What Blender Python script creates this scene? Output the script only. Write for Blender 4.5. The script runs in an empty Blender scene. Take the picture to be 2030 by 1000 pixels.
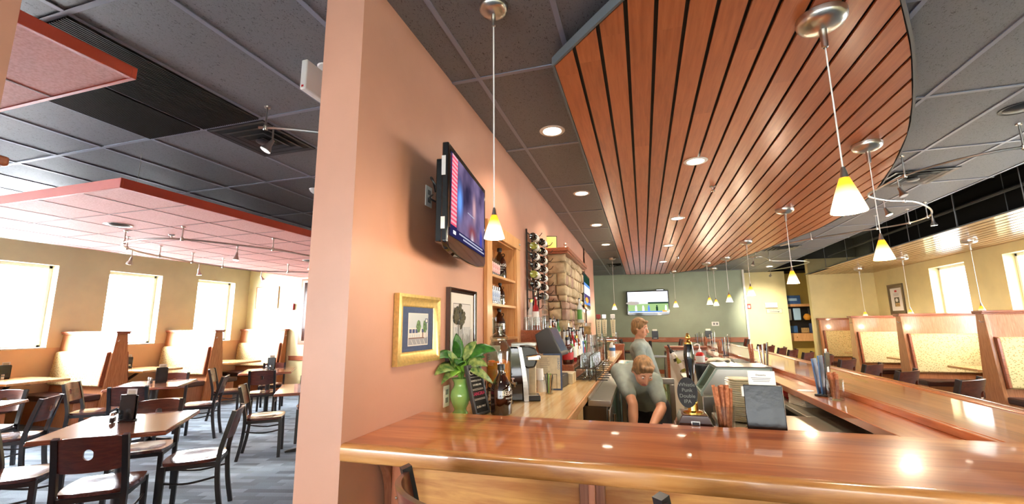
import bpy, math, random
from math import pi, sin, cos, radians, sqrt, atan2
from mathutils import Vector, Matrix
SC = bpy.context.scene
C = SC.collection
rnd = random.Random(11)

# ------------------------------------------------------------------ mesh builder
class MB:
    def __init__(s):
        s.v, s.f, s.mi, s.cur = [], [], [], 0
        s.M = None
    def add(s, vs, fs):
        b = len(s.v)
        if s.M is not None:
            vs = [tuple(s.M @ Vector(p)) for p in vs]
        s.v.extend(tuple(p) for p in vs)
        for f in fs:
            s.f.append(tuple(b + i for i in f)); s.mi.append(s.cur)
        return s
    def box(s, x0, x1, y0, y1, z0, z1):
        vs = [(x0,y0,z0),(x1,y0,z0),(x1,y1,z0),(x0,y1,z0),(x0,y0,z1),(x1,y0,z1),(x1,y1,z1),(x0,y1,z1)]
        return s.add(vs, [(0,3,2,1),(4,5,6,7),(0,1,5,4),(1,2,6,5),(2,3,7,6),(3,0,4,7)])
    def boxc(s, c, d):
        return s.box(c[0]-d[0]/2, c[0]+d[0]/2, c[1]-d[1]/2, c[1]+d[1]/2, c[2]-d[2]/2, c[2]+d[2]/2)
    def quad(s, a, b, c, d):
        return s.add([a,b,c,d], [(0,1,2,3)])
    def poly(s, pts):
        return s.add(pts, [tuple(range(len(pts)))])
    def tube(s, pts, r, n=10, closed=False, phase=0.0, flat=1.0):
        pts = [Vector(p) for p in pts]
        m = len(pts)
        rs = r if isinstance(r, (list, tuple)) else [r]*m
        tang = []
        for i in range(m):
            if closed: t = pts[(i+1)%m]-pts[i-1]
            elif i == 0: t = pts[1]-pts[0]
            elif i == m-1: t = pts[-1]-pts[-2]
            else: t = (pts[i+1]-pts[i]).normalized()+(pts[i]-pts[i-1]).normalized()
            tang.append(t.normalized())
        t0 = tang[0]
        ref = Vector((0,0,1)) if abs(t0.z) < 0.9 else Vector((1,0,0))
        nrm = t0.cross(ref).normalized()
        vs = []
        for i in range(m):
            if i:
                q = tang[i-1].rotation_difference(tang[i]); nrm = q @ nrm
            b = tang[i].cross(nrm)
            for k in range(n):
                a = 2*pi*k/n + phase
                vs.append(pts[i] + (nrm*cos(a) + b*sin(a)*flat)*rs[i])
        fs = []
        for i in range(m if closed else m-1):
            for k in range(n):
                k2 = (k+1)%n; j = (i+1)%m
                fs.append((i*n+k, i*n+k2, j*n+k2, j*n+k))
        if not closed:
            fs.append(tuple(reversed(range(n)))); fs.append(tuple((m-1)*n+k for k in range(n)))
        return s.add(vs, fs)
    def cyl(s, p0, p1, r0, r1=None, n=16):
        return s.tube([p0, p1], [r0, r0 if r1 is None else r1], n)
    def bar(s, pts, r):                       # square section sweep
        return s.tube(pts, r*1.414, 4, phase=pi/4)
    def lathe(s, prof, c=(0,0,0), n=24, sq=0.0):
        vs, fs, rings = [], [], []
        for r, z in prof:
            if r <= 1e-6:
                rings.append([len(vs)]); vs.append((c[0], c[1], c[2]+z))
            else:
                ring = []
                for k in range(n):
                    a = 2*pi*k/n
                    rr = r
                    if sq: rr = r/ (abs(cos(a))**4+abs(sin(a))**4)**(0.25*sq)
                    ring.append(len(vs)); vs.append((c[0]+rr*cos(a), c[1]+rr*sin(a), c[2]+z))
                rings.append(ring)
        for a, b in zip(rings, rings[1:]):
            for k in range(n):
                k2 = (k+1)%n
                if len(a) == 1 and len(b) == 1: continue
                if len(a) == 1: fs.append((a[0], b[k2], b[k]))
                elif len(b) == 1: fs.append((a[k], a[k2], b[0]))
                else: fs.append((a[k], a[k2], b[k2], b[k]))
        return s.add(vs, fs)
    def ball(s, c, r, sc=(1,1,1), n=16, m=10):
        old = s.M
        T = Matrix.Translation(Vector(c)) @ Matrix.Diagonal((sc[0],sc[1],sc[2],1))
        s.M = T if old is None else old @ T
        s.lathe([(r*sin(pi*i/m), -r*cos(pi*i/m)) for i in range(m+1)], n=n)
        s.M = old
        return s
    def prism(s, poly, a, b, axis='z'):
        def P(p, h):
            if axis == 'z': return (p[0], p[1], h)
            if axis == 'x': return (h, p[0], p[1])
            return (p[0], h, p[1])
        n = len(poly)
        vs = [P(p, a) for p in poly] + [P(p, b) for p in poly]
        fs = [tuple(reversed(range(n))), tuple(range(n, 2*n))]
        fs += [(i, (i+1)%n, n+(i+1)%n, n+i) for i in range(n)]
        return s.add(vs, fs)
    def grid(s, rows, thick=0.0, nrm=None):
        nr, nc = len(rows), len(rows[0])
        vs = [p for r in rows for p in r]
        fs = [(i*nc+j, i*nc+j+1, (i+1)*nc+j+1, (i+1)*nc+j) for i in range(nr-1) for j in range(nc-1)]
        return s.add(vs, fs)
    def build(s, name, mat, parent=None, bevel=0.0, angle=38, loc=None, solid=0.0, sub=0):
        me = bpy.data.meshes.new(name)
        me.from_pydata(s.v, [], s.f)
        mats = mat if isinstance(mat, (list, tuple)) else [mat]
        for m in mats: me.materials.append(MAT[m] if isinstance(m, str) else m)
        if len(mats) > 1: me.polygons.foreach_set('material_index', s.mi)
        me.validate(); me.update()
        me.polygons.foreach_set('use_smooth', [True]*len(me.polygons))
        me.set_sharp_from_angle(angle=radians(angle))
        o = bpy.data.objects.new(name, me); C.objects.link(o)
        if loc is not None: o.location = loc
        if parent is not None: o.parent = parent
        if solid:
            m = o.modifiers.new('solid', 'SOLIDIFY'); m.thickness = solid; m.offset = 0
        if bevel:
            m = o.modifiers.new('bevel', 'BEVEL'); m.width = bevel; m.segments = 2; m.limit_method = 'ANGLE'; m.angle_limit = radians(40)
        if sub:
            m = o.modifiers.new('sub', 'SUBSURF'); m.levels = sub; m.render_levels = sub
        return o

def tag(o, label=None, cat=None, group=None, kind=None):
    if label: o['label'] = label
    if cat: o['category'] = cat
    if group: o['group'] = group
    if kind: o['kind'] = kind
    return o
def thing(name, label, cat, loc=(0,0,0), rz=0.0, group=None):
    o = bpy.data.objects.new(name, None); C.objects.link(o)
    o.empty_display_size = 0.1
    o.location = loc; o.rotation_euler = (0,0,rz)
    return tag(o, label, cat, group)
def struct(o): o['kind'] = 'structure'; return o
def kids(o): return [c for c in bpy.data.objects if c.parent == o]
def dup(root, loc, rz=0.0, label=None, group=None, scale=None):
    def cp(o, par):
        c = o.copy(); C.objects.link(c)
        if par is not None: c.parent = par
        for ch in KIDS[o.name]: cp(ch, c)
        return c
    KIDS = {}
    def scan(o):
        KIDS[o.name] = kids(o)
        for ch in KIDS[o.name]: scan(ch)
    scan(root)
    r = cp(root, None)
    r.location = loc; r.rotation_euler = (0,0,rz)
    if scale: r.scale = scale
    if label: r['label'] = label
    if group: r['group'] = group
    return r
def part(o, label): o['label'] = label; return o

def text(name, s, size, mat, parent, loc, rot=(pi/2,0,0), align='CENTER', ext=0.0006, line=1.0):
    """lettering as a mesh of its own"""
    cu = bpy.data.curves.new(name, 'FONT'); cu.body = s; cu.size = size; cu.extrude = ext
    cu.align_x = align; cu.align_y = 'CENTER'; cu.space_line = line; cu.resolution_u = 3
    t = bpy.data.objects.new('tmp_text', cu); C.objects.link(t)
    dg = bpy.context.evaluated_depsgraph_get(); dg.update()
    me = bpy.data.meshes.new_from_object(t.evaluated_get(dg))
    bpy.data.objects.remove(t); bpy.data.curves.remove(cu)
    me.name = name; me.materials.clear(); me.materials.append(MAT[mat])
    o = bpy.data.objects.new(name, me); C.objects.link(o)
    o.parent = parent; o.location = loc; o.rotation_euler = rot
    return o
def wrap_text(name, s, size, mat, parent, r, z, a0, n_sub=1):
    """letters laid round a cylinder of radius r about the parent's z axis: one mesh"""
    cu = bpy.data.curves.new(name, 'FONT'); cu.body = s; cu.size = size; cu.align_x = 'CENTER'; cu.align_y = 'CENTER'; cu.resolution_u = 2
    t = bpy.data.objects.new('tmp_text', cu); C.objects.link(t)
    dg = bpy.context.evaluated_depsgraph_get(); dg.update()
    me = bpy.data.meshes.new_from_object(t.evaluated_get(dg))
    bpy.data.objects.remove(t)
    for v in me.vertices:
        a = a0 + v.co.x/r; zz = z + v.co.y
        v.co = (r*cos(a), r*sin(a), zz)
    me.materials.clear(); me.materials.append(MAT[mat])
    o = bpy.data.objects.new(name, me); C.objects.link(o); o.parent = parent
    return o

# ------------------------------------------------------------------ materials
MAT = {}
def lin(c):
    f = lambda u: u/12.92 if u <= 0.04045 else ((u+0.055)/1.055)**2.4
    return tuple(f(x/255.0) for x in c) + (1.0,)
def newmat(name):
    m = bpy.data.materials.new(name); m.use_nodes = True
    nt = m.node_tree
    b = nt.nodes['Principled BSDF']
    MAT[name] = m
    return m, nt, b
def N(nt, kind, **kw):
    n = nt.nodes.new(kind)
    for k, v in kw.items():
        if hasattr(n, k): setattr(n, k, v)
        else: n.inputs[k].default_value = v
    return n
def P(name, col, rough=0.5, metal=0.0, spec=0.5, coat=0.0, coat_rough=0.08, var=0.0, vscale=8.0, bump=0.0, bscale=120.0, stretch=(1,1,1), emit=None, es=0.0, col2=None, sheen=0.0, trans=0.0):
    m, nt, b = newmat(name)
    L = nt.links
    b.inputs['Base Color'].default_value = lin(col)
    b.inputs['Roughness'].default_value = rough
    b.inputs['Metallic'].default_value = metal
    b.inputs['Specular IOR Level'].default_value = spec
    b.inputs['Coat Weight'].default_value = coat
    b.inputs['Coat Roughness'].default_value = coat_rough
    b.inputs['Sheen Weight'].default_value = sheen
    if emit is not None:
        b.inputs['Emission Color'].default_value = lin(emit); b.inputs['Emission Strength'].default_value = es
    if var or bump or col2:
        tc = N(nt, 'ShaderNodeTexCoord'); mp = N(nt, 'ShaderNodeMapping')
        mp.inputs['Scale'].default_value = stretch
        L.new(tc.outputs['Object'], mp.inputs['Vector'])
    if var or col2:
        no = N(nt, 'ShaderNodeTexNoise'); no.inputs['Scale'].default_value = vscale; no.inputs['Detail'].default_value = 5
        L.new(mp.outputs[0], no.inputs['Vector'])
        cr = N(nt, 'ShaderNodeValToRGB')
        if col2: a, c = lin(col), lin(col2)
        else:
            a = lin(tuple(max(0, x*(1-var)) for x in col)); c = lin(tuple(min(255, x*(1+var)) for x in col))
        cr.color_ramp.elements[0].color = a; cr.color_ramp.elements[1].color = c
        cr.color_ramp.elements[0].position = 0.35; cr.color_ramp.elements[1].position = 0.65
        L.new(no.outputs[0], cr.inputs[0]); L.new(cr.outputs[0], b.inputs['Base Color'])
    if bump:
        n2 = N(nt, 'ShaderNodeTexNoise'); n2.inputs['Scale'].default_value = bscale; n2.inputs['Detail'].default_value = 3
        L.new(mp.outputs[0], n2.inputs['Vector'])
        bp = N(nt, 'ShaderNodeBump'); bp.inputs['Strength'].default_value = bump; bp.inputs['Distance'].default_value = 0.01
        L.new(n2.outputs[0], bp.inputs['Height']); L.new(bp.outputs[0], b.inputs['Normal'])
    return m
def WOOD(name, cols, axis='x', scale=6.0, rough=0.35, coat=0.3, coat_rough=0.1, plank=0.0, paxis='y', spread=0.5, spec=0.5, stretch=14.0, plen=0.0):
    """grain along AXIS; PLANK = board width along PAXIS with a tone per board"""
    m, nt, b = newmat(name); L = nt.links
    tc = N(nt, 'ShaderNodeTexCoord'); mp = N(nt, 'ShaderNodeMapping')
    sc = [stretch]*3; sc['xyz'.index(axis)] = 1.0
    mp.inputs['Scale'].default_value = sc
    L.new(tc.outputs['Object'], mp.inputs['Vector'])
    no = N(nt, 'ShaderNodeTexNoise'); no.inputs['Scale'].default_value = scale; no.inputs['Detail'].default_value = 7; no.inputs['Distortion'].default_value = 0.4
    no.inputs['Roughness'].default_value = 0.6
    src = mp.outputs[0]
    fac = no.outputs[0]
    if plank:
        sp = N(nt, 'ShaderNodeSeparateXYZ'); L.new(tc.outputs['Object'], sp.inputs[0])
        dv = N(nt, 'ShaderNodeMath', operation='DIVIDE'); dv.inputs[1].default_value = plank
        L.new(sp.outputs['xyz'.index(paxis)], dv.inputs[0])
        fl = N(nt, 'ShaderNodeMath', operation='FLOOR'); L.new(dv.outputs[0], fl.inputs[0])
        idx = fl.outputs[0]
        wn = N(nt, 'ShaderNodeTexWhiteNoise', noise_dimensions='1D'); L.new(idx, wn.inputs['W'])
        if plen:
            a1 = N(nt, 'ShaderNodeMath', operation='MULTIPLY_ADD'); a1.inputs[1].default_value = plen*0.9
            L.new(wn.outputs['Value'], a1.inputs[0]); L.new(sp.outputs['xyz'.index(axis)], a1.inputs[2])
            d2 = N(nt, 'ShaderNodeMath', operation='DIVIDE'); d2.inputs[1].default_value = plen; L.new(a1.outputs[0], d2.inputs[0])
            f2 = N(nt, 'ShaderNodeMath', operation='FLOOR'); L.new(d2.outputs[0], f2.inputs[0])
            a2 = N(nt, 'ShaderNodeMath', operation='MULTIPLY_ADD'); a2.inputs[1].default_value = 37.3
            L.new(idx, a2.inputs[0]); L.new(f2.outputs[0], a2.inputs[2])
            wn = N(nt, 'ShaderNodeTexWhiteNoise', noise_dimensions='1D'); L.new(a2.outputs[0], wn.inputs['W'])
        # shift grain per board
        cmb = N(nt, 'ShaderNodeCombineXYZ'); m7 = N(nt, 'ShaderNodeMath', operation='MULTIPLY'); m7.inputs[1].default_value = 19.0
        L.new(wn.outputs['Value'], m7.inputs[0]); L.new(m7.outputs[0], cmb.inputs['xyz'.index(axis)])
        va = N(nt, 'ShaderNodeVectorMath', operation='ADD'); L.new(mp.outputs[0], va.inputs[0]); L.new(cmb.outputs[0], va.inputs[1])
        src = va.outputs[0]
        mx = N(nt, 'ShaderNodeMath', operation='MULTIPLY_ADD'); mx.inputs[1].default_value = spread
        ad = N(nt, 'ShaderNodeMath', operation='ADD'); ad.inputs[1].default_value = -spread/2
        L.new(wn.outputs['Value'], mx.inputs[0]); L.new(no.outputs[0], mx.inputs[2]); L.new(mx.outputs[0], ad.inputs[0])
        fac = ad.outputs[0]
    L.new(src, no.inputs['Vector'])
    cr = N(nt, 'ShaderNodeValToRGB')
    el = cr.color_ramp.elements
    el[0].position, el[0].color = 0.28, lin(cols[0])
    el[1].position, el[1].color = 0.72, lin(cols[-1])
    if len(cols) > 2:
        e = el.new(0.5); e.color = lin(cols[1])
    L.new(fac, cr.inputs[0]); L.new(cr.outputs[0], b.inputs['Base Color'])
    b.inputs['Roughness'].default_value = rough
    b.inputs['Coat Weight'].default_value = coat; b.inputs['Coat Roughness'].default_value = coat_rough
    b.inputs['Specular IOR Level'].default_value = spec
    return m
def GLASS(name, tint=(255,255,255), ior=1.45, rough=0.02, gl=1.0):
    m = bpy.data.materials.new(name); m.use_nodes = True; nt = m.node_tree; nt.nodes.clear(); MAT[name] = m
    out = N(nt, 'ShaderNodeOutputMaterial'); mix = N(nt, 'ShaderNodeMixShader')
    tr = N(nt, 'ShaderNodeBsdfTransparent'); tr.inputs[0].default_value = lin(tint)
    gs = N(nt, 'ShaderNodeBsdfGlossy'); gs.inputs['Roughness'].default_value = rough
    lw = N(nt, 'ShaderNodeLayerWeight'); lw.inputs[0].default_value = 0.5          # Schlick on either face of a thin wall
    pw = N(nt, 'ShaderNodeMath', operation='POWER'); pw.inputs[1].default_value = 5.0
    mu = N(nt, 'ShaderNodeMath', operation='MULTIPLY_ADD'); f0 = ((ior-1)/(ior+1))**2*gl
    mu.inputs[1].default_value = (1-f0)*gl*0.85; mu.inputs[2].default_value = f0
    nt.links.new(lw.outputs['Facing'], pw.inputs[0]); nt.links.new(pw.outputs[0], mu.inputs[0]); nt.links.new(mu.outputs[0], mix.inputs[0])
    nt.links.new(tr.outputs[0], mix.inputs[1]); nt.links.new(gs.outputs[0], mix.inputs[2]); nt.links.new(mix.outputs[0], out.inputs[0])
    return m
def EMIT(name, col, s):
    m = bpy.data.materials.new(name); m.use_nodes = True; nt = m.node_tree; nt.nodes.clear(); MAT[name] = m
    out = N(nt, 'ShaderNodeOutputMaterial'); e = N(nt, 'ShaderNodeEmission'); e.inputs[0].default_value = lin(col); e.inputs[1].default_value = s
    nt.links.new(e.outputs[0], out.inputs[0])
    return m

P('paint_pink', (200,149,126), 0.42, var=0.02, vscale=3, bump=0.03, bscale=60)
P('paint_tan', (230,220,180), 0.5, var=0.02, vscale=3)
P('paint_cream', (232,220,165), 0.5, var=0.02, vscale=3)
P('paint_khaki', (214,202,150), 0.5, var=0.02, vscale=3)
P('paint_green', (142,154,134), 0.5, var=0.02, vscale=3)
P('paint_olive', (196,168,84), 0.5, var=0.02, vscale=3)
P('paint_white', (235,235,230), 0.45)
P('grid_metal', (128,134,152), 0.35, spec=0.6)
P('grid_pink', (172,108,100), 0.4)
P('black_void', (16,16,18), 0.8)
P('rim_red', (176,72,56), 0.45)
P('rim_grey', (92,100,106), 0.45)
P('slat_black', (14,12,12), 0.6)
P('black_frame', (30,27,30), 0.32, spec=0.6)
P('black_plastic', (24,24,27), 0.35)
P('black_gloss', (10,10,12), 0.08, spec=0.6, coat=0.6, coat_rough=0.03)
P('dark_grey', (64,66,70), 0.4)
P('grey_plastic', (120,122,125), 0.4)
P('white_plastic', (238,238,234), 0.35)
P('nickel', (200,196,188), 0.28, metal=1.0)
P('chrome', (225,225,225), 0.1, metal=1.0)
P('steel', (176,176,172), 0.26, metal=1.0, var=0.06, vscale=30, stretch=(1,12,12))
P('steel_worn', (182,180,170), 0.3, metal=1.0, bump=0.15, bscale=9)
P('steel_top_worn', (196,192,174), 0.33, metal=0.8, bump=0.12, bscale=8)
P('steel_dark', (96,92,88), 0.3, metal=1.0)
P('brass', (214,178,96), 0.18, metal=1.0)
P('gold_leaf', (222,192,120), 0.32, metal=0.6, var=0.05, vscale=60)
P('iron', (44,38,36), 0.5, metal=0.3)
P('red_box', (186,30,30), 0.4)
P('vinyl', (62,30,26), 0.35, bump=0.05, bscale=200)
P('paper', (240,238,228), 0.7)
P('paper_tan', (206,196,170), 0.7, var=0.04, vscale=30)
P('ink', (40,40,48), 0.7)
P('ink_grey', (130,126,118), 0.7)
P('navy', (52,72,112), 0.6, var=0.04, vscale=60)
P('menu_black', (22,26,30), 0.22, bump=0.12, bscale=25)
P('menu_blue', (58,100,150), 0.3, var=0.1, vscale=30)
P('chalkboard', (26,26,28), 0.75)
P('chalk', (222,220,214), 0.9)
P('chalk_pink', (212,70,110), 0.9)
P('chalk_dim', (120,124,118), 0.9)
P('celadon', (150,206,120), 0.12, coat=1.0, coat_rough=0.03)
P('leaf_green', (58,124,44), 0.35, col2=(26,78,30), vscale=26)
P('leaf_pale', (168,186,110), 0.4, col2=(52,104,44), vscale=34)
P('leaf_lime', (140,196,78), 0.4, var=0.1, vscale=20)
P('stem_green', (120,170,70), 0.5)
P('brown_glass', (34,12,6), 0.06, spec=0.7, coat=1.0, coat_rough=0.02)
P('green_glass_dark', (26,40,22), 0.08, spec=0.7, coat=1.0, coat_rough=0.02)
P('white_wine', (150,158,70), 0.08, spec=0.7, coat=1.0, coat_rough=0.02)
P('black_bottle', (16,14,14), 0.08, spec=0.7, coat=1.0, coat_rough=0.02)
P('amber_spirit', (122,56,22), 0.08, coat=1.0, coat_rough=0.02)
P('red_spirit', (150,28,36), 0.08, coat=1.0, coat_rough=0.02)
P('dark_spirit', (58,22,18), 0.08, coat=1.0, coat_rough=0.02)
P('clear_spirit', (210,218,220), 0.06, coat=1.0, coat_rough=0.02)
P('green_spirit', (60,120,60), 0.08, coat=1.0, coat_rough=0.02)
P('label_cream', (232,224,190), 0.6)
P('label_white', (236,234,228), 0.6)
P('label_red', (176,40,44), 0.6)
P('label_blue', (60,110,170), 0.6)
P('label_green', (90,150,70), 0.6)
P('juice', (236,120,26), 0.25, col2=(246,168,60), vscale=16)
P('fruit', (250,150,40), 0.3, col2=(236,96,24), vscale=30)
P('ceramic', (232,224,198), 0.25)
P('cloth', (236,226,200), 0.8, bump=0.2, bscale=40)
P('napkin', (240,234,214), 0.8)
P('pretzel', (152,84,48), 0.6, col2=(190,122,80), vscale=90, bump=0.3, bscale=160)
P('mint', (170,204,204), 0.35)
P('book_red', (150,52,48), 0.5)
P('blue_box', (44,84,140), 0.4, var=0.1, vscale=30)
P('sky_blue', (170,205,230), 0.5)
P('cork', (170,140,90), 0.7, var=0.15, vscale=30)
P('hair', (138,104,68), 0.55, var=0.2, vscale=60, stretch=(1,1,0.15))
P('skin', (226,166,134), 0.5, var=0.03, vscale=12)
P('shirt', (148,158,150), 0.85, var=0.06, vscale=14, bump=0.1, bscale=30)
P('trousers', (40,38,42), 0.8)
P('lips', (190,110,98), 0.5)
P('eye', (40,34,30), 0.2)
P('orange_label', (222,150,40), 0.6)
P('yellow_label', (226,216,120), 0.6)
P('red_sauce', (166,26,20), 0.2)
P('green_cap', (60,170,60), 0.4)
P('hood_green', (134,152,142), 0.4)
P('stone_a', (196,178,142), 0.8, col2=(160,140,106), vscale=9, bump=0.6, bscale=24)
P('stone_b', (176,154,122), 0.8, col2=(212,194,158), vscale=12, bump=0.6, bscale=24)
P('stone_c', (150,118,104), 0.8, col2=(180,152,130), vscale=10, bump=0.6, bscale=24)
P('mortar', (122,112,88), 0.9, bump=0.4, bscale=60)
WOOD('wood_booth', [(150,92,50),(186,122,74),(206,146,98)], 'z', 5, 0.35, 0.35)
WOOD('wood_booth_x', [(158,100,62),(176,116,78),(190,130,92)], 'z', 5, 0.3, 0.5)
WOOD('wood_trim', [(120,62,36),(150,82,50),(170,98,62)], 'x', 5, 0.35, 0.4)
WOOD('wood_trim_y', [(120,62,36),(150,82,50),(170,98,62)], 'y', 5, 0.35, 0.4)
WOOD('wood_oak', [(196,138,84),(214,160,104),(226,178,124)], 'z', 5, 0.4, 0.3)
WOOD('wood_oak_y', [(196,138,84),(214,160,104),(226,178,124)], 'y', 5, 0.4, 0.3)
WOOD('wood_bar_x', [(152,78,40),(186,106,56),(204,130,78)], 'x', 2.2, 0.32, 1.0, 0.06, plank=0.105, paxis='y', spread=0.28, stretch=10)
WOOD('wood_bar_y', [(146,74,38),(178,100,54),(198,122,72)], 'y', 2.2, 0.32, 1.0, 0.06, plank=0.105, paxis='x', spread=0.28, stretch=10)
WOOD('wood_bar_edge', [(150,90,44),(192,130,70),(212,156,94)], 'x', 2.5, 0.25, 0.8, 0.08, stretch=10)
WOOD('wood_bar_edge_y', [(140,76,40),(182,112,62),(206,142,86)], 'y', 2.5, 0.25, 0.8, 0.08, stretch=10)
WOOD('wood_front', [(178,112,56),(214,156,86),(230,182,116)], 'x', 2.2, 0.35, 0.4, plank=0.19, paxis='z', spread=0.25, stretch=9)
WOOD('wood_stile', [(120,70,50),(150,92,66),(166,108,80)], 'z', 5, 0.35, 0.4)
WOOD('wood_pilaster', [(190,112,80),(206,132,98),(216,146,112)], 'z', 5, 0.35, 0.3)
WOOD('wood_maple', [(222,178,116),(234,198,140),(242,212,160)], 'y', 3, 0.22, 0.5, 0.1, plank=0.05, paxis='x', spread=0.3)
WOOD('wood_maple_z', [(216,170,108),(230,190,132),(238,204,150)], 'z', 3, 0.35, 0.3)
WOOD('wood_slat', [(162,86,44),(180,100,54),(192,112,64)], 'y', 3.0, 0.42, 0.25, 0.25, plank=0.137, paxis='x', spread=0.22, plen=2.4)
WOOD('wood_slat_pale', [(150,110,70),(178,138,94),(196,160,116)], 'y', 3.0, 0.26, 0.6, 0.12, plank=0.137, paxis='x', spread=0.3, plen=2.4)
WOOD('wood_chair', [(72,36,28),(98,52,40),(118,68,54)], 'y', 4, 0.2, 1.0, 0.1)
WOOD('wood_chair_back', [(66,28,20),(92,42,28),(112,56,38)], 'x', 4, 0.28, 0.6, 0.1)
WOOD('wood_table', [(116,68,48),(146,90,64),(166,108,80)], 'x', 3, 0.2, 1.0, 0.05)
WOOD('wood_table_pale', [(206,150,92),(224,174,116),(236,194,140)], 'x', 3, 0.25, 0.6, 0.08)
WOOD('wood_dark', [(34,18,14),(50,26,20),(62,34,26)], 'x', 4, 0.15, 1.0, 0.05)
P('fabric_pale', (216,180,104), 0.85)
GLASS('glass', (245,247,246), 1.5, 0.02, 1.6)
GLASS('glass_thick', (246,249,246), 1.5, 0.03, 2.2)
GLASS('glass_thin', (240,246,244), 1.5, 0.01)
GLASS('glass_tint', (206,226,214), 1.5)
GLASS('window_glass', (252,253,255), 1.3)
GLASS('picture_glass', (254,254,254), 1.4, 0.02, 0.3)
EMIT('lens_warm', (255,244,216), 9.0)
EMIT('bulb_warm', (255,236,190), 14.0)
EMIT('tv_white', (236,240,250), 1.1)
EMIT('tv_navy', (36,34,70), 0.8); EMIT('tv_purple', (86,70,110), 0.8); EMIT('tv_blue', (80,120,210), 1.0)
EMIT('tv_red', (214,70,90), 1.0); EMIT('tv_pink', (206,150,160), 0.8); EMIT('tv_skin', (190,140,140), 0.7); EMIT('tv_grey', (150,150,170), 0.9)
EMIT('tv_grass', (140,168,112), 0.9); EMIT('tv_hill', (160,150,140), 0.9); EMIT('tv_dark', (34,60,46), 0.7); EMIT('tv_orange', (236,150,60), 1.0); EMIT('tv_sky', (90,130,190), 0.9)
EMIT('exit_white', (250,250,250), 0.9)

P('screen_glow', (30,34,40), 0.12, emit=(110,120,140), es=0.22)
def voronoi_fabric():
    m = MAT['fabric_pale']; nt = m.node_tree; b = nt.nodes['Principled BSDF']; L = nt.links
    tc = N(nt, 'ShaderNodeTexCoord'); mp = N(nt, 'ShaderNodeMapping'); mp.inputs['Scale'].default_value = (32, 32, 50)
    L.new(tc.outputs['Object'], mp.inputs['Vector'])
    vo = N(nt, 'ShaderNodeTexVoronoi'); vo.inputs['Scale'].default_value = 1.0
    L.new(mp.outputs[0], vo.inputs['Vector'])
    cr = N(nt, 'ShaderNodeValToRGB'); e = cr.color_ramp.elements
    e[0].position = 0.30; e[0].color = (1,1,1,1); e[1].position = 0.36; e[1].color = (0,0,0,1)
    L.new(vo.outputs['Distance'], cr.inputs[0])
    hs = N(nt, 'ShaderNodeSeparateColor'); L.new(vo.outputs['Color'], hs.inputs[0])
    cc = N(nt, 'ShaderNodeValToRGB'); cc.color_ramp.interpolation = 'CONSTANT'; k = cc.color_ramp.elements
    k[0].color = lin((182,138,84)); k[1].position = 0.5; k[1].color = lin((160,148,96))
    L.new(hs.outputs[0], cc.inputs[0])
    mx = N(nt, 'ShaderNodeMix', data_type='RGBA')
    mx.inputs[6].default_value = lin((218,196,140))
    L.new(cr.outputs[0], mx.inputs[0]); L.new(cc.outputs[0], mx.inputs[7]); L.new(mx.outputs[2], b.inputs['Base Color'])
voronoi_fabric()

def ceiling_tile():
    m, nt, b = newmat('ceiling_tile'); L = nt.links
    tc = N(nt, 'ShaderNodeTexCoord')
    mp = N(nt, 'ShaderNodeMapping'); mp.inputs['Scale'].default_value = (95, 60, 1); L.new(tc.outputs['Object'], mp.inputs['Vector'])
    no = N(nt, 'ShaderNodeTexNoise'); no.inputs['Scale'].default_value = 1.0; no.inputs['Detail'].default_value = 4; no.inputs['Distortion'].default_value = 1.6
    L.new(mp.outputs[0], no.inputs['Vector'])
    cr = N(nt, 'ShaderNodeValToRGB'); e = cr.color_ramp.elements
    e[0].position = 0.33; e[0].color = lin((46,47,51)); e[1].position = 0.42; e[1].color = lin((106,108,114))
    L.new(no.outputs[0], cr.inputs[0]); L.new(cr.outputs[0], b.inputs['Base Color'])
    bp = N(nt, 'ShaderNodeBump'); bp.inputs['Strength'].default_value = 0.25; bp.inputs['Distance'].default_value = 0.004
    L.new(no.outputs[0], bp.inputs['Height']); L.new(bp.outputs[0], b.inputs['Normal'])
    b.inputs['Roughness'].default_value = 0.5
ceiling_tile()

def cloud_tile():
    m, nt, b = newmat('cloud_tile'); L = nt.links
    tc = N(nt, 'ShaderNodeTexCoord')
    no = N(nt, 'ShaderNodeTexNoise'); no.inputs['Scale'].default_value = 90; no.inputs['Detail'].default_value = 3; L.new(tc.outputs['Object'], no.inputs['Vector'])
    cr = N(nt, 'ShaderNodeValToRGB'); e = cr.color_ramp.elements
    e[0].position = 0.3; e[0].color = lin((186,118,108)); e[1].position = 0.6; e[1].color = lin((206,142,132))
    L.new(no.outputs[0], cr.inputs[0]); L.new(cr.outputs[0], b.inputs['Base Color'])
    b.inputs['Roughness'].default_value = 0.7
cloud_tile()

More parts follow.
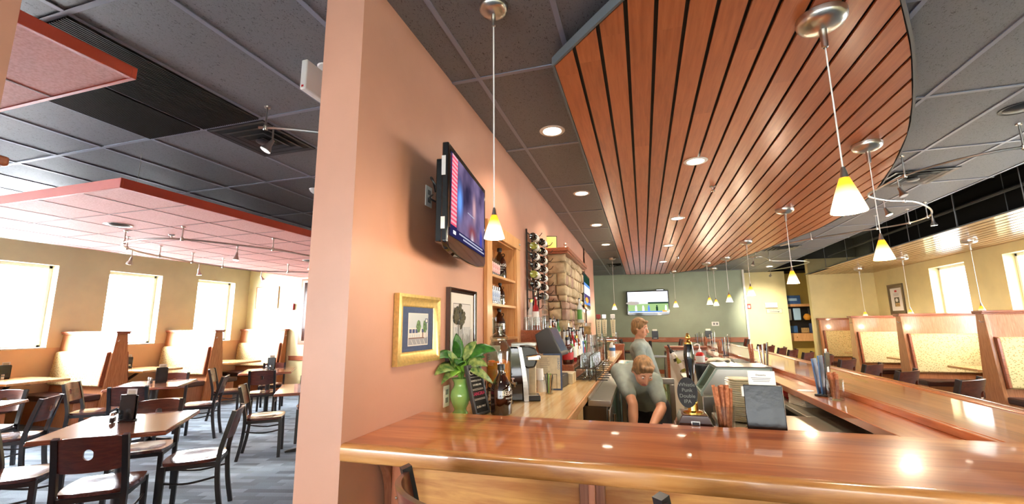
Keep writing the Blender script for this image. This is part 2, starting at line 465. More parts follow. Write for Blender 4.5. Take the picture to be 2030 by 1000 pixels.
def carpet():
    m, nt, b = newmat('carpet'); L = nt.links
    tc = N(nt, 'ShaderNodeTexCoord'); mp = N(nt, 'ShaderNodeMapping'); mp.inputs['Rotation'].default_value = (0,0,radians(-14)); L.new(tc.outputs['Object'], mp.inputs['Vector'])
    br = N(nt, 'ShaderNodeTexBrick'); br.inputs['Scale'].default_value = 1.0; br.inputs['Brick Width'].default_value = 0.27; br.inputs['Row Height'].default_value = 0.085
    br.inputs['Mortar Size'].default_value = 0.0; br.offset = 0.37; br.squash = 1.0
    br.inputs['Color1'].default_value = lin((78,89,100)); br.inputs['Color2'].default_value = lin((126,141,154)); br.inputs['Bias'].default_value = 0.0
    L.new(mp.outputs[0], br.inputs['Vector'])
    no = N(nt, 'ShaderNodeTexNoise'); no.inputs['Scale'].default_value = 140; no.inputs['Detail'].default_value = 3; L.new(tc.outputs['Object'], no.inputs['Vector'])
    mx = N(nt, 'ShaderNodeMix', data_type='RGBA', blend_type='OVERLAY'); mx.inputs[0].default_value = 0.5
    L.new(br.outputs[0], mx.inputs[6]); L.new(no.outputs[0], mx.inputs[7]); L.new(mx.outputs[2], b.inputs['Base Color'])
    b.inputs['Roughness'].default_value = 0.95
carpet()

def tile_floor():
    m, nt, b = newmat('tile_floor'); L = nt.links
    tc = N(nt, 'ShaderNodeTexCoord')
    br = N(nt, 'ShaderNodeTexBrick'); br.inputs['Scale'].default_value = 1.0; br.inputs['Brick Width'].default_value = 0.3; br.inputs['Row Height'].default_value = 0.3; br.offset = 0.0
    br.inputs['Mortar Size'].default_value = 0.006
    br.inputs['Color1'].default_value = lin((176,164,132)); br.inputs['Color2'].default_value = lin((196,184,150)); br.inputs['Mortar'].default_value = lin((110,100,84))
    L.new(tc.outputs['Object'], br.inputs['Vector']); L.new(br.outputs[0], b.inputs['Base Color'])
    b.inputs['Roughness'].default_value = 0.35
tile_floor()

def shade_mat():
    """amber glass at the neck, opal white at the mouth, lit from inside"""
    m, nt, b = newmat('shade_glass'); L = nt.links
    tc = N(nt, 'ShaderNodeTexCoord'); sp = N(nt, 'ShaderNodeSeparateXYZ'); L.new(tc.outputs['Object'], sp.inputs[0])
    mr = N(nt, 'ShaderNodeMapRange'); mr.inputs[1].default_value = 0.0; mr.inputs[2].default_value = 0.165; L.new(sp.outputs[2], mr.inputs[0])
    cr = N(nt, 'ShaderNodeValToRGB'); e = cr.color_ramp.elements
    e[0].position = 0.30; e[0].color = lin((255,240,200)); e[1].position = 0.75; e[1].color = lin((255,170,40))
    L.new(mr.outputs[0], cr.inputs[0]); L.new(cr.outputs[0], b.inputs['Emission Color']); L.new(cr.outputs[0], b.inputs['Base Color'])
    st = N(nt, 'ShaderNodeMapRange'); st.inputs[1].default_value = 0.0; st.inputs[2].default_value = 0.165; st.inputs[3].default_value = 1.5; st.inputs[4].default_value = 0.65
    L.new(sp.outputs[2], st.inputs[0]); L.new(st.outputs[0], b.inputs['Emission Strength'])
    b.inputs['Roughness'].default_value = 0.3
shade_mat()
# ------------------------------------------------------------------ camera, world, sun
def camera():
    F = 853.86; yaw, pitch, roll = -0.290028537, 0.167914645, -0.00993077042
    cy, sy, cp, sp = cos(yaw), sin(yaw), cos(pitch), sin(pitch)
    f = Vector((sy*cp, cy*cp, sp)); r = Vector((cy, -sy, 0)); u = r.cross(f)
    r2 = r*cos(roll)+u*sin(roll); u2 = -r*sin(roll)+u*cos(roll)
    cam = bpy.data.cameras.new('camera'); cam.sensor_width = 36.0; cam.sensor_fit = 'HORIZONTAL'; cam.lens = 36.0*F/2030.0
    cam.clip_start = 0.05; cam.clip_end = 200
    o = bpy.data.objects.new('camera', cam); C.objects.link(o)
    M = Matrix((r2, u2, -f)).transposed().to_4x4(); M.translation = Vector((0,0,1.5))
    o.matrix_world = M
    SC.camera = o
camera()
def world():
    w = bpy.data.worlds.new('sky'); SC.world = w; w.use_nodes = True; nt = w.node_tree; L = nt.links
    bg = nt.nodes['Background']
    tc = N(nt, 'ShaderNodeTexCoord')
    dt = N(nt, 'ShaderNodeVectorMath', operation='DOT_PRODUCT'); dt.inputs[1].default_value = Vector((-0.9,-0.25,0.25)).normalized()
    L.new(tc.outputs['Generated'], dt.inputs[0])
    mr = N(nt, 'ShaderNodeMapRange'); mr.inputs[1].default_value = 0.45; mr.inputs[2].default_value = 1.0; mr.inputs[3].default_value = WORLD_BASE; mr.inputs[4].default_value = WORLD_SUNSIDE
    mr.interpolation_type = 'SMOOTHSTEP'
    d2 = N(nt, 'ShaderNodeVectorMath', operation='DOT_PRODUCT'); d2.inputs[1].default_value = Vector((0.95,-0.1,0.25)).normalized()
    L.new(tc.outputs['Generated'], d2.inputs[0])
    m2 = N(nt, 'ShaderNodeMapRange'); m2.inputs[1].default_value = 0.35; m2.inputs[2].default_value = 1.0; m2.inputs[3].default_value = 0.0; m2.inputs[4].default_value = WORLD_RIGHT
    m2.interpolation_type = 'SMOOTHSTEP'; L.new(d2.outputs['Value'], m2.inputs[0])
    ad = N(nt, 'ShaderNodeMath', operation='ADD'); L.new(mr.outputs[0], ad.inputs[0]); L.new(m2.outputs[0], ad.inputs[1])
    L.new(dt.outputs['Value'], mr.inputs[0]); L.new(ad.outputs[0], bg.inputs[1])
    bg.inputs[0].default_value = (0.95, 0.98, 1.0, 1)
WORLD_BASE, WORLD_SUNSIDE, WORLD_RIGHT = 4.3, 84.0, 14.0
world()
sun = bpy.data.lights.new('sun', 'SUN'); sun.energy = 4.5; sun.angle = radians(1.2); sun.color = (1.0, 0.93, 0.82)
so = bpy.data.objects.new('sun', sun); C.objects.link(so)
so.rotation_euler = Vector((0.74, 0.62, -0.25)).to_track_quat('-Z', 'Y').to_euler()
so.location = (-30, -20, 12)
vs = SC.view_settings; SC.display_settings.display_device = 'sRGB'
vs.view_transform = 'Standard'; vs.look = 'None'; vs.gamma = 1.0; vs.use_curve_mapping = False; vs.exposure = 0.98
cy_ = SC.cycles; cy_.max_bounces = 9; cy_.diffuse_bounces = 5; cy_.glossy_bounces = 4; cy_.transmission_bounces = 4; cy_.transparent_max_bounces = 24
cy_.sample_clamp_indirect = 4.0; cy_.caustics_reflective = False; cy_.caustics_refractive = False
cy_.use_denoising = True

def spot(parent, loc, power, size=95, blend=0.6, col=(1,0.86,0.66), radius=0.05, direction=(0,0,-1), name='spot_lamp'):
    l = bpy.data.lights.new(name, 'SPOT'); l.energy = power; l.spot_size = radians(size); l.spot_blend = blend; l.color = col; l.shadow_soft_size = radius
    o = bpy.data.objects.new(name, l); C.objects.link(o); o.location = loc
    o.rotation_euler = Vector(direction).to_track_quat('-Z', 'Y').to_euler()
    if parent is not None: o.parent = parent
    return o
def bulb_light(parent, loc, power, radius=0.03, col=(1,0.80,0.55)):
    l = bpy.data.lights.new('bulb_lamp', 'POINT'); l.energy = power; l.color = col; l.shadow_soft_size = radius
    o = bpy.data.objects.new('bulb_lamp', l); C.objects.link(o); o.location = loc; o.parent = parent
    return o

# ------------------------------------------------------------------ shell
XL, XW, XR, CZ = -9.8, -1.1, 6.15, 3.06
P('wall_low_orange', (214,182,144), 0.5, var=0.02, vscale=3)
struct(MB().box(-10.0, -1.2, -9, 8.8, -0.1, 0).build('floor_dining', 'carpet'))
struct(MB().box(-1.2, 1.62, 1.75, 16.2, -0.1, 0).build('floor_bar', 'tile_floor'))
struct(MB().box(-1.2, 1.62, -9, 1.75, -0.1, 0).box(1.62, 6.4, -9, 16.2, -0.1, 0).build('floor_carpet', 'carpet'))
struct(MB().box(-3.2, -1.2, 8.8, 16.2, -0.1, 0).build('floor_back', 'tile_floor'))
struct(MB().box(-10.0, 3.79, -9, 16.2, CZ, CZ+0.08).build('ceiling', 'ceiling_tile'))
g = MB()
k = -10
gx = [-3.83 + 0.583*i for i in range(-10, 14)]
for x in gx:
    if x < 3.75: g.box(x-0.014, x+0.014, -9, 16.1, CZ-0.006, CZ-0.0005)
gy = [1.2 + 1.17*i for i in range(-8, 13)]
for y in gy: g.box(-9.8, 3.79, y-0.014, y+0.014, CZ-0.0065, CZ-0.0008)
struct(g.build('ceiling_grid', 'grid_metal'))
# raised black void over the window booths
g = MB().box(3.79, 6.4, -9, 16.2, 3.95, 4.05).box(3.75, 3.79, -9, 16.2, CZ, 3.95)
struct(g.build('ceiling_void', 'black_void'))

# left wall with windows, run on out of view to block the sun
WINS_L = [(-3.05,-2.08),(-1.30,-0.33),(0.45,1.42),(2.20,3.17),(3.94,4.92),(5.69,6.65),(7.44,8.39)]  # first four are out of view, added to let in more light
WZ0, WZ1 = 1.19, 2.61
g = MB(); g.cur = 1; g.box(XL-0.25, XL, -12, 9.0, 0, WZ0); g.cur = 0  # wall below the sill in orange, tan above
ys = [-12] + [v for w in WINS_L for v in w] + [9.0]
for a, b in zip(ys[0::2], ys[1::2]): g.box(XL-0.25, XL, a, b, WZ0, WZ1)
g.box(XL-0.25, XL, -12, 9.0, WZ1, CZ)
struct(g.build('wall_left', ['paint_tan', 'wall_low_orange']))
def window(n, axis_x, y0, y1, z0, z1, side):
    """frame and pane set toward the outer face; SIDE +1 when the room lies on +x"""
    e = thing('window_%d' % n, None, None, (axis_x, (y0+y1)/2, z0)); struct(e)
    hw, h = (y1-y0)/2, z1-z0; xo = -side*0.20
    f = MB()
    for a, b, c, d in ((-hw,-hw+0.05,0,h),(hw-0.05,hw,0,h),(-hw,hw,0,0.05),(-hw,hw,h-0.05,h)):
        f.box(xo-0.03, xo+0.03, a, b, c, d)
    f.build('window_frame', 'paint_white', e, 0.004)
    MB().box(xo-0.004, xo+0.004, -hw+0.05, hw-0.05, 0.05, h-0.05).build('window_pane', 'window_glass', e)
    MB().box(min(xo,side*0.02), max(xo,side*0.02), -hw, hw, -0.012, 0.012).build('window_sill', 'paint_white', e, 0.003)
    return e
for i, (a, b) in enumerate(WINS_L): window(i+1, XL, a, b, WZ0, WZ1, 1)
# unseen front wall behind the viewer, added with openings to cut the daylight
FW = [(-9.0,-6.6),(-6.0,-3.6),(-3.0,-0.6),(0.0,2.4),(3.0,5.4)]
g = MB().box(-10.0,6.4,-9.2,-9.0,0,0.5).box(-10.0,6.4,-9.2,-9.0,2.75,4.0)
xs = [-10.0]+[v for w in FW for v in w]+[6.4]
for a, b in zip(xs[0::2], xs[1::2]): g.box(a,b,-9.2,-9.0,0.5,2.75)
struct(g.build('wall_front','paint_cream'))
# far wall of the dining room
struct(MB().box(-10.0, -1.1, 8.8, 9.0, 0, CZ).build('wall_dining_back', 'paint_cream'))
struct(MB().box(-8.35, -1.3, 8.775, 8.80, 0.70, 0.79).box(-8.35, -1.3, 8.765, 8.8, 0.79, 0.81).build('trim_dining_rail', 'wood_trim', bevel=0.004))
struct(MB().box(-8.3, -1.3, 8.78, 8.80, 0.0, 0.12).build('baseboard_dining', 'wood_trim'))
# the pink wall between dining room and bar, with the recess for the shelves
NY0, NY1, NZ0, NZ1 = 3.06, 3.74, 1.15, 2.19
g = MB().box(-1.3, XW, 1.44, NY0, 0, CZ).box(-1.3, XW, NY1, 10.66, 0, CZ).box(-1.3, XW, NY0, NY1, 0, NZ0).box(-1.3, XW, NY0, NY1, NZ1, CZ).box(-1.3, -1.29, NY0, NY1, NZ0, NZ1)
struct(g.build('wall_pink', 'paint_pink'))
# wall end by the entrance; unseen length added to shade the pink wall
struct(MB().box(-5.6, -1.91, 0.55, 0.75, 0, CZ).build('wall_entry', 'paint_pink'))
tag(MB().box(-2.6, -1.80, 0.60, 0.75, 1.985, 2.015).build('ledge_shelf', 'wood_trim', bevel=0.008), 'rounded wooden ledge end on the pink wall stub at the far left edge', 'shelf')
# far walls
struct(MB().box(-3.2, 2.92, 14.2, 14.35, 0, CZ).build('wall_green', 'paint_green'))
struct(MB().box(2.92, 2.95, 14.16, 15.15, 0, CZ).box(2.90,2.92,14.17,14.2,0,CZ).build('trim_corner', 'paint_white'))
struct(MB().box(-3.3, -3.2, 8.8, 14.4, 0, CZ).build('wall_back_left', 'paint_green'))
struct(MB().box(2.95, 4.26, 15.1, 15.25, 0, CZ).box(4.2, 4.26, 15.25, 16.0, 0, CZ).build('wall_cream', 'paint_cream'))
struct(MB().box(4.2, 5.6, 15.9, 16.05, 0, CZ).build('wall_recess', 'paint_olive'))
struct(MB().box(3.79, 6.6, 15.0, 15.1, CZ, 3.95).box(6.15,6.6,14.3,15.0,2.9,3.95).box(3.79, 5.6, 15.0, 16.1, 3.06, 3.1).build('wall_void_back', 'black_void'))
struct(MB().box(4.64, 6.4, 14.15, 14.3, 0, 3.28).box(4.58, 4.64, 14.12, 14.3, 0, 3.28).box(5.4, 5.46, 14.3, 16, 0, 3.06).build('wall_booth_back', 'paint_khaki'))
struct(MB().box(-1.1, 2.9, 14.165, 14.2, 0.94, 1.06).box(-1.1, 2.9, 14.155, 14.2, 1.06, 1.08).build('trim_green_rail', 'wood_trim'))
struct(MB().box(-3.2, 2.92, 14.18, 14.2, 0, 0.12).build('baseboard_green', 'wood_trim'))
# right wall with windows
WINS_R = [(4.45,5.56),(6.52,7.63),(8.59,9.70),(10.66,11.78)]
g = MB().box(XR, XR+0.3, -9, 14.3, 0, 1.2)
ys = [-9] + [v for w in WINS_R for v in w] + [14.3]
for a, b in zip(ys[0::2], ys[1::2]): g.box(XR, XR+0.3, a, b, 1.2, 2.65)
g.box(XR, XR+0.3, -9, 14.3, 2.65, 2.92); g.cur = 1; g.box(XR, XR+0.3, -9, 14.3, 2.92, 3.95)
struct(g.build('wall_right', ['paint_khaki','black_void']))
for i, (a, b) in enumerate(WINS_R): window(i+8, XR, a, b, 1.2, 2.65, -1)

tag(MB().tube([(9.0,13.6,3.0),(9.0,16.2,2.98)],0.07,8).tube([(9.0,13.75,2.98),(9.0,13.7,2.85),(8.85,13.6,2.72),(8.8,13.6,2.5)],0.05,8).build('rain_gutter','grey_plastic'),'grey rain gutter and bent downpipe seen outside through the right window','gutter')
tag(MB().box(9.1,9.3,10.0,24.0,0.0,2.95).build('outside_building','paint_white'),'pale building wall outside the right windows','building')
# ------------------------------------------------------------------ hung ceiling clouds, dining side
def cloud(name, label, x0, x1, y0, y1, z0, z1, sx, sy):
    e = thing(name, label, 'ceiling panel', ((x0+x1)/2, (y0+y1)/2, z0))
    cx, cy = (x0+x1)/2, (y0+y1)/2
    X0, X1, Y0, Y1 = x0-cx, x1-cx, y0-cy, y1-cy; h = z1-z0; t = 0.02
    MB().box(X0+t, X1-t, Y0+t, Y1-t, 0.004, 0.03).build('panel_tiles', 'cloud_tile', e)
    r = MB()
    r.box(X0, X1, Y0, Y0+t, 0, h).box(X0, X1, Y1-t, Y1, 0, h).box(X0, X0+t, Y0+t, Y1-t, 0, h).box(X1-t, X1, Y0+t, Y1-t, 0, h)
    r.build('panel_rim', 'rim_red', e, 0.002)
    g = MB()
    for x in sx:
        if x0 < x < x1: g.box(x-cx-0.006, x-cx+0.006, Y0+t, Y1-t, 0.0015, 0.004)
    for y in sy:
        if y0 < y < y1: g.box(X0+t, X1-t, y-cy-0.006, y-cy+0.006, 0.001, 0.004)
    g.build('seam_grid', 'seam_dark', e)
    for px in (X0+0.3, X1-0.3):
        for py in (Y0+0.3, 0, Y1-0.3): MB().cyl((px,py,0.03), (px,py,CZ-z0), 0.002, n=5).build('hanger_wire', 'nickel', e)
    return e
P('seam_dark', (112,64,60), 0.6)
cloud('ceiling_cloud', 'large pink tiled ceiling panel with a red rim hung over the window tables', -7.47, -3.96, 2.28, 8.05, 2.62, 2.705, [-4.44-0.578*i for i in range(6)], [2.83+0.58*i for i in range(10)])
cloud('ceiling_cloud', 'pink tiled ceiling panel at the upper left corner, beside the black grilles', -5.0, -2.15, -1.6, 1.24, 2.62, 2.675, [-2.71-0.578*i for i in range(4)], [0.06-0.58*i for i in range(3)])
# return-air grilles and diffusers
def grille(x0, x1, y0, y1, label):
    e = thing('ceiling_grille', label, 'vent', ((x0+x1)/2,(y0+y1)/2,CZ-0.012), 0, 'black ceiling grilles')
    hx, hy = (x1-x0)/2-0.014, (y1-y0)/2-0.014
    MB().box(-hx,hx,-hy,hy,0.004,0.008).build('backing', 'slat_black', e)
    s = MB()
    n = int(2*hx/0.018)
    for i in range(n):
        x = -hx + (i+0.5)*2*hx/n
        s.box(x-0.0024, x+0.0024, -hy, hy, -0.006, 0.004)
    s.build('louver_blades', 'louver', e)
    return e
P('louver', (26,25,25), 0.5)
grille(-3.247, -2.664, 1.2, 2.37, 'long black louvered ceiling grille, nearer the wall end with the exit box')
grille(-3.83, -3.247, 1.2, 2.37, 'long black louvered ceiling grille, the one farther from the wall end')
def diffuser(x, y, label, mat, s=0.56):
    e = thing('ceiling_diffuser', label, 'vent', (x,y,CZ-0.01), 0, 'square ceiling diffusers')
    h = s/2
    MB().box(-h,h,-h,h,0.002,0.006).build('backing', 'slat_black', e)
    r = MB()
    for k in range(4):
        a = h*(1-0.25*k); b = a-0.035; z0, z1 = -0.004-0.006*k, 0.002-0.004*k
        for q in range(4):
            R = Matrix.Rotation(q*pi/2, 4, 'Z')
            vs = [R @ Vector(p) for p in ((-a,-a,z0),(a,-a,z0),(b,-b,z1),(-b,-b,z1),(-a,-a,z0-0.002),(a,-a,z0-0.002),(b,-b,z1-0.002),(-b,-b,z1-0.002))]
            r.add(vs, [(0,1,2,3),(7,6,5,4),(0,4,5,1),(1,5,6,2),(2,6,7,3),(3,7,4,0)])
    r.build('diffuser_cone', mat, e)
    MB().lathe([(0,-0.03),(0.05,-0.028),(0.06,-0.02),(0.05,-0.005),(0,-0.004)], n=20).build('diffuser_hub', mat, e)
    return e
P('diff_dark', (58,56,58), 0.3, metal=0.4); P('diff_light', (128,128,126), 0.35, metal=0.5)
diffuser(-2.955, 2.665, 'square dark ceiling diffuser behind the short track rail, dining side', 'diff_dark')
diffuser(2.93, 5.62, 'square grey ceiling diffuser beside the curved edge of the wooden ceiling', 'diff_light')
diffuser(2.93, 10.3, 'small distant ceiling diffuser past the wooden ceiling, above the cream wall', 'diff_light')
diffuser(-0.55, 11.75, 'distant dark ceiling diffuser in front of the green wall', 'diff_dark')
# exit box on the wall end
e = thing('ceiling_sign', 'white sign box hung from the dark ceiling beside the pink wall end, seen edge-on', 'sign', (-1.755, 1.97, 2.82))
MB().box(-0.02, 0.02, -0.17, 0.17, 0.0, 0.18).build('sign_box', 'white_plastic', e, 0.006)
MB().cyl((0,0,0.18),(0,0,0.232),0.012,n=10).lathe([(0,0.228),(0.045,0.228),(0.05,0.236),(0,0.236)],n=18).build('mount_stem', 'white_plastic', e)
MB().box(-0.008, 0.006, -0.1712, -0.1698, 0.012, 0.024).build('indicator', 'red_box', e)
# smoke detector, speakers, sprinklers
e = tag(MB().lathe([(0,-0.05),(0.03,-0.05),(0.05,-0.035),(0.065,-0.015),(0.07,0),(0,0)], n=24).build('smoke_detector', 'white_plastic', loc=(-3.5,3.9,CZ-0.007)), 'white smoke detector on the dark ceiling beside the pink wall end', 'smoke detector')
def speaker(x, y, z, label):
    e = thing('ceiling_speaker', label, 'speaker', (x,y,z), 0, 'round ceiling speakers')
    MB().lathe([(0.10,0),(0.12,-0.004),(0.125,-0.001),(0.125,0.002),(0.10,0.002)], n=28).build('speaker_ring', 'white_plastic' if z < 3 else 'black_plastic', e)
    MB().lathe([(0,-0.02),(0.04,-0.018),(0.08,-0.01),(0.10,-0.001),(0.10,0.002),(0,0.002)], n=24).build('speaker_cone', 'black_plastic', e)
    return e
speaker(-5.44, 3.17, 2.621, 'black round speaker in the large pink ceiling panel, left of the curved track')
speaker(-5.4, 6.0, 2.621, 'black round speaker in the large pink ceiling panel, by the pink wall edge')
speaker(2.79, 3.95, CZ-0.002, 'black round speaker in the grey tiles at the right edge of the picture')
def sprinkler(x, y, z, label):
    e = thing('ceiling_sprinkler', label, 'sprinkler', (x,y,z), 0, 'ceiling sprinklers')
    MB().lathe([(0.035,0),(0.03,-0.006),(0.012,-0.012),(0.009,-0.035),(0,-0.035)], n=14).build('sprinkler_body', 'chrome', e)
    MB().lathe([(0,-0.055),(0.022,-0.052),(0.024,-0.049),(0,-0.047)], n=14).build('deflector', 'chrome', e)
    MB().cyl((0.012,0,-0.02),(0.004,0,-0.05),0.003,n=6).cyl((-0.012,0,-0.02),(-0.004,0,-0.05),0.003,n=6).build('yoke_arm', 'chrome', e)
    return e
sprinkler(-5.42, 3.72, 2.619, 'chrome sprinkler head under the large pink ceiling panel, inside the curved track')
sprinkler(0.80, 4.89, 2.949, 'chrome sprinkler head under the wooden ceiling, nearer of the two')
sprinkler(0.82, 10.02, 2.949, 'chrome sprinkler head under the wooden ceiling, the far one near the green wall')

# ------------------------------------------------------------------ track lights
def smooth_path(pts, n=6, closed=False):
    pts = [Vector(p) for p in pts]; out = []
    m = len(pts)
    for i in range(m-1):
        p0 = pts[max(i-1,0)]; p1 = pts[i]; p2 = pts[i+1]; p3 = pts[min(i+2,m-1)]
        for k in range(n):
            t = k/n
            out.append(0.5*((2*p1)+(p2-p0)*t+(2*p0-5*p1+4*p2-p3)*t*t+(3*p1-p0-3*p2+p3)*t**3))
    out.append(pts[-1]); return out
def track(label, pts, z, ztop, heads, posts, lit, aim=None, lamp=50):
    o = Vector((pts[0][0], pts[0][1], z))
    e = thing('track_light', label, 'track light', o)
    path = smooth_path([(p[0]-o.x, p[1]-o.y, 0) for p in pts])
    MB().tube(path, 0.011, 8).build('track_rail', 'nickel', e)
    for i, (x, y) in enumerate(posts):
        x -= o.x; y -= o.y
        MB().cyl((x,y,-0.015),(x,y,ztop-z-0.01),0.007,n=8).lathe([(0,ztop-z-0.012),(0.02,ztop-z-0.01),(0.022,ztop-z),(0,ztop-z)],(x,y,0),12).lathe([(0.013,-0.02),(0.016,-0.014),(0.016,0.014),(0.011,0.02)],(x,y,0),10).build('standoff', 'nickel', e)
    for i, (x, y, dx, dy) in enumerate(heads):
        h = bpy.data.objects.new('spot_head', None); C.objects.link(h); h.parent = e; h.location = (x-o.x, y-o.y, 0); h.empty_display_size = 0.05
        MB().cyl((0,0,0.012),(0,0,-0.10),0.006,n=8).build('spot_stem', 'nickel', h)
        d = Vector((dx,dy,-1)).normalized(); p0 = Vector((0,0,-0.10))
        MB().tube([p0-d*0.01, p0+d*0.02, p0+d*0.045, p0+d*0.07, p0+d*0.085], [0.012,0.016,0.020,0.033,0.036], 14).build('spot_housing', 'nickel', h)
        MB().tube([p0+d*0.0855, p0+d*0.0875], [0.031,0.031], 14).build('spot_lens', 'lens_warm' if lit[i%len(lit)] else 'white_plastic', h)
        if lit[i%len(lit)]: spot(h, tuple(p0+d*0.092), lamp, 70, 0.7, direction=tuple(d), radius=0.03)
    return e
track('large curved track light rail looping under the pink ceiling panel over the window tables',
      [(-4.40,5.05),(-4.44,4.40),(-4.59,3.97),(-4.81,3.52),(-5.08,3.35),(-5.47,3.33),(-5.84,3.47),(-6.06,3.68),(-6.22,3.95),(-6.36,4.40),(-6.46,4.92),(-6.49,5.50),(-6.38,5.97),(-5.75,6.37)], 2.48, 2.62,
      [(-6.11,3.75,-0.5,0.1),(-6.45,4.88,0,0.2),(-4.61,3.93,0,-0.1),(-4.41,4.9,0.1,0),(-6.38,5.95,0.6,0.3)],
      [(-5.66,3.38),(-4.86,3.45),(-6.30,4.20),(-6.49,5.30),(-4.46,4.30),(-6.05,6.2),(-6.02,3.63),(-6.44,4.76)], [1])
track('short curved track light rail on the dark ceiling, left of the pink wall end', [(-2.53,2.23),(-2.44,2.27),(-2.30,2.35),(-2.17,2.44),(-2.05,2.58),(-1.98,2.8)], 2.9, CZ, [(-2.44,2.27,-0.3,-0.4)], [(-2.49,2.25),(-2.0,2.72)], [0])
track('curved track light rail sweeping past the square diffuser, beside the wooden ceiling', [(3.25,4.28),(2.99,4.29),(2.80,4.35),(2.62,4.51),(2.47,4.78),(2.42,5.2),(2.45,5.5),(2.76,5.79),(3.07,5.94),(3.42,6.34),(3.64,6.72),(3.70,6.98),(3.64,7.30),(3.41,7.55),(3.12,7.79),(2.70,8.19),(2.45,8.7)], 2.86, CZ,
      [(2.44,4.9,0.2,-0.3),(3.55,6.55,0.1,0.1),(2.70,5.75,0.3,-0.2)], [(2.99,4.29),(2.46,4.82),(2.95,5.87),(3.69,6.9),(3.66,7.25),(3.41,7.55),(2.75,8.13)], [0,1,1])
track('distant curved track light rail above the far end of the bar', [(2.25,10.1),(2.40,10.0),(2.60,10.3),(2.85,10.8),(3.4,11.0),(3.75,11.4),(3.6,12.2),(3.3,12.8)], 2.86, CZ, [(2.30,10.06,-0.4,-0.4),(3.3,12.8,0.15,1.6)], [(2.35,10.02),(2.75,10.65),(3.6,12.1)], [0,1], lamp=260)

# ------------------------------------------------------------------ the wooden ceiling over the bar
WCZ = 2.95
LOW = [(-0.42,2.23),(-0.39,2.2),(0.0,1.81),(0.42,1.43),(0.55,1.37),(0.7,1.45),(0.95,1.74),(1.217,2.193),(1.484,2.662),(1.811,3.327),(2.074,3.936),(2.355,4.773),(2.633,5.812),(2.758,6.85)]
HIGH = [(-0.42,13.2),(0.3,13.4),(0.693,13.41),(1.05,13.25),(1.343,12.9),(1.858,11.98),(2.15,10.9),(2.352,9.945),(2.575,8.75),(2.732,7.79),(2.758,6.95)]
def smooth_fn(tab):
    pts = [Vector((x,y,0)) for x,y in tab]
    def f(x):
        if x <= pts[0].x: return pts[0].y
        for a, b in zip(pts, pts[1:]):
            if x <= b.x: return a.y + (b.y-a.y)*(x-a.x)/(b.x-a.x)
        return pts[-1].y
    return f
fl, fh = smooth_fn(LOW), smooth_fn(HIGH)
def outline(tab, n=5):
    return [(p.x, p.y) for p in smooth_path([(x,y,0) for x,y in tab], n)]
e = thing('wood_ceiling', 'big wooden slat ceiling with a curved side hung over the bar', 'ceiling panel', (0,0,WCZ))
s = MB(); x = -0.395; pitch = 0.137; nsl = 0
while x < 2.72:
    xa, xb = x, min(x+0.117, 2.752)
    a0, a1, b1, b0 = fl(xa)+0.012, fl(xb)+0.012, fh(xb)-0.012, fh(xa)-0.012
    if xa < 0.5: pass
    lowm = min(a0, a1)
    if b0-a0 > 0.15:
        mid = (xa+xb)/2
        s.prism([(xa,a0),(mid,fl(mid)+0.012),(xb,a1),(xb,b1),(mid,fh(mid)-0.012),(xa,b0)], 0.0, 0.014)
    x += pitch; nsl += 1
s.build('slat_boards', 'wood_slat', e)
loop = outline([(-0.40,2.21)]+LOW[2:]) + list(reversed(outline(HIGH)))
MB().prism(loop, 0.022, 0.030).build('backing', 'slat_black', e)
rim = MB(); m = len(loop)
cen = Vector((0.9, 6.5))
def offs(i, d):
    a, b, c = Vector(loop[i-1]), Vector(loop[i]), Vector(loop[(i+1)%m])
    t = (c-a).normalized(); nn = Vector((t.y, -t.x))
    if nn.dot(b-cen) < 0: nn = -nn
    q = b + nn*d; return (q.x, q.y)
inn = [offs(i, -0.002) for i in range(m)]; out = [offs(i, 0.012) for i in range(m)]
vs = [(p[0],p[1],-0.004) for p in inn]+[(p[0],p[1],-0.004) for p in out]+[(p[0],p[1],0.05) for p in inn]+[(p[0],p[1],0.05) for p in out]
fs = []
for i in range(m):
    j = (i+1)%m
    fs += [(i,j,m+j,m+i),(m+i,m+j,3*m+j,3*m+i),(3*m+i,3*m+j,2*m+j,2*m+i),(2*m+i,2*m+j,j,i)]
rim.add(vs, fs); rim.build('panel_rim', 'rim_grey', e)
for (px,py) in ((0,3),(1.5,4.5),(2.2,7.5),(0,7),(0,11),(1.5,11)): MB().cyl((px,py,0.03),(px,py,CZ-WCZ),0.004,n=6).build('hanger_wire', 'nickel', e)
# wooden slat ceiling over the right booths
e = thing('wood_ceiling', 'long pale wooden slat ceiling hung over the window booths on the right', 'ceiling panel', (0,0,2.82))
s = MB(); x = 4.44
def rx(y): return 4.42 + 0.08*max(0,(y-9.5)/4.5)**1.6
while x < 6.13:
    s.box(x, min(x+0.107,6.145), 3.5 if x > 4.6 else 4.2, 14.13 if x > 4.5 else 12.5, 0, 0.005); x += 0.137
s.build('slat_boards', 'wood_slat_pale', e)
MB().prism([(4.45,4.2),(6.148,3.5),(6.148,14.13),(4.52,14.13),(4.45,11)], 0.022, 0.03).build('backing', 'slat_black', e)
MB().tube([(rx(y)-0.0,y,0.01) for y in [4.2+0.5*i for i in range(21)]],0.008,6).build('panel_rim', 'rim_grey', e)
for y in (5.5,6.6,7.8,9,10.2,11.4,12.6):
    for x in (4.5,5.9): MB().cyl((x,y,0.02),(x,y,1.14),0.006,n=6).build('hanger_rod', 'grey_plastic', e)
for i,(x,y0,y1,z,r) in enumerate([(4.9,4,13.5,3.25,0.012),(5.4,4,13.5,3.45,0.03),(4.2,4,13.8,3.6,0.02)]):
    tag(MB().cyl((x,y0,z),(x,y1,z),r,n=8).build('ceiling_conduit','dark_grey'), ['thin grey conduit running above the right slat ceiling, lowest of three','thick grey duct pipe running above the right slat ceiling, middle height','grey pipe near the void edge above the right slat ceiling, highest of three'][i], 'pipe', 'pipes in the ceiling void')

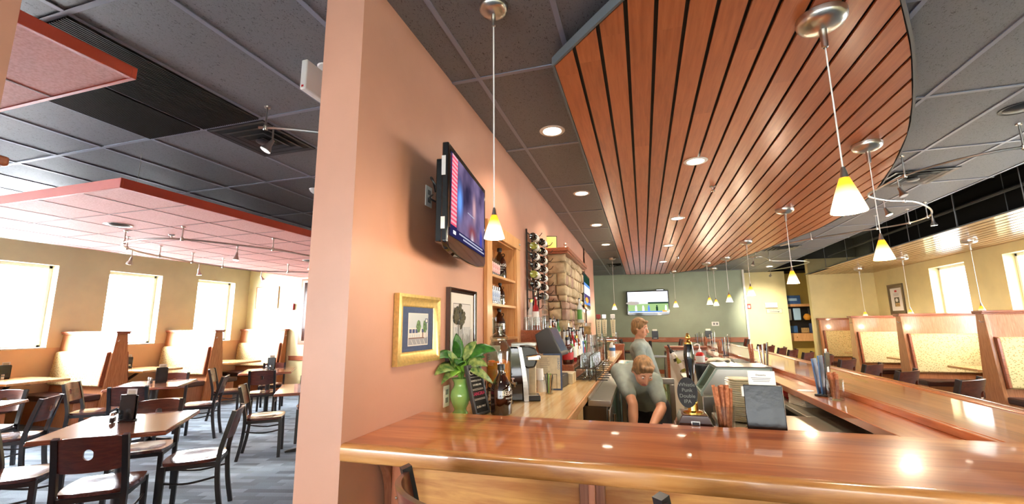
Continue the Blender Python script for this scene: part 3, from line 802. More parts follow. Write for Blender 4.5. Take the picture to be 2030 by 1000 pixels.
# ------------------------------------------------------------------ downlights
def downlight(x, y, z, label, power, group, size=100):
    e = thing('downlight', label, 'ceiling light', (x,y,z), 0, group)
    MB().lathe([(0.072,-0.001),(0.076,-0.006),(0.098,-0.005),(0.104,0.0),(0.072,0.0)], n=32).build('trim_ring', 'paint_white', e)
    MB().lathe([(0,-0.0035),(0.03,-0.003),(0.072,-0.0015),(0.072,0.0),(0,0.0)], n=28).build('lens', 'lens_warm', e)
    spot(e, (0,0,-0.02), power, size, 0.55, radius=0.06)
    return e
for i, y in enumerate((3.26, 5.04, 6.80, 8.60)):
    downlight(-0.62, y, CZ-0.001, ['round recessed light in the dark ceiling by the pink wall, nearest of four','round recessed light in the dark ceiling by the pink wall, second from the front','round recessed light in the dark ceiling by the pink wall, third from the front','round recessed light in the dark ceiling by the pink wall, farthest of four'][i], 30, 'recessed lights along the pink wall', 125)
for i, y in enumerate((4.04, 6.28, 8.50, 10.74)):
    downlight(0.54, y, WCZ-0.001, ['round recessed light in the wooden ceiling, nearest of four','round recessed light in the wooden ceiling, second from the front','round recessed light in the wooden ceiling, third from the front','round recessed light in the wooden ceiling, farthest of four'][i], 60, 'recessed lights in the wooden ceiling')
downlight(3.5, 13.6, CZ-0.008, 'distant round recessed light in front of the cream wall', 60, 'recessed lights near the cream wall')

# ------------------------------------------------------------------ pendants
def pendant(x, y, ztop, ztip, label, group, power=16, k=1.0):
    e = thing('pendant_light', label, 'pendant light', (x,y,ztip), 0, group)
    H = ztop-ztip; S = lambda pr: [(r*k, z*k) for r, z in pr]
    MB().lathe(S([(0.012,-0.070),(0.035,-0.067),(0.070,-0.058),(0.094,-0.044),(0.104,-0.030),(0.106,-0.022),(0.106,0.0),(0,0.0)]), (0,0,H), 28).build('canopy', 'nickel', e)
    MB().lathe(S([(0.008,-0.165),(0.014,-0.160),(0.017,-0.07),(0.015,-0.06),(0,-0.06)]), (0,0,H), 14).build('canopy_stem', 'nickel', e)
    MB().cyl((0,0,0.20*k),(0,0,H-0.16*k),0.0035,n=6).build('cord', 'white_plastic', e)
    MB().lathe(S([(0.019,0.155),(0.017,0.165),(0.008,0.21),(0.0,0.213)]), n=16).build('socket_cap', 'nickel', e)
    sh = MB().lathe([(0.066,0.0),(0.069,0.001),(0.067,0.012),(0.045,0.085),(0.020,0.158),(0.017,0.158),(0.042,0.085),(0.063,0.012),(0.066,0.0)], n=28).build('shade', 'shade_glass', e)
    sh.scale = (k,k,k)
    MB().lathe(S([(0,0.045),(0.015,0.05),(0.022,0.07),(0.015,0.10),(0.010,0.13),(0,0.13)]), n=12).build('bulb', 'bulb_warm', e)
    bulb_light(e, (0,0,-0.03), power)
    return e
gp = 'pendants under the wooden ceiling'
pendant(-0.62, 1.80, CZ-0.001, 1.885, 'amber cone pendant lamp hanging in front of the wall television', None, 6, 0.68)
pendant(0.905, 2.21, WCZ-0.001, 1.98, 'largest amber cone pendant lamp, hanging over the bar top from the wooden ceiling', gp, 14)
pendant(1.855, 4.07, WCZ-0.001, 1.98, 'amber cone pendant lamp over the long bar, second in size, beside the grey tiles', gp, 14)
pendant(1.84, 6.20, WCZ-0.001, 1.98, 'amber cone pendant lamp over the long bar, in front of the wall recess', gp, 14)
pendant(1.855, 8.50, WCZ-0.001, 1.97, 'amber cone pendant lamp in front of the cream wall, above the red alarm', gp, 14)
pendant(1.86, 10.55, WCZ-0.001, 1.955, 'small amber pendant lamp in front of the right part of the green wall', gp, 14)
pendant(1.88, 12.50, WCZ-0.001, 1.95, 'tiny amber pendant lamp at the green wall, upper one of the close pair', gp, 14)
pendant(1.56, 11.30, WCZ-0.001, 1.94, 'tiny amber pendant lamp before the green wall, lower one of the close pair', gp, 14)
pendant(0.90, 12.85, WCZ-0.001, 1.95, 'small amber pendant lamp right of the television on the green wall', gp, 14)
pendant(-0.62, 10.45, CZ-0.001, 1.835, 'small amber pendant lamp left of the television on the green wall', None, 14, 0.8)
gp = 'pendants over the right booths'
for i,y in enumerate((8.96, 10.93, 12.85)):
    pendant(5.29, y, 2.819, 1.575, ['amber pendant lamp hung from the pale slats, over the nearest right booth','amber pendant lamp hung from the pale slats, over the middle right booth','amber pendant lamp over the far right booth, in front of the khaki wall'][i], gp, 12)
# ------------------------------------------------------------------ the bar: worktop
e = thing('bar_worktop', 'glossy L-shaped wooden bar top running across the front and along the right', 'bar top', (0,0,1.02))
def round_slab(x0, x1, y0, y1, z0, z1, front):      # slab with a bullnose along one long side
    mb = MB(); h = (z1-z0)/2; n = 8
    prof = [(0.0, z0), (0.03, z0)]
    if front == '-y':
        pr = [(y1, z0)] + [(y0+0.02 - 0.02*sin(pi*i/n)**0.6 if 0 < i < n else y0+0.02, z0 + h - h*cos(pi*i/n)) for i in range(n+1)] + [(y1, z1)]
        mb.prism(pr, x0, x1, 'x')
    return mb
round_slab(-1.098, 1.70, 1.44, 2.065, 0.0, 0.05, '-y').build('front_top', 'wood_bar_x', e, angle=50)
# bullnose facing strip in paler wood under the lip
pr = [(1.456,-0.012),(1.440,-0.010),(1.435,-0.004),(1.434,0.004),(1.434,0.036),(1.436,0.043),(1.441,0.048),(1.450,0.0503),(1.466,0.0503),(1.466,-0.012)]
MB().prism(pr, -1.098, 1.74, 'x').build('front_edge', 'wood_bar_edge', e, angle=50)
MB().box(1.215, 1.66, 2.065, 10.0, 0.0, 0.05).build('long_top', 'wood_bar_y', e, 0.002)
rail = [(1.655,0.0),(1.655,0.052),(1.675,0.062),(1.70,0.066),(1.722,0.060),(1.735,0.042),(1.735,0.005),(1.715,-0.012),(1.67,-0.012)]
MB().prism(rail, 1.44, 10.0, 'y').build('edge_rail', 'wood_bar_edge_y', e, angle=50)
MB().box(0.985, 1.215, 2.065, 10.0, -0.03, 0.012).box(1.195,1.2155,2.065,10.0,0.012,0.048).build('inner_shelf', 'wood_bar_y', e, 0.003)
MB().box(0.06, 0.985, 2.065, 2.27, -0.03, 0.012).build('inner_shelf', 'wood_bar_x', e, 0.003)
# bar front (the die wall under the top)
e = thing('bar_panelling', 'wood panelled front of the bar under the glossy top, with bracket and stiles', 'bar front', (0,0,0))
MB().box(-1.097, 1.60, 1.76, 1.80, 0.0, 1.005).build('front_panel', 'wood_front', e)
MB().box(1.56, 1.60, 1.80, 10.0, 0, 1.005).build('side_panel', 'wood_front', e)
MB().box(-1.05, -0.985, 1.715, 1.76, 0.60, 1.006).box(-1.038,-0.997,1.705,1.715,0.62,1.006).build('pilaster', 'wood_pilaster', e, 0.005)
for sx in (-0.265, 0.66, 1.45):
    MB().box(sx, sx+0.035, 1.735, 1.76, 0.0, 1.004).box(sx+0.06, sx+0.095, 1.735, 1.76, 0, 1.004).build('stile', 'wood_stile', e, 0.003)
    MB().box(sx+0.035, sx+0.06, 1.725, 1.76, 0.0, 1.004).build('stile_strip', 'wood_pilaster', e, 0.003)
# corbel: a curved bracket on the pilaster's left
cp = [(1.76,1.006),(1.60,1.006),(1.60,0.975)] + [(1.615+0.11*sin(i/8*pi/2), 0.96-0.19*(1-cos(i/8*pi/2))) for i in range(9)] + [(1.728,0.70),(1.738,0.67),(1.76,0.66)]
MB().prism(cp, -1.09, -1.052, 'x').build('corbel', 'wood_stile', e, 0.004)
MB().ball((-1.018,1.704,0.80),0.006,n=10,m=6).build('screw_cap', 'nickel', e)
MB().box(-1.096, 1.60, 1.68, 1.76, 0, 0.10).build('plinth', 'wood_stile', e, 0.005)
# ------------------------------------------------------------------ back counter
BZ = 1.0
e = thing('back_counter', 'pale maple back counter running along the pink wall behind the bar', 'counter', (0,0,0))
MB().box(-1.098, -0.425, 2.08, 8.7, BZ-0.045, BZ).build('worktop', 'wood_maple', e)
MB().box(-0.425, -0.413, 2.08, 8.7, BZ-0.047, BZ+0.001).build('front_lip', 'wood_oak_y', e, 0.003)
for i, (a, b) in enumerate(((2.08,2.64),(2.64,3.20))):
    c = thing('base_cabinet', ['maple base cabinet under the back counter, next to the front bar','maple base cabinet under the back counter, beside the steel cooler'][i], 'cabinet', (-0.76,(a+b)/2,0), 0, 'maple base cabinets')
    L = (b-a)/2-0.003
    MB().box(-0.31,0.30,-L,L,0.10,0.952).build('cabinet_body', 'wood_maple_z', c)
    MB().box(-0.31,0.26,-L,L,0.0,0.10).build('toe_kick', 'black_plastic', c)
    for k in (0,1):
        d = MB().box(0.302,0.32,-L+0.01+k*L,k*L-0.006,0.12,0.93).build('cabinet_door', 'wood_maple_z', c, 0.004)
        hy = (k*L-0.006)-0.05 if k == 0 else 0.05
        MB().tube(smooth_path([(0.32,hy,0.70),(0.35,hy,0.705),(0.352,hy,0.75),(0.35,hy,0.795),(0.32,hy,0.80)],4),0.006,8).build('door_handle', 'nickel', d)
# raised wooden tiers for bottles
tag(MB().box(-1.098,-0.62,4.23,5.18,1.115,1.14).box(-0.855,-0.62,3.97,4.23,1.115,1.14).box(-0.82,-0.62,5.18,7.2,1.115,1.14).box(-0.855,-0.62,3.97,3.99,BZ+.001,1.115).box(-0.64,-0.62,3.99,7.2,BZ+.001,1.115).box(-1.098,-0.93,4.3,5.18,1.14,1.24).build('bottle_steps', 'wood_trim_y', bevel=0.003), 'reddish wooden steps on the back counter carrying the liquor bottles', 'shelf')
tag(MB().box(-1.098,-0.865,3.84,4.22,1.425,1.45).box(-1.098,-0.88,3.84,3.86,BZ,1.425).box(-1.098,-0.88,4.20,4.22,1.14,1.425).box(-1.097,-1.08,3.86,4.20,1.0,1.425).box(-1.08,-0.88,3.86,3.97,1.25,1.27).build('bar_cupboard', 'wood_trim_y', bevel=0.003), 'small open wooden cupboard on the back counter behind the register, glasses on top', 'cupboard')
# ------------------------------------------------------------------ steel under-counter coolers
e = thing('steel_cooler', 'stainless under-counter cooler with a flat steel top beside the maple counter', 'cooler', (0,0,0))
MB().box(-0.41,-0.25,3.23,4.95,0.925,0.965).box(-0.41,-0.39,3.23,4.95,0.965,0.985).build('steel_top', 'steel_worn', e, 0.003)
MB().box(-1.05,-0.28,3.25,4.94,0.08,0.924).build('cooler_body', 'steel_dark', e, 0.004)
MB().box(-0.28,-0.26,3.27,3.9,0.10,0.90).build('cooler_door', 'steel', e, 0.006)
MB().box(-0.28,-0.26,4.62,4.92,0.10,0.90).build('cooler_door', 'steel', e, 0.006)
MB().box(-0.28,-0.27,3.93,4.6,0.10,0.90).build('cooler_opening', 'black_plastic', e)
for k in range(3): MB().cyl((-0.235,3.33+0.0*k,0.16),(-0.235,3.33,0.86),0.012).build('door_handle', 'steel', e) if k == 0 else None
# the open glass door, swung across the aisle
d = bpy.data.objects.new('open_door', None); C.objects.link(d); d.parent = e; d.location = (-0.245, 4.58, 0)
fr = MB().box(0.0,0.50,-0.025,0.025,0.92,0.975).box(0.0,0.50,-0.025,0.025,0.10,0.155).box(0.0,0.045,-0.025,0.025,0.155,0.92).box(0.455,0.50,-0.025,0.025,0.155,0.92)
fr.build('door_frame', 'steel_worn', d, 0.004)
MB().box(0.045,0.455,-0.008,0.008,0.155,0.92).build('door_pane', 'glass_tint', d)
# second cooler further back with things on top
e = thing('steel_cooler', 'second stainless cooler farther along the aisle, under the red folder', 'cooler', (0,0,0))
MB().box(-0.41,-0.12,5.6,7.4,0.88,0.92).build('steel_top', 'steel_worn', e, 0.003)
MB().box(-1.05,-0.16,5.62,7.38,0.08,0.88).build('cooler_body', 'steel', e, 0.004)
e = thing('folder', 'red folder lying on the far steel cooler by the aisle', 'folder', (-0.265,6.0,0.921))
MB().box(-0.13,0.13,-0.28,0.28,0,0.012).box(-0.13,0.13,-0.28,0.28,0.022,0.032).box(-0.13,-0.124,-0.28,0.28,0.0,0.032).build('folder_cover','book_red',e,0.002)
MB().box(-0.122,0.125,-0.275,0.275,0.012,0.022).build('folder_pages','paper',e)
for i,(y,lab) in enumerate(((5.06,'tall pale mint plastic bin standing in the aisle, nearer of two'),(5.34,'tall pale mint plastic bin standing in the aisle, behind the other'))):
    c = thing('plastic_bin', lab, 'bin', (-0.155,y,0), 0, 'mint bins in the aisle')
    m = MB().box(-0.07,0.07,-0.12,0.12,0.0,0.02).box(-0.07,-0.06,-0.12,0.12,0.02,1.06).box(0.06,0.07,-0.12,0.12,0.02,1.06).box(-0.06,0.06,-0.12,-0.105,0.02,1.06).box(-0.06,0.06,0.105,0.12,0.02,1.06)
    m.build('bin_wall','mint',c,0.006)
    MB().box(-0.04,0.04,-0.1205,-0.1195,0.93,0.96).build('grip_slot','black_plastic',c)
# ------------------------------------------------------------------ inner bar, right of the aisle
e = thing('steel_counter', 'worn stainless work counter inside the bar, left of the long bar top', 'counter', (0,0,0))
MB().box(0.40,1.50,2.33,3.25,0.885,0.915).box(0.95,1.50,3.25,4.4,0.885,0.915).build('steel_top', 'steel_top_worn', e, 0.004)
MB().box(0.42,1.48,2.36,3.23,0.10,0.885).box(0.97,1.48,3.23,4.38,0.10,0.885).build('steel_cabinet', 'steel_dark', e, 0.004)
for x,y in ((0.46,2.4),(1.4,2.4),(1.02,4.3),(1.4,4.3)): MB().cyl((x,y,0),(x,y,0.1),0.02,n=10).build('leg','steel',e)
# cold display with slanting glass
e = thing('display_cooler', 'stainless cold display with a slanting glass front and dark top, inside the bar', 'display cooler', (0.54,3.84,0))
MB().box(-0.125,0.39,0.0,0.36,0.10,0.93).build('display_body','steel_worn',e,0.006)
fr = MB()
for y in (0.004, 0.356):
    fr.bar([(-0.125,y,0.93),(-0.128,y,0.955),(0.0,y,1.145)],0.008).bar([(0.0,y,1.145),(0.385,y,1.145)],0.008).bar([(0.38,y,0.93),(0.38,y,1.145)],0.008)
fr.bar([(-0.128,0.0,0.955),(-0.128,0.36,0.955)],0.007).bar([(0.0,0.0,1.145),(0.0,0.36,1.145)],0.007)
fr.build('display_frame','hood_green',e)
MB().box(-0.006,0.39,-0.006,0.366,1.15,1.160).build('display_lid','steel_dark',e,0.003)
MB().prism([(-0.124,0.957),(-0.002,1.14),(0.001,1.138),(-0.120,0.955)],0.01,0.35,'y').build('slanted_pane','glass_tint',e)
MB().prism([(-0.115,0.96),(0.004,1.138),(0.372,1.138),(0.372,0.94),(-0.115,0.94)],0.0,0.003,'y').build('end_panel','steel_worn',e)
rk = MB()
for i in range(12): rk.cyl((-0.09+i*0.036,0.02,0.945),(-0.09+i*0.036,0.34,0.945),0.003,n=5)
rk.build('wire_rack','chrome',e)
# stack of plates: each one a plate
plate = None
for i in range(20):
    z = 0.916 + 0.0125*i
    lab = 'cream dinner plate in the tall stack behind the black menu, not the topmost'
    if i == 19: lab = 'topmost cream plate of the tall stack behind the black menu'
    if plate is None:
        plate = tag(MB().lathe([(0,0.0),(0.05,0.0),(0.055,0.003),(0.078,0.011),(0.080,0.0135),(0.055,0.006),(0.05,0.003),(0,0.003)], n=32).build('plate','ceramic',loc=(0.540,3.0,z)), lab, 'plate', 'stack of cream plates')
    else:
        p = plate.copy(); C.objects.link(p); p.location = (0.540+rnd.uniform(-.003,.003), 3.0+rnd.uniform(-.003,.003), z); p['label'] = lab
# napkin stack
e = thing('napkin_stack','short stack of white paper napkins on the steel counter','napkins',(1.095,3.68,0.916),0.25)
for i in range(10):
    a = rnd.uniform(-.03,.03); m = MB(); m.M = Matrix.Rotation(a,4,'Z'); m.box(-0.078,0.078,-0.10,0.10,0.007*i,0.007*i+0.0062); m.build('napkin','napkin',e,0.002)
# ketchup bowl, green-capped bottle, tongs cloth
e = thing('sauce_bowl','red bowl of sauce beside the stack of napkins','bowl',(1.07,3.95,0.916))
MB().lathe([(0.0,0.004),(0.04,0.0),(0.045,0.006),(0.08,0.045),(0.085,0.065),(0.081,0.065),(0.075,0.045),(0.04,0.012),(0,0.012)],n=24).build('bowl','red_sauce',e)
MB().lathe([(0,0.05),(0.074,0.048),(0.04,0.056),(0,0.058)],n=20).build('sauce','label_red',e)
e = thing('sauce_bottle','red sauce bottle with a bright green cap behind the napkins','bottle',(0.945,4.3,0.916))
MB().lathe([(0,0),(0.035,0),(0.036,0.12),(0.03,0.15),(0.018,0.165),(0,0.165)],n=18).build('bottle_body','red_sauce',e)
MB().lathe([(0.019,0.165),(0.02,0.19),(0.012,0.20),(0.005,0.225),(0,0.226)],n=16).build('cap','green_cap',e)
e = thing('metal_tongs','steel serving tongs lying on the steel counter behind the pretzel glass','tongs',(0.49,2.72,0.918),1.1)
MB().bar([(-0.10,0.012,0.006),(0.12,0.004,0.012)],0.004).bar([(-0.10,-0.012,0.006),(0.12,-0.004,0.012)],0.004).build('tong_arms','steel',e)
# ------------------------------------------------------------------ divider at the end of the inner bar
e = thing('bar_divider','low divider wall with a moulded wooden cap at the far end of the aisle','divider',(0,0,0))
MB().box(0.40,0.98,8.0,8.14,0.0,1.05).build('divider_panel','paint_white',e)
MB().box(0.36,0.40,7.985,8.155,0.0,1.05).build('divider_post','wood_trim',e,0.004)
MB().box(0.35,0.99,7.97,8.17,1.05,1.08).box(0.33,1.0,7.95,8.19,1.08,1.115).build('divider_cap','wood_trim',e,0.006)
for x_,z_ in ((0.47,0.86),(0.56,0.70)): MB().cyl((x_,8.0,z_),(x_,7.90,z_+0.01),0.008,n=8).cyl((x_+0.05,8.0,z_+0.18),(x_+0.05,7.93,z_+0.18),0.006,n=8).build('bottle_peg','iron',e)
e = thing('side_cabinet','maple side cabinet with a steel top beside the divider at the far end','cabinet',(0,0,0))
MB().box(0.64,0.97,6.2,7.95,0.92,0.95).build('steel_top','steel_worn',e,0.003)
MB().box(0.66,0.96,6.22,7.93,0.0,0.92).build('side_body','wood_maple_z',e)
e = thing('folder','red folder lying on the maple side cabinet before the divider','folder',(0.80,7.3,0.951)); MB().box(-0.12,0.12,-0.2,0.2,0,0.02).build('folder_cover','book_red',e,0.003)
e = thing('steel_stand','grey steel stand with two shelves at the far end of the aisle','stand',(0.27,9.0,0))
for x in (-0.12,0.10):
    for y in (-0.2,0.2): MB().box(x,x+0.02,y,y+0.02,0,0.86).build('leg','steel',e)
MB().box(-0.12,0.12,-0.2,0.22,0.86,0.88).build('stand_top','steel',e); MB().box(-0.12,0.12,-0.2,0.22,0.45,0.46).build('stand_shelf','steel',e)
# ------------------------------------------------------------------ things on the pink wall (local: x right, z up, -y out of the wall)
HP = pi/2
def frame(e, w, h, fw, d, mat, name='picture_frame', prof=None):
    m = MB(); W, H = w/2, h/2
    # mitred moulding, raised toward the outside
    pr = [(0.0,0.0),(0.0,-d),(fw*0.25,-d*1.15),(fw*0.55,-d*0.75),(fw*0.85,-d*0.6),(fw,-d*0.45),(fw,0.0)]
    n = len(pr)
    cs = []
    for sx, sz in ((-1,-1),(1,-1),(1,1),(-1,1)):
        cs.append([(sx*(W-p[0]), p[1], sz*(H-p[0])) for p in pr])
    vs = [v for c in cs for v in c]; fs = []
    for k in range(4):
        k2 = (k+1)%4
        for i in range(n-1): fs.append((k*n+i, k2*n+i, k2*n+i+1, k*n+i+1))
    m.add(vs, fs)
    return m.build(name, mat, e, angle=25)
e = thing('framed_picture','gold-framed painting of a pale shopfront on a navy mount on the pink wall','picture',(XW+0.001,1.98,1.485),HP)
frame(e,0.43,0.335,0.06,0.028,'gold_leaf')
MB().box(-0.165,0.165,-0.012,-0.0,-0.117,0.117).build('mount_board','navy',e)
P('wash_sky',(196,206,212),0.7); P('wash_white',(226,224,218),0.7); P('wash_grey',(160,162,170),0.7); P('wash_green',(96,130,90),0.7,var=0.25,vscale=60); P('wash_blue',(64,82,128),0.7); P('wash_brown',(120,90,80),0.7)
y = -0.0128
m = MB()
def q(x0,x1,z0,z1,mi,yy=None):
    global y
    m.cur = mi; y -= 0.00012
    m.quad((x0,y,z0),(x1,y,z0),(x1,y,z1),(x0,y,z1))
def blob(cx,cz,rx,rz,mi,n=14,jit=0.12):
    global y
    m.cur = mi; y -= 0.00012
    m.poly([(cx+rx*(1+rnd.uniform(-jit,jit))*cos(2*pi*i/n), y, cz+rz*(1+rnd.uniform(-jit,jit))*sin(2*pi*i/n)) for i in range(n)])
q(-0.105,0.098,-0.082,0.078,1)            # paper
q(-0.10,0.093,-0.020,0.074,0)             # sky
q(-0.10,0.093,-0.077,-0.042,2)            # street
q(-0.10,0.085,-0.045,0.004,1)             # building
for i in range(3): q(-0.094+0.030*i,-0.070+0.030*i,-0.020,-0.001,4)
q(0.030,0.052,-0.018,0.0,4); q(0.036,0.046,-0.044,-0.018,5)
for i in range(5): q(-0.092+0.022*i,-0.080+0.022*i,-0.040,-0.026,0)
q(-0.10,0.055,-0.047,-0.042,5)
for cx in (-0.005,0.062): blob(cx,0.012,0.023,0.032,3)
q(0.074,0.077,-0.075,0.03,4); q(0.062,0.090,0.03,0.052,4); q(0.067,0.085,0.034,0.048,1)
for i in range(4): m.cur=1; y-=0.0001; m.quad((-0.06+0.04*i,y,-0.075),(-0.055+0.04*i,y,-0.075),(-0.075+0.04*i,y,-0.052),(-0.078+0.04*i,y,-0.052))
m.build('painting',['wash_sky','wash_white','wash_grey','wash_green','wash_blue','wash_brown'],e)
MB().quad((-0.165,-0.016,-0.117),(0.165,-0.016,-0.117),(0.165,-0.016,0.117),(-0.165,-0.016,0.117)).build('picture_glass','picture_glass',e)

e = thing('framed_picture','narrow brown-framed tree and waterfall print behind the vase on the pink wall','picture',(XW+0.001,2.535,1.47),HP)
frame(e,0.43,0.51,0.028,0.025,'wood_dark')
MB().box(-0.19,0.19,-0.010,0.0,-0.23,0.23).build('mount_board','paper',e)
y = -0.011; m = MB()
P('wash_tree',(98,92,66),0.7,col2=(52,54,36),vscale=60); P('wash_fall',(176,180,178),0.7,col2=(226,228,226),vscale=40,stretch=(4,1,0.6)); P('wash_dark',(60,62,58),0.7)
q(-0.135,0.135,-0.185,0.165,2); q(-0.132,0.132,-0.182,0.162,1); q(-0.132,0.132,0.02,0.162,3)
for i in range(60):
    a_ = rnd.uniform(0,6.28); r_ = rnd.uniform(0,1)**0.5
    blob(-0.045+0.085*r_*cos(a_),0.085+0.07*r_*sin(a_),rnd.uniform(0.014,0.024),rnd.uniform(0.010,0.018),0 if i%5 else 2,9,0.25)
q(-0.075,-0.067,-0.03,0.05,2); q(-0.02,-0.013,-0.02,0.05,2)
for i in range(16):
    x_ = -0.125+0.0165*i; q(x_,x_+rnd.uniform(0.002,0.005),-0.175,-0.01+rnd.uniform(-0.05,0.03),2 if i%3 else 0)
for i in range(10): blob(rnd.uniform(-0.12,0.12),rnd.uniform(-0.17,-0.14),0.02,0.010,2,8,0.3)
m.build('print',['wash_tree','wash_fall','wash_dark','wash_white'],e)
MB().quad((-0.19,-0.016,-0.23),(0.19,-0.016,-0.23),(0.19,-0.016,0.23),(-0.19,-0.016,0.23)).build('picture_glass','picture_glass',e)
def outlet(y0, z0, label, horiz=False):
    e = thing('wall_outlet', label, 'outlet', (XW+0.001,y0,z0), HP, 'wall outlets')
    w, h = (0.036,0.058)
    MB().box(-w,w,-0.006,0,-h,h).build('cover_plate','white_plastic',e,0.002)
    m = MB()
    for dz in (-0.022,0.022): m.box(-0.016,0.016,-0.0085,-0.006,dz-0.014,dz+0.014)
    m.build('receptacle','grey_plastic',e,0.002)
    return e
outlet(2.335,1.105,'white wall outlet low on the pink wall beside the green vase')
outlet(2.07,2.205,'white wall outlet with plugs behind the near wall television')
# ---- near television on the pink wall
EMIT('tv_mid',(70,58,92),0.8)
def tv_blur():
    """out-of-focus broadcast picture: soft patches of colour on the screen"""
    m = bpy.data.materials.new('tv_blur'); m.use_nodes = True; nt = m.node_tree; nt.nodes.clear(); MAT['tv_blur'] = m; L = nt.links
    out = N(nt,'ShaderNodeOutputMaterial'); e = N(nt,'ShaderNodeEmission'); e.inputs[1].default_value = 0.85; L.new(e.outputs[0], out.inputs[0])
    tc = N(nt,'ShaderNodeTexCoord'); prev = None
    no = N(nt,'ShaderNodeTexNoise'); no.inputs['Scale'].default_value = 5; no.inputs['Detail'].default_value = 2; L.new(tc.outputs['Object'], no.inputs['Vector'])
    cr = N(nt,'ShaderNodeValToRGB'); cr.color_ramp.elements[0].color = lin((44,38,66)); cr.color_ramp.elements[1].color = lin((112,96,128)); cr.color_ramp.elements[0].position = .35; cr.color_ramp.elements[1].position = .65
    L.new(no.outputs[0], cr.inputs[0]); prev = cr.outputs[0]
    for (cx, cz, sx, sz, col) in ((-0.20,0.02,0.09,0.16,(96,140,216)),(-0.06,0.10,0.13,0.16,(40,36,60)),(0.10,0.05,0.07,0.14,(178,140,146)),(0.06,-0.10,0.16,0.08,(120,60,66)),(0.06,-0.16,0.06,0.09,(190,176,190)),(0.27,-0.10,0.06,0.12,(60,64,150))):
        mp = N(nt,'ShaderNodeMapping'); mp.vector_type = 'TEXTURE'; mp.inputs['Location'].default_value = (cx,0,cz); mp.inputs['Scale'].default_value = (sx,10,sz); L.new(tc.outputs['Object'], mp.inputs['Vector'])
        gr = N(nt,'ShaderNodeTexGradient', gradient_type='QUADRATIC_SPHERE'); L.new(mp.outputs[0], gr.inputs[0])
        mu = N(nt,'ShaderNodeMath', operation='MULTIPLY'); mu.inputs[1].default_value = 1.6; mu.use_clamp = True; L.new(gr.outputs[1], mu.inputs[0])
        mx = N(nt,'ShaderNodeMix', data_type='RGBA'); mx.inputs[7].default_value = lin(col); L.new(mu.outputs[0], mx.inputs[0]); L.new(prev, mx.inputs[6]); prev = mx.outputs[2]
    L.new(prev, e.inputs[0])
tv_blur()
def television(name, label, loc, rz, w, h, tilt, picture, bez=0.03, low=0.075, deep=0.085):
    e = thing('television', label, 'television', loc, rz)
    e.rotation_euler = (tilt, 0, rz)
    W, H = w/2, h/2
    b = MB().prism([(-W,-H+0.04),(-W+0.03,-H+0.012),(-W*0.5,-H-0.008),(0,-H-0.014),(W*0.5,-H-0.008),(W-0.03,-H+0.012),(W,-H+0.04),(W,H),(-W,H)], -deep*0.4, 0, 'y')
    b.box(-W+0.06,W-0.06,0,deep*0.6,-H+0.05,H-0.06)
    b.build('tv_body','black_gloss',e,0.006)
    sw, sz0, sz1 = W-bez, -H+low, H-bez
    MB().box(-sw,sw,-deep*0.4-0.0015,-deep*0.4,sz0,sz1).build('screen_panel','black_gloss',e)
    picture(e, sw, sz0, sz1, -deep*0.4-0.0016)
    return e
def news(e, sw, z0, z1, y0):
    global y, m
    y = y0; m = MB(); w = 2*sw; h = z1-z0
    X = lambda u: -sw+u*w
    Z = lambda v: z0+v*h
    q(X(0.01),X(0.99),Z(0.01),Z(0.99),0)
    q(X(0.16),X(0.99),Z(0.12),Z(0.99),1)
    q(X(0.44),X(0.64),Z(0.44),Z(0.452),5)
    for i in range(16): q(X(0.02),X(0.15),Z(0.14+0.052*i),Z(0.165+0.052*i),6); q(X(0.02),X(0.15),Z(0.165+0.052*i),Z(0.192+0.052*i),3)
    q(X(0.01),X(0.99),Z(0.01),Z(0.10),0); q(X(0.20),X(0.90),Z(0.075),Z(0.095),5); q(X(0.06),X(0.12),Z(0.04),Z(0.08),7); q(X(0.30),X(0.95),Z(0.035),Z(0.055),5)
    m.build('screen_image',['tv_navy','tv_blur','tv_blue','tv_pink','tv_skin','tv_grey','tv_red','tv_white','tv_mid'],e)
tv = television('television','black wall television with a lit news picture on the pink wall, near the pendant', (-0.955,2.235,2.13), HP+0.125, 0.80, 0.545, 0.0, news)
MB().box(-0.05,0.05,0.05,0.125,-0.06,0.06).build('wall_bracket','black_plastic',tv,0.004)
MB().tube(smooth_path([(-0.26,0.045,0.05),(-0.30,0.09,0.12),(-0.24,0.105,0.14),(-0.20,0.10,0.08)],5),0.005,6).tube(smooth_path([(-0.22,0.05,0.0),(-0.28,0.10,0.02),(-0.22,0.11,0.06)],5),0.005,6).build('power_cord','black_plastic',tv)
MB().box(-0.4025,-0.4005,-0.02,0.0,0.10,0.20).box(-0.4025,-0.4005,-0.02,0.0,-0.17,-0.11).build('side_sticker','white_plastic',tv)
def scenic(e, sw, z0, z1, y0):
    global y, m
    y = y0; m = MB(); w=2*sw; h=z1-z0
    X = lambda u: -sw+u*w
    Z = lambda v: z0+v*h
    q(X(0),X(1),Z(0),Z(1),0); q(X(0),X(1),Z(0.35),Z(0.62),1); q(X(0),X(1),Z(0.1),Z(0.35),2); blob(X(0.4),Z(0.16),0.25*w,0.10*h,3); q(X(0),X(1),Z(0.72),Z(1),4)
    m.build('screen_image',['tv_sky','tv_white','tv_purple','tv_orange','tv_dark'],e)
television('television','second wall television on the pink wall just past the stone chimney, seen edge-on',(-0.90,7.28,2.03),HP+0.03,1.08,0.58,0,scenic)
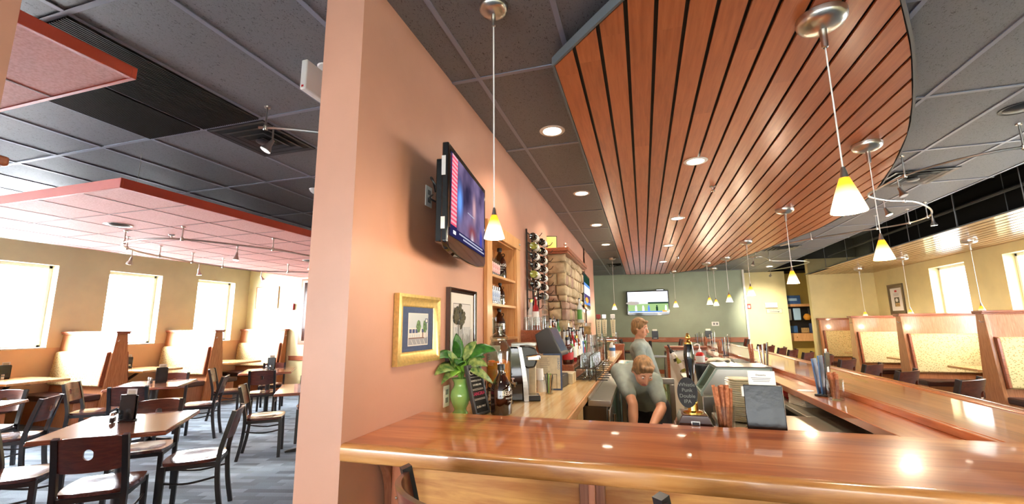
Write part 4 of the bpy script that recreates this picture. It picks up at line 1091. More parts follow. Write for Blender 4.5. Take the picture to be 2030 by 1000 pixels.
def golf(e, sw, z0, z1, y0):
    global y, m
    y = y0; m = MB(); w=2*sw; h=z1-z0
    X = lambda u: -sw+u*w
    Z = lambda v: z0+v*h
    q(X(0),X(1),Z(0),Z(1),0); q(X(0),X(1),Z(0.06),Z(0.42),1); blob(X(0.12),Z(0.46),0.16*w,0.09*h,2); q(X(0.5),X(1),Z(0.42),Z(0.50),3)
    for i in range(6): q(X(0.2+0.05*i),X(0.21+0.05*i),Z(0.43),Z(0.55),5)
    for u,mi in ((0.2,0),(0.38,0),(0.52,4),(0.72,3),(0.94,0)):
        q(X(u-0.025),X(u+0.025),Z(0.08),Z(0.27),mi if mi else 0); blob(X(u),Z(0.31),0.018*w,0.04*h,mi)
    q(X(0.02),X(0.96),Z(0.02),Z(0.07),4); q(X(0.85),X(0.96),Z(0.03),Z(0.10),6)
    for i in range(4): q(X(0.03+0.045*i),X(0.055+0.045*i),Z(0.84),Z(0.87),5)
    m.build('screen_image',['tv_white','tv_grass','tv_hill','tv_dark','tv_blue','tv_grey','tv_orange'],e)
t3 = television('television','wall television showing a golf broadcast on the green wall',(0.175,14.11,2.135),0,1.25,0.75,0,golf)
MB().box(0.25,0.52,-0.03,0.03,0.378,0.405).build('cable_box','dark_grey',t3,0.003)
MB().box(0.28,0.48,-0.032,-0.03,0.384,0.399).build('box_display','tv_white',t3)

# ---- recessed oak shelves
e = thing('wall_shelf','oak-framed recessed shelves set in the pink wall, holding glasses and jugs','shelf',(XW,3.40,1.40),HP)
W = 0.34; H = 0.79
c = MB().box(-W-0.11,-W+0.004,-0.03,0,-0.10,H+0.0).box(W-0.004,W+0.11,-0.03,0,-0.10,H+0.0).box(-W-0.11,W+0.11,-0.034,0,H-0.004,H+0.10).build('casing','wood_oak',e,0.004)
b = MB().box(-W,-W+0.012,0,0.185,0.0,H).box(W-0.012,W,0,0.185,0,H).box(-W,W,0,0.185,H-0.012,H).box(-W,W,-0.03,0.185,-0.02,0.0).box(-W,W,0.176,0.186,0,H)
b.build('shelf_lining','wood_oak',e)
for z in (0.265,0.49): MB().box(-W+0.012,W-0.012,-0.02,0.176,z-0.022,z).build('shelf_board','wood_oak',e,0.003)
MB().ball((-W-0.08,-0.032,H+0.05),0.012,n=10,m=6).ball((W+0.08,-0.032,H+0.05),0.012,n=10,m=6).build('rosette','nickel',e)

GROW = [(0,0.004),(0.058,0.0),(0.064,0.006),(0.065,0.03),(0.065,0.135),(0.060,0.165),(0.042,0.20),(0.024,0.228),(0.018,0.24),(0.0175,0.258),(0.021,0.262),(0.021,0.272),(0,0.272)]
def growler(loc, label, rz, s=1.0, group=None, logo=True, full=True):
    e = thing('growler', label, 'jug', loc, rz, group)
    MB().lathe([(r*s,z*s) for r,z in GROW], n=32).build('jug_body','brown_glass',e)
    MB().lathe([(0,0.257*s),(0.0225*s,0.257*s),(0.023*s,0.285*s),(0.021*s,0.29*s),(0,0.29*s)],n=20).build('screw_cap','black_plastic',e)
    MB().tube(smooth_path([(0.018*s,0,0.232*s),(0.04*s,0,0.238*s),(0.046*s,0,0.222*s),(0.036*s,0,0.205*s)],5),0.005*s,8).build('finger_loop','brown_glass',e)
    if logo:
        wrap_text('lettering','SEBAGO',0.034*s,'paper',e,0.0658*s,0.125*s,-pi/2)
        wrap_text('lettering','BREWING CO',0.013*s,'paper',e,0.0658*s,0.098*s,-pi/2)
        wrap_text('lettering','~ HAND CRAFTED ~'.replace('HAND CRAFTED','MAINE'),0.012*s,'paper',e,0.0658*s,0.078*s,-pi/2)
    return e
# jug on the counter: logo turned toward the aisle
growler((-0.802,2.445,BZ),'brown glass beer jug with white lettering, standing on the maple counter',1.35, 0.95)
growler((XW-0.075,3.55,1.40+0.49),'brown glass beer jug on the top recessed shelf',0.5,0.96,'jugs on the recessed shelves')
growler((XW-0.075,3.56,1.40+0.265),'brown glass beer jug on the middle recessed shelf, behind the blue glasses',0.5,0.68,'jugs on the recessed shelves')
growler((XW-0.07,3.52,1.40),'brown glass beer jug on the lowest recessed shelf',0.5,0.83,'jugs on the recessed shelves')
def pint(loc, label, group, band=None, r0=0.030, r1=0.040, h=0.14, proto={}):
    key = (band, r0, r1, h)
    if key not in proto:
        e = thing('pint_glass', label, 'glass', loc, 0, group)
        MB().lathe([(0,0.006),(r0-0.004,0.006),(r1-0.003,h),(r1,h),(r0+0.001,0.002),(r0-0.003,0),(0,0)],n=18).build('glass_body','glass',e)
        if band: MB().lathe([(r0+0.2*(r1-r0)+0.0012,0.2*h),(r0+0.78*(r1-r0)+0.0012,0.78*h),(r0+0.78*(r1-r0)+0.0006,0.78*h),(r0+0.2*(r1-r0)+0.0006,0.2*h)],n=18).build('printed_band',band,e)
        proto[key] = e; return e
    return dup(proto[key], loc, 0, label, group)
P('print_red',(196,60,60),0.5,col2=(236,220,216),vscale=22); P('print_blue',(70,130,200),0.5,col2=(226,236,244),vscale=22)
for i in range(5):
    pint((XW-0.02-0.006*i,3.14+0.062*i,1.89),['red printed pint glass on the top recessed shelf, leftmost of five','red printed pint glass on the top recessed shelf, second from the left','red printed pint glass on the top recessed shelf, middle of five','red printed pint glass on the top recessed shelf, fourth from the left','red printed pint glass on the top recessed shelf, next to the jug'][i],'red pint glasses on the top shelf','print_red',0.024,0.028,0.13)
    pint((XW-0.02-0.006*i,3.13+0.064*i,1.665),['blue printed pint glass on the middle recessed shelf, leftmost of five','blue printed pint glass on the middle recessed shelf, second from the left','blue printed pint glass on the middle recessed shelf, middle of five','blue printed pint glass on the middle recessed shelf, fourth from the left','blue printed pint glass on the middle recessed shelf, next to the jug'][i],'blue pint glasses on the middle shelf','print_blue',0.024,0.029,0.14)
for i in range(2):
    pint((XW-0.03,3.16+0.08*i,1.40),['plain tall glass at the left end of the lowest recessed shelf','plain tall glass beside the jug on the lowest recessed shelf'][i],'plain glasses on the lowest shelf',None,0.026,0.032,0.16)

# ---- wine rack: bottles lying along the wall, bases toward the front bar
e = thing('wine_rack','black iron wine rack fixed to the pink wall beside the stone chimney','wine rack',(XW,4.13,1.50))
m = MB()
for y_, z0, z1 in ((0.0,0.04,0.96),(0.24,0.0,0.9),(0.47,0.10,0.9),(0.80,0.30,0.95)): m.bar([(0.022,y_,z0),(0.022,y_,z1)],0.008)
for i in range(9): m.bar([(0.03,0.0,0.16+0.095*i),(0.03,0.47,0.16+0.095*i)],0.0045)
m.build('rack_bar','iron',e)
for i in range(9):
    for y_ in (0.24,0.80):
        MB().tube(smooth_path([(0.03,y_,0.19+0.095*i),(0.06,y_,0.165+0.095*i),(0.10,y_,0.165+0.095*i),(0.13,y_,0.20+0.095*i)],4),0.004,6).build('rack_hook', 'iron', e)
BOT = [(0,0.012),(0.020,0.006),(0.034,0.0),(0.037,0.004),(0.0375,0.17),(0.034,0.195),(0.016,0.225),(0.0135,0.24),(0.0135,0.285),(0.0155,0.287),(0.0155,0.297),(0,0.298)]
wine_lab = {0:'dark red wine bottle',1:'pale white wine bottle'}
ordn = ['topmost','second','third','fourth','fifth','sixth','seventh']
wb = {}
def wine(loc, label, kind):
    if kind not in wb:
        e = thing('wine_bottle', label, 'wine bottle', loc, 0, 'bottles in the wine rack'); e.rotation_euler = (-pi/2,0,0)
        MB().lathe(BOT,n=22).build('bottle_body','black_bottle' if kind==0 else 'white_wine',e)
        MB().lathe([(0.0382,0.05),(0.0382,0.15),(0.0376,0.15),(0.0376,0.05)],n=22).build('paper_label','label_white',e)
        MB().lathe([(0.0142,0.245),(0.0162,0.286),(0.0162,0.299),(0,0.2995)],n=14).build('capsule','black_plastic' if kind==0 else 'label_cream',e)
        wb[kind] = e; return e
    o = dup(wb[kind], loc, 0, label); o.rotation_euler = (-pi/2,0,0); return o
kinds1 = [0,1,0,0,1,0]
for i in range(6): wine((XW+0.075,4.17+0.008*(i%2),2.39-0.097*i), wine_lab[kinds1[i]]+' in the left rack column, %s from the top'%ordn[i] if i else 'dark red wine bottle at the top of the left column of the wine rack', kinds1[i])
for i in range(7): wine((XW+0.075,4.56+0.01*(i%2),2.405-0.1*i), 'dark wine bottle in the right rack column, %s from the top'%ordn[i] if i else 'dark wine bottle at the top of the right column of the wine rack', 0)

# ---- stone chimney breast
def stones():
    g = MB()
    g.cur = 3; g.box(XW+0.001,-0.905,5.235,6.86,BZ,2.36)
    z = BZ
    while z < 2.35:
        h = rnd.choice((0.075,0.09,0.12,0.14,0.15)); h = min(h, 2.36-z)
        if h < 0.03: break
        for side in (0,1):
            a, end = (XW+0.002, -0.87) if side == 0 else (5.20, 6.90)
            while a < end-0.02:
                w = rnd.uniform(0.08,0.22) if side == 0 else rnd.uniform(0.12,0.34)
                if end-a-w < 0.07: w = end-a
                j = rnd.uniform(-0.014,0.016); g.cur = rnd.choice((0,0,1,1,2)); gp = 0.006; r = 0.016
                def pill(x0,x1,y0,y1,z0,z1,ax):
                    # block with rounded outer corners
                    n = 4
                    if ax == 'y':      # outer face at y0
                        base = [(x0,z0),(x1,z0),(x1,z1),(x0,z1)]
                        def ring(ins, d): return [(x0+ins,d,z0+ins),(x1-ins,d,z0+ins),(x1-ins,d,z1-ins),(x0+ins,d,z1-ins)]
                        rings = [ring(0,y1),ring(0,y0+0.022),ring(0.007,y0+0.009),ring(0.020,y0)]
                    else:
                        def ring(ins, d): return [(d,y0+ins,z0+ins),(d,y1-ins,z0+ins),(d,y1-ins,z1-ins),(d,y0+ins,z1-ins)]
                        rings = [ring(0,x0),ring(0,x1-0.022),ring(0.007,x1-0.009),ring(0.020,x1)]
                    jj = [(rnd.uniform(-.007,.007), rnd.uniform(-.008,.008)) for _ in range(4)]
                    vs = [((v[0]+jj[k][0], v[1], v[2]+jj[k][1]) if ax == 'y' else (v[0], v[1]+jj[k][0], v[2]+jj[k][1])) for r_ in rings for k, v in enumerate(r_)]
                    fs = []
                    for i in range(3):
                        for k in range(4): fs.append((i*4+k, i*4+(k+1)%4, (i+1)*4+(k+1)%4, (i+1)*4+k))
                    fs.append((12,13,14,15))
                    g.add(vs, fs)
                if side == 0: pill(a+gp/2, a+w-gp/2, 5.20+j, 5.26, z+gp/2, z+h-gp/2, 'y')
                else: pill(-0.93, -0.87+j, a+gp/2, a+w-gp/2, z+gp/2, z+h-gp/2, 'x')
                a += w
        z += h
    return g.build('wall_stone', ['stone_a','stone_b','stone_c','mortar'], angle=50)
struct(stones())
mant = tag(MB().box(XW+0.001,-0.83,5.15,6.94,2.36,2.385).box(XW+0.001,-0.815,5.13,6.96,2.385,2.43).build('mantel_shelf','wood_trim_y',bevel=0.004),'reddish wooden mantel board capping the stone chimney','shelf')
e = thing('framed_certificate','cream certificate in a black frame standing on the mantel of the stone chimney','picture',(-1.045,5.24,2.43),0.35)
MB().box(-0.07,0.07,-0.005,0.008,0,0.17).build('certificate_frame','black_plastic',e,0.002); MB().box(-0.06,0.06,-0.007,-0.005,0.01,0.16).build('certificate','yellow_label',e)
e = thing('metal_ornament','small metal ornament on the front corner of the stone chimney mantel','ornament',(-0.87,5.22,2.43))
MB().lathe([(0,0),(0.028,0),(0.02,0.01),(0.01,0.03),(0.022,0.05),(0.016,0.065),(0,0.07)],n=14).build('ornament_body','nickel',e); MB().box(-0.01,0.01,0.04,0.2,0,0.03).build('ornament_base','steel_dark',e)
# small bracket shelf with bottles on the chimney side
tag(MB().box(-0.868,-0.76,5.75,6.15,1.50,1.52).build('stone_ledge','stone_a',bevel=0.004),'narrow lit ledge on the side of the stone chimney','shelf')
# ------------------------------------------------------------------ vase and plant on the back counter
VX, VY = -1.030, 2.385
tag(MB().lathe([(0,0.002),(0.040,0.0),(0.044,0.004),(0.043,0.012),(0.036,0.022),(0.035,0.032),(0.045,0.052),(0.056,0.082),(0.0585,0.105),(0.054,0.130),(0.041,0.150),(0.0375,0.163),(0.040,0.178),(0.054,0.200),(0.051,0.200),(0.036,0.172),(0.036,0.155),(0.05,0.125),(0.05,0.09),(0.0,0.03)],n=36).build('vase','celadon',loc=(VX,VY,BZ)),'pale green glass vase holding a leafy plant on the maple counter','vase')
e = thing('leafy_plant','leafy green plant with mottled leaves standing in the pale green vase','plant',(VX,VY,BZ+0.165))
def leaf(mb, base, ctrl, tip, w, fold=0.12, n=9, up=(0.3,-0.75,0.6)):
    b, c, t = Vector(base), Vector(ctrl), Vector(tip); rows = []
    for i in range(n+1):
        u = i/n
        p = b*(1-u)**2 + c*2*u*(1-u) + t*u*u
        d = ((c-b)*(1-u)+(t-c)*u).normalized()
        s = d.cross(Vector(up)); s = s.normalized() if s.length > 1e-4 else Vector((1,0,0))
        nn = s.cross(d).normalized()
        ww = w*(sin(pi*min(1,u*0.96+0.02))**0.8)*(1-0.35*u) if 0 < i < n else w*0.03
        rows.append([p - s*ww + nn*ww*fold, p - s*ww*0.5 + nn*ww*fold*0.35, p, p + s*ww*0.5 + nn*ww*fold*0.35, p + s*ww + nn*ww*fold])
    mb.grid(rows)
LV = [((0,0,.05),(-.01,-.01,.2),(-.03,-.0,.29),0.0390,0),((.0,0,.05),(.03,.02,.2),(.075,.06,.24),0.0364,1),((-.005,-.01,.05),(-.03,-.08,.20),(-.055,-.22,.155),0.0442,0),
      ((-.005,-.01,.05),(-.02,-.09,.13),(-.05,-.23,.075),0.0468,1),((.01,.0,.05),(.08,.03,.22),(.19,.09,.185),0.0468,0),((.01,-.01,.05),(.08,.0,.15),(.155,.03,.10),0.0390,1),
      ((.01,-.01,.05),(.09,-.02,.11),(.165,.11,-.01),0.0338,1),((0,-.01,.05),(.02,-.05,.16),(.03,-.13,.12),0.0416,0),((0,0,.05),(-.03,.05,.17),(-.04,.13,.17),0.0390,0),
      ((.0,-.01,.05),(.0,-.05,.11),(-.01,-.11,.05),0.0390,2),((0,-.0,.05),(-.01,-.06,.13),(-.025,-.13,.20),0.0338,1),((.01,.01,.05),(.05,.08,.18),(.09,.16,.14),0.0416,0),((-.0,.0,.05),(-.02,-.02,.20),(-.01,-.06,.25),.030,0),((.0,.01,.05),(.02,.03,.15),(.09,.05,.19),.030,1),((-.0,-.01,.05),(-.02,-.06,.10),(-.04,-.17,.02),.030,1),((.01,-.01,.05),(.05,.03,.15),(.12,.08,.15),.030,0),((.0,.0,.04),(.02,-.02,.10),(.05,-.04,.13),0.0390,2),((.005,-.01,.04),(.0,-.03,.08),(.01,-.07,.10),0.0390,2)]
ms = [MB(), MB(), MB()]
st = MB()
for b, c, t, w, k in LV:
    bb, cc, tt = Vector(b), Vector(c), Vector(t)
    a = bb*0.45 + cc*0.55
    leaf(ms[k], a, a+(cc-bb)*0.5+(tt-cc)*0.12, tt, w)
    st.tube(smooth_path([(bb.x*0.3,bb.y*0.3,-0.06),bb*0.8+a*0.2+Vector((0,0,0.0)),a],5),0.0028,6)
for mb_, mt in zip(ms, ('leaf_green','leaf_pale','leaf_lime')): mb_.build('foliage',mt,e,solid=0.0012,angle=80)
st.build('stem','stem_green',e)
e = thing('trailing_plant','small lime trailing plant behind the chalkboard sign','plant',(-0.975,2.49,BZ))
m = MB()
for i in range(16):
    z = 0.012+0.0115*i; a = 2.4*i; r = 0.03
    b = Vector((0.012*cos(a),0.012*sin(a),z)); t = b+Vector((r*cos(a),r*sin(a),0.004)); leaf(m,b,(b+t)/2+Vector((0,0,.012)),t,0.018,n=5)
m.build('foliage','leaf_lime',e,solid=0.001,angle=80)
MB().tube([(0,0,0),(0.004,0.003,0.1),(0,0,0.20)],0.003,6).build('stem','stem_green',e)
# ---- chalkboard sign
e = thing('chalkboard_sign','small leaning chalkboard with handwritten drinks between the vase and the brown jug','sign',(-0.897,2.387,BZ+0.003),radians(74))
e.rotation_euler = (radians(-15),0,radians(74))
m = MB().box(-0.068,-0.054,-0.012,0.012,0,0.28).box(0.054,0.068,-0.012,0.012,0,0.28).box(-0.054,0.054,-0.012,0.012,0,0.014).box(-0.054,0.054,-0.012,0.012,0.262,0.28)
m.build('sign_frame','dark_grey',e,0.003)
MB().box(-0.056,0.056,-0.006,0.004,0.01,0.27).build('chalk_panel','chalkboard',e)
text('chalk_lettering','CASK',0.042,'chalk',e,(0,-0.0066,0.235)); text('chalk_lettering','WHISTLE PUNK',0.014,'chalk',e,(0,-0.0066,0.188)); text('chalk_lettering','DOUBLE IPA',0.014,'chalk',e,(0,-0.0066,0.165))
text('chalk_lettering','SANGRIA',0.027,'chalk_pink',e,(0,-0.0066,0.115)); text('chalk_lettering','$5.00 / PINT',0.016,'chalk',e,(0,-0.0066,0.045))
m = MB()
for z in (0.208,0.142,0.136,0.088,0.082): m.box(-0.05,0.05,-0.0068,-0.0062,z,z+0.0022)
m.build('chalk_rule','chalk',e)
# ---- juice jar
e = thing('drink_dispenser','big glass jar of orange drink with a spigot on a black iron stand','drink dispenser',(-0.915,2.745,BZ))
MB().lathe([(0,0.098),(0.07,0.098),(0.078,0.106),(0.079,0.32),(0.074,0.352),(0.052,0.385),(0.050,0.402),(0.057,0.406),(0.057,0.412),(0.047,0.412),(0.047,0.384),(0.071,0.348),(0.0755,0.32),(0.0755,0.11),(0,0.104)],n=36,sq=0.5).build('jar_body','glass_thick',e)
MB().lathe([(0,0.1055),(0.0745,0.1105),(0.0748,0.262),(0,0.262)],n=36,sq=0.5).build('orange_drink','juice',e)
m = MB()
for i in range(9):
    a = 0.7*i; m.ball((0.05*cos(a),0.05*sin(a),0.255+0.006*(i%3)),0.022,(1,1,0.45),10,6)
m.build('fruit_slices','fruit',e)
MB().lathe([(0,0.414),(0.058,0.413),(0.060,0.420),(0.052,0.430),(0.030,0.446),(0.018,0.452),(0.016,0.462),(0.026,0.476),(0.029,0.492),(0.020,0.508),(0,0.512)],n=30).build('jar_lid','glass_thick',e)
m = MB().tube([(0.078*cos(a),0.078*sin(a),0.092) for a in [2*pi*i/24 for i in range(24)]],0.006,8,closed=True).tube([(0.085*cos(a),0.085*sin(a),0.006) for a in [2*pi*i/24 for i in range(24)]],0.006,8,closed=True)
for k in range(8):
    a = 2*pi*k/8; m.cyl((0.085*cos(a),0.085*sin(a),0.006),(0.078*cos(a),0.078*sin(a),0.092),0.004,n=6)
    c0 = Vector((0.088*cos(a+.39),0.088*sin(a+.39),0.125)); t = Vector((-sin(a+.39),cos(a+.39),0))
    m.tube([c0+t*0.018*cos(b)+Vector((0,0,0.018*sin(b))) for b in [2*pi*j/12*0.85 for j in range(12)]],0.003,6)
m.build('iron_stand','iron',e)
m = MB().cyl((0.074,-0.02,0.135),(0.125,-0.033,0.135),0.009,n=12).cyl((0.115,-0.03,0.135),(0.115,-0.03,0.112),0.006,n=10).cyl((0.100,-0.027,0.135),(0.100,-0.027,0.165),0.005,n=10).box(0.09,0.112,-0.032,-0.022,0.160,0.168)
m.build('spigot','chrome',e)
# ---- spiral notepad, standing
e = thing('spiral_notepad','white spiral notepad standing behind the orange drink jar','notepad',(-1.03,2.88,BZ+0.0),radians(25))
MB().box(-0.005,0.075,-0.008,0.008,0,0.36).build('notepad_pages','paper',e,0.002)
m = MB()
for i in range(17): m.tube([(-0.006+0.007*cos(b),0.010*sin(b),0.02+0.02*i) for b in [2*pi*j/8 for j in range(8)]],0.0015,5,closed=True)
m.build('spiral_wire','iron',e)
# ---- pod coffee brewer
e = thing('coffee_brewer','black and silver single-cup coffee brewer on the maple counter','coffee maker',(-0.795,2.92,BZ),radians(20))
prof = [(-0.10,0.0),(-0.10,0.36),(-0.03,0.365),(-0.03,0.0)]
MB().box(-0.115,-0.005,-0.058,0.058,0.0,0.355).build('brewer_body','black_gloss',e,0.012)
for s_ in (-1,1):
    MB().prism([(-0.045,0.355),(-0.018,0.352),(0.008,0.20),(0.022,0.10),(0.026,0.0),(-0.008,0.0),(-0.014,0.12),(-0.028,0.24)],s_*0.058,s_*0.068,'y').build('silver_band','steel',e,0.002)
hp = [(-0.03,0.36),(0.03,0.362),(0.075,0.345),(0.092,0.31),(0.085,0.25),(0.07,0.215),(0.02,0.21),(-0.02,0.23)]
MB().prism(hp,-0.055,0.055,'y').build('brew_head','black_plastic',e,0.012)
MB().box(0.02,0.10,-0.066,-0.058,0.265,0.30).box(0.10,0.108,-0.06,0.06,0.268,0.298).build('handle_plate','chrome',e,0.006)
MB().tube(smooth_path([(0.01,-0.062,0.29),(0.07,-0.062,0.296),(0.115,-0.035,0.30),(0.122,0,0.302),(0.115,0.035,0.30),(0.07,0.062,0.296),(0.01,0.062,0.29)],4),0.011,8,flat=0.6).build('lift_handle','chrome',e)
MB().box(-0.005,0.03,-0.045,0.045,0.03,0.215).build('water_panel','grey_plastic',e,0.004)
MB().box(-0.01,0.105,-0.055,0.055,0.0,0.035).build('drip_tray','black_plastic',e,0.006)
MB().box(0.025,0.10,-0.048,0.048,0.035,0.038).build('tray_grid','steel',e)
# ---- foil-topped carton behind, pen cup, paper cups, menu board, register
e = thing('foil_carton','grey carton with a crinkled foil top behind the coffee brewer','carton',(-0.85,3.13,BZ),0.2)
MB().box(-0.085,0.085,-0.06,0.06,0,0.345).build('carton_body','paper_tan',e,0.004); MB().box(-0.092,0.092,-0.066,0.066,0.345,0.372).build('foil_lid','steel_worn',e,0.006)
e = thing('pen_cup','glass tumbler holding pens in front of the large menu board','pen holder',(-0.690,3.22,BZ))
MB().lathe([(0,0.006),(0.026,0.006),(0.037,0.118),(0.040,0.118),(0.031,0.002),(0.028,0),(0,0)],n=24).build('tumbler','glass',e)
for i,(c_,a) in enumerate((('ink',0.2),('leaf_lime',1.2),('ink',2.1),('white_plastic',3.0),('navy',4.0),('leaf_lime',4.9),('wood_oak',5.6))):
    part(MB().tube([(0.012*cos(a),0.012*sin(a),0.008),(0.029*cos(a),0.029*sin(a),0.135+0.006*(i%3))],0.0038,7).build('pen',c_,e),['black pen','green pen','black pen','white pen','navy pen','green pen','tan pencil'][i])
cupm = None
for i,(x_,y_,z_,lab) in enumerate(((-0.765,3.31,BZ,'white paper cup at the base of the small stack beside the pen tumbler'),(-0.785,3.33,BZ+0.085,'white paper cup on top of the small stack beside the pen tumbler'))):
    tag(MB().lathe([(0,0.0),(0.036,0.0),(0.030,0.084),(0.027,0.084),(0.033,0.004),(0,0.004)],n=24).build('paper_cup','white_plastic',loc=(x_,y_,z_)),lab,'cup','paper cups by the pens')
e = thing('menu_board','large tan drinks menu in a dark blue frame leaning before the register','menu',(-0.728,3.40,BZ),radians(7))
e.rotation_euler = (radians(-4),0,radians(7))
MB().box(-0.105,0.105,-0.004,0.006,0.0,0.275).build('menu_cover','navy',e,0.002)
MB().box(-0.098,0.092,-0.0055,-0.004,0.012,0.262).build('menu_sheet','paper_tan',e)
m = MB()
for i in range(16): m.box(-0.07,-0.07+rnd.uniform(0.06,0.085),-0.0062,-0.0055,0.245-0.0075*i,0.2475-0.0075*i)
m.build('menu_text','ink_grey',e)
m = MB().box(-0.098,0.065,-0.0063,-0.0055,0.118,0.121).box(0.062,0.065,-0.0063,-0.0055,0.012,0.118).box(-0.098,-0.095,-0.0063,-0.0055,0.012,0.118); m.build('menu_rule','ink',e)
t = text('menu_lettering','SEBAGO',0.024,'menu_blue',e,(0.078,-0.006,0.20),(pi/2,pi/2,0))
e = thing('cash_register','dark touch-screen register behind the large menu board','register',(-0.735,3.62,BZ),radians(86))
MB().box(-0.11,0.11,-0.10,0.12,0.0,0.10).build('register_base','dark_grey',e,0.008)
MB().prism([(0.02,0.10),(0.10,0.10),(0.07,0.26),(0.02,0.26)],-0.05,0.05,'x').build('register_neck','dark_grey',e,0.006)
MB().prism([(-0.10,0.25),(-0.105,0.275),(-0.005,0.475),(0.02,0.475),(0.115,0.42),(0.085,0.27),(0.06,0.25)],-0.125,0.125,'x').build('register_head','dark_grey',e,0.008)
MB().add([(-0.105,-0.1005,0.288),(0.105,-0.1005,0.288),(0.105,-0.0145,0.460),(-0.105,-0.0145,0.460)],[(0,1,2,3)]).build('touch_screen','screen_glow',e) if 'screen_glow' in MAT else None
e = thing('card_box','tan cardboard box beside the large menu board','box',(-0.66,3.86,BZ))
MB().box(-0.062,0.062,-0.10,0.10,0,0.088).build('box_body','paper_tan',e,0.003); MB().box(-0.063,0.063,-0.004,0.004,0.0,0.0885).build('box_seam','cork',e)
# ---- glass rack with upturned glasses
e = thing('glass_rack','black two-level wire rack of glasses at the edge of the maple counter','glass rack',(-0.515,4.34,BZ+0.001))
m = MB()
for z in (0.014,0.108):
    for x_ in (-0.09,-0.03,0.03,0.09): m.cyl((x_,-0.36,z),(x_,0.36,z),0.0045,n=6)
    for i in range(9): m.cyl((-0.09,-0.36+0.09*i,z),(0.09+(0.10 if i%2==0 else 0),-0.36+0.09*i,z),0.0045,n=6)
for x_ in (-0.09,0.09):
    for y_ in (-0.36,0.36): m.cyl((x_,y_,0),(x_,y_,0.112),0.005,n=6)
m.build('rack_wire','iron',e)
n_ = 0
for i in range(6):
    for j in range(2):
        g_ = pint((-0.515-0.045+0.09*j,4.34-0.31+0.115*i,BZ+0.113),'clear upturned tumbler on the wire glass rack, %s row'%['nearest','second','third','fourth','fifth','farthest'][i]+(', by the wall side' if j==0 else ', by the aisle side'),'tumblers on the wire rack',None,0.039,0.032,0.105)
for i in range(4):
    pint((-0.515+0.03*(i%2),4.34-0.28+0.13*i,BZ+0.021),'clear short glass on the lower level of the wire rack, %s from the front'%['first','second','third','fourth'][i],'glasses on the lower rack',None,0.03,0.036,0.08)
e = thing('wine_glass','round stemless wine glass upturned at the far end of the wire rack','glass',(-0.47,4.92,BZ))
MB().lathe([(0.034,0.0),(0.052,0.05),(0.050,0.08),(0.03,0.105),(0,0.11),(0,0.107),(0.028,0.102),(0.048,0.078),(0.050,0.05),(0.032,0.0)],n=24).build('glass_body','glass',e)
MB().lathe([(0,0.108),(0.006,0.11),(0.005,0.17),(0.034,0.178),(0.034,0.181),(0,0.181)],n=20).build('glass_stem','glass',e)
# stacks of pints farther along
for k,(x_,y_) in enumerate(((-0.56,5.08),(-0.56,5.25),(-0.66,5.5),(-0.55,5.55),(-0.50,5.85))):
    z0 = BZ if x_ > -0.61 else 1.141
    for i in range(3):
        pint((x_,y_,z0+0.118*i),'pint glass in the %s stack of pints behind the wire rack, %s'%(['first','second','third','fourth','last'][k],['bottom one','middle one','top one'][i]),'stacked pints along the counter',None,0.032,0.041,0.14)
for i in range(2): pint((-0.50,8.80,1.116+0.09*i),['lower plastic tumbler at the far wooden end of the counter','upper plastic tumbler at the far wooden end of the counter'][i],'tumblers at the counter end',None,0.03,0.036,0.13)
tag(MB().box(-0.62,-0.37,8.71,8.91,1.075,1.115).box(-0.61,-0.38,8.73,8.89,0.0,1.075).build('counter_end','wood_trim_y',bevel=0.004),'wooden end post with a cap at the far end of the maple counter','post')
# ---- liquor bottles on the steps
BT = {
 'tall':  [(0,0.004),(0.034,0),(0.037,0.005),(0.037,0.17),(0.030,0.195),(0.014,0.215),(0.013,0.27),(0.016,0.272),(0.016,0.285),(0,0.286)],
 'squat': [(0,0.004),(0.042,0),(0.046,0.006),(0.046,0.13),(0.040,0.155),(0.016,0.175),(0.014,0.22),(0.017,0.222),(0.017,0.235),(0,0.236)],
 'slim':  [(0,0.004),(0.030,0),(0.033,0.005),(0.032,0.20),(0.024,0.225),(0.012,0.245),(0.012,0.30),(0.015,0.302),(0.015,0.315),(0,0.316)],
}
protoB = {}
def liquor(loc, shape, body, lab, cap, label):
    key = (shape, body, lab, cap)
    if key in protoB: return dup(protoB[key], loc, rnd.uniform(0,6), label)
    e = thing('liquor_bottle', label, 'bottle', loc, 0, 'liquor bottles behind the bar')
    pr = BT[shape]; r = pr[3][0]; H = pr[-1][1]
    MB().lathe(pr,n=20).build('bottle_body',body,e)
    z0, z1 = 0.04, pr[3][1]-0.025
    MB().lathe([(r+0.0008,z0),(r+0.0008,z1),(r,z1),(r,z0)],n=20).build('paper_label',lab,e)
    if cap == 'spout':
        MB().lathe([(0,H-0.002),(0.014,H-0.002),(0.012,H+0.012),(0.005,H+0.016),(0,H+0.016)],n=12).build('spout_collar','black_plastic',e)
        MB().tube([(0,0,H+0.01),(0.004,0,H+0.035),(0.014,0,H+0.062)],[0.005,0.004,0.0035],8).build('pour_spout','chrome',e)
    else:
        MB().lathe([(0.0175,H-0.02),(0.018,H+0.006),(0,H+0.007)],n=14).build('bottle_cap',cap,e)
    protoB[key] = e; return e
kinds = [('tall','amber_spirit','label_cream','spout'),('slim','clear_spirit','label_blue','spout'),('squat','dark_spirit','label_red','black_plastic'),('tall','clear_spirit','label_white','spout'),('slim','green_spirit','label_cream','black_plastic'),('tall','red_spirit','label_white','spout'),('squat','amber_spirit','label_white','brass'),('tall','green_glass_dark','label_cream','black_plastic'),('slim','dark_spirit','label_green','spout')]
cname = {'amber_spirit':'amber','clear_spirit':'clear','dark_spirit':'dark brown','green_spirit':'green','red_spirit':'red','green_glass_dark':'blackish green'}
rows = [(-0.685,1.141,4.05,0.098,12,'front step'),(-0.985,1.241,4.38,0.10,9,'raised rear step'),(-0.80,1.141,4.55,0.11,7,'middle step')]
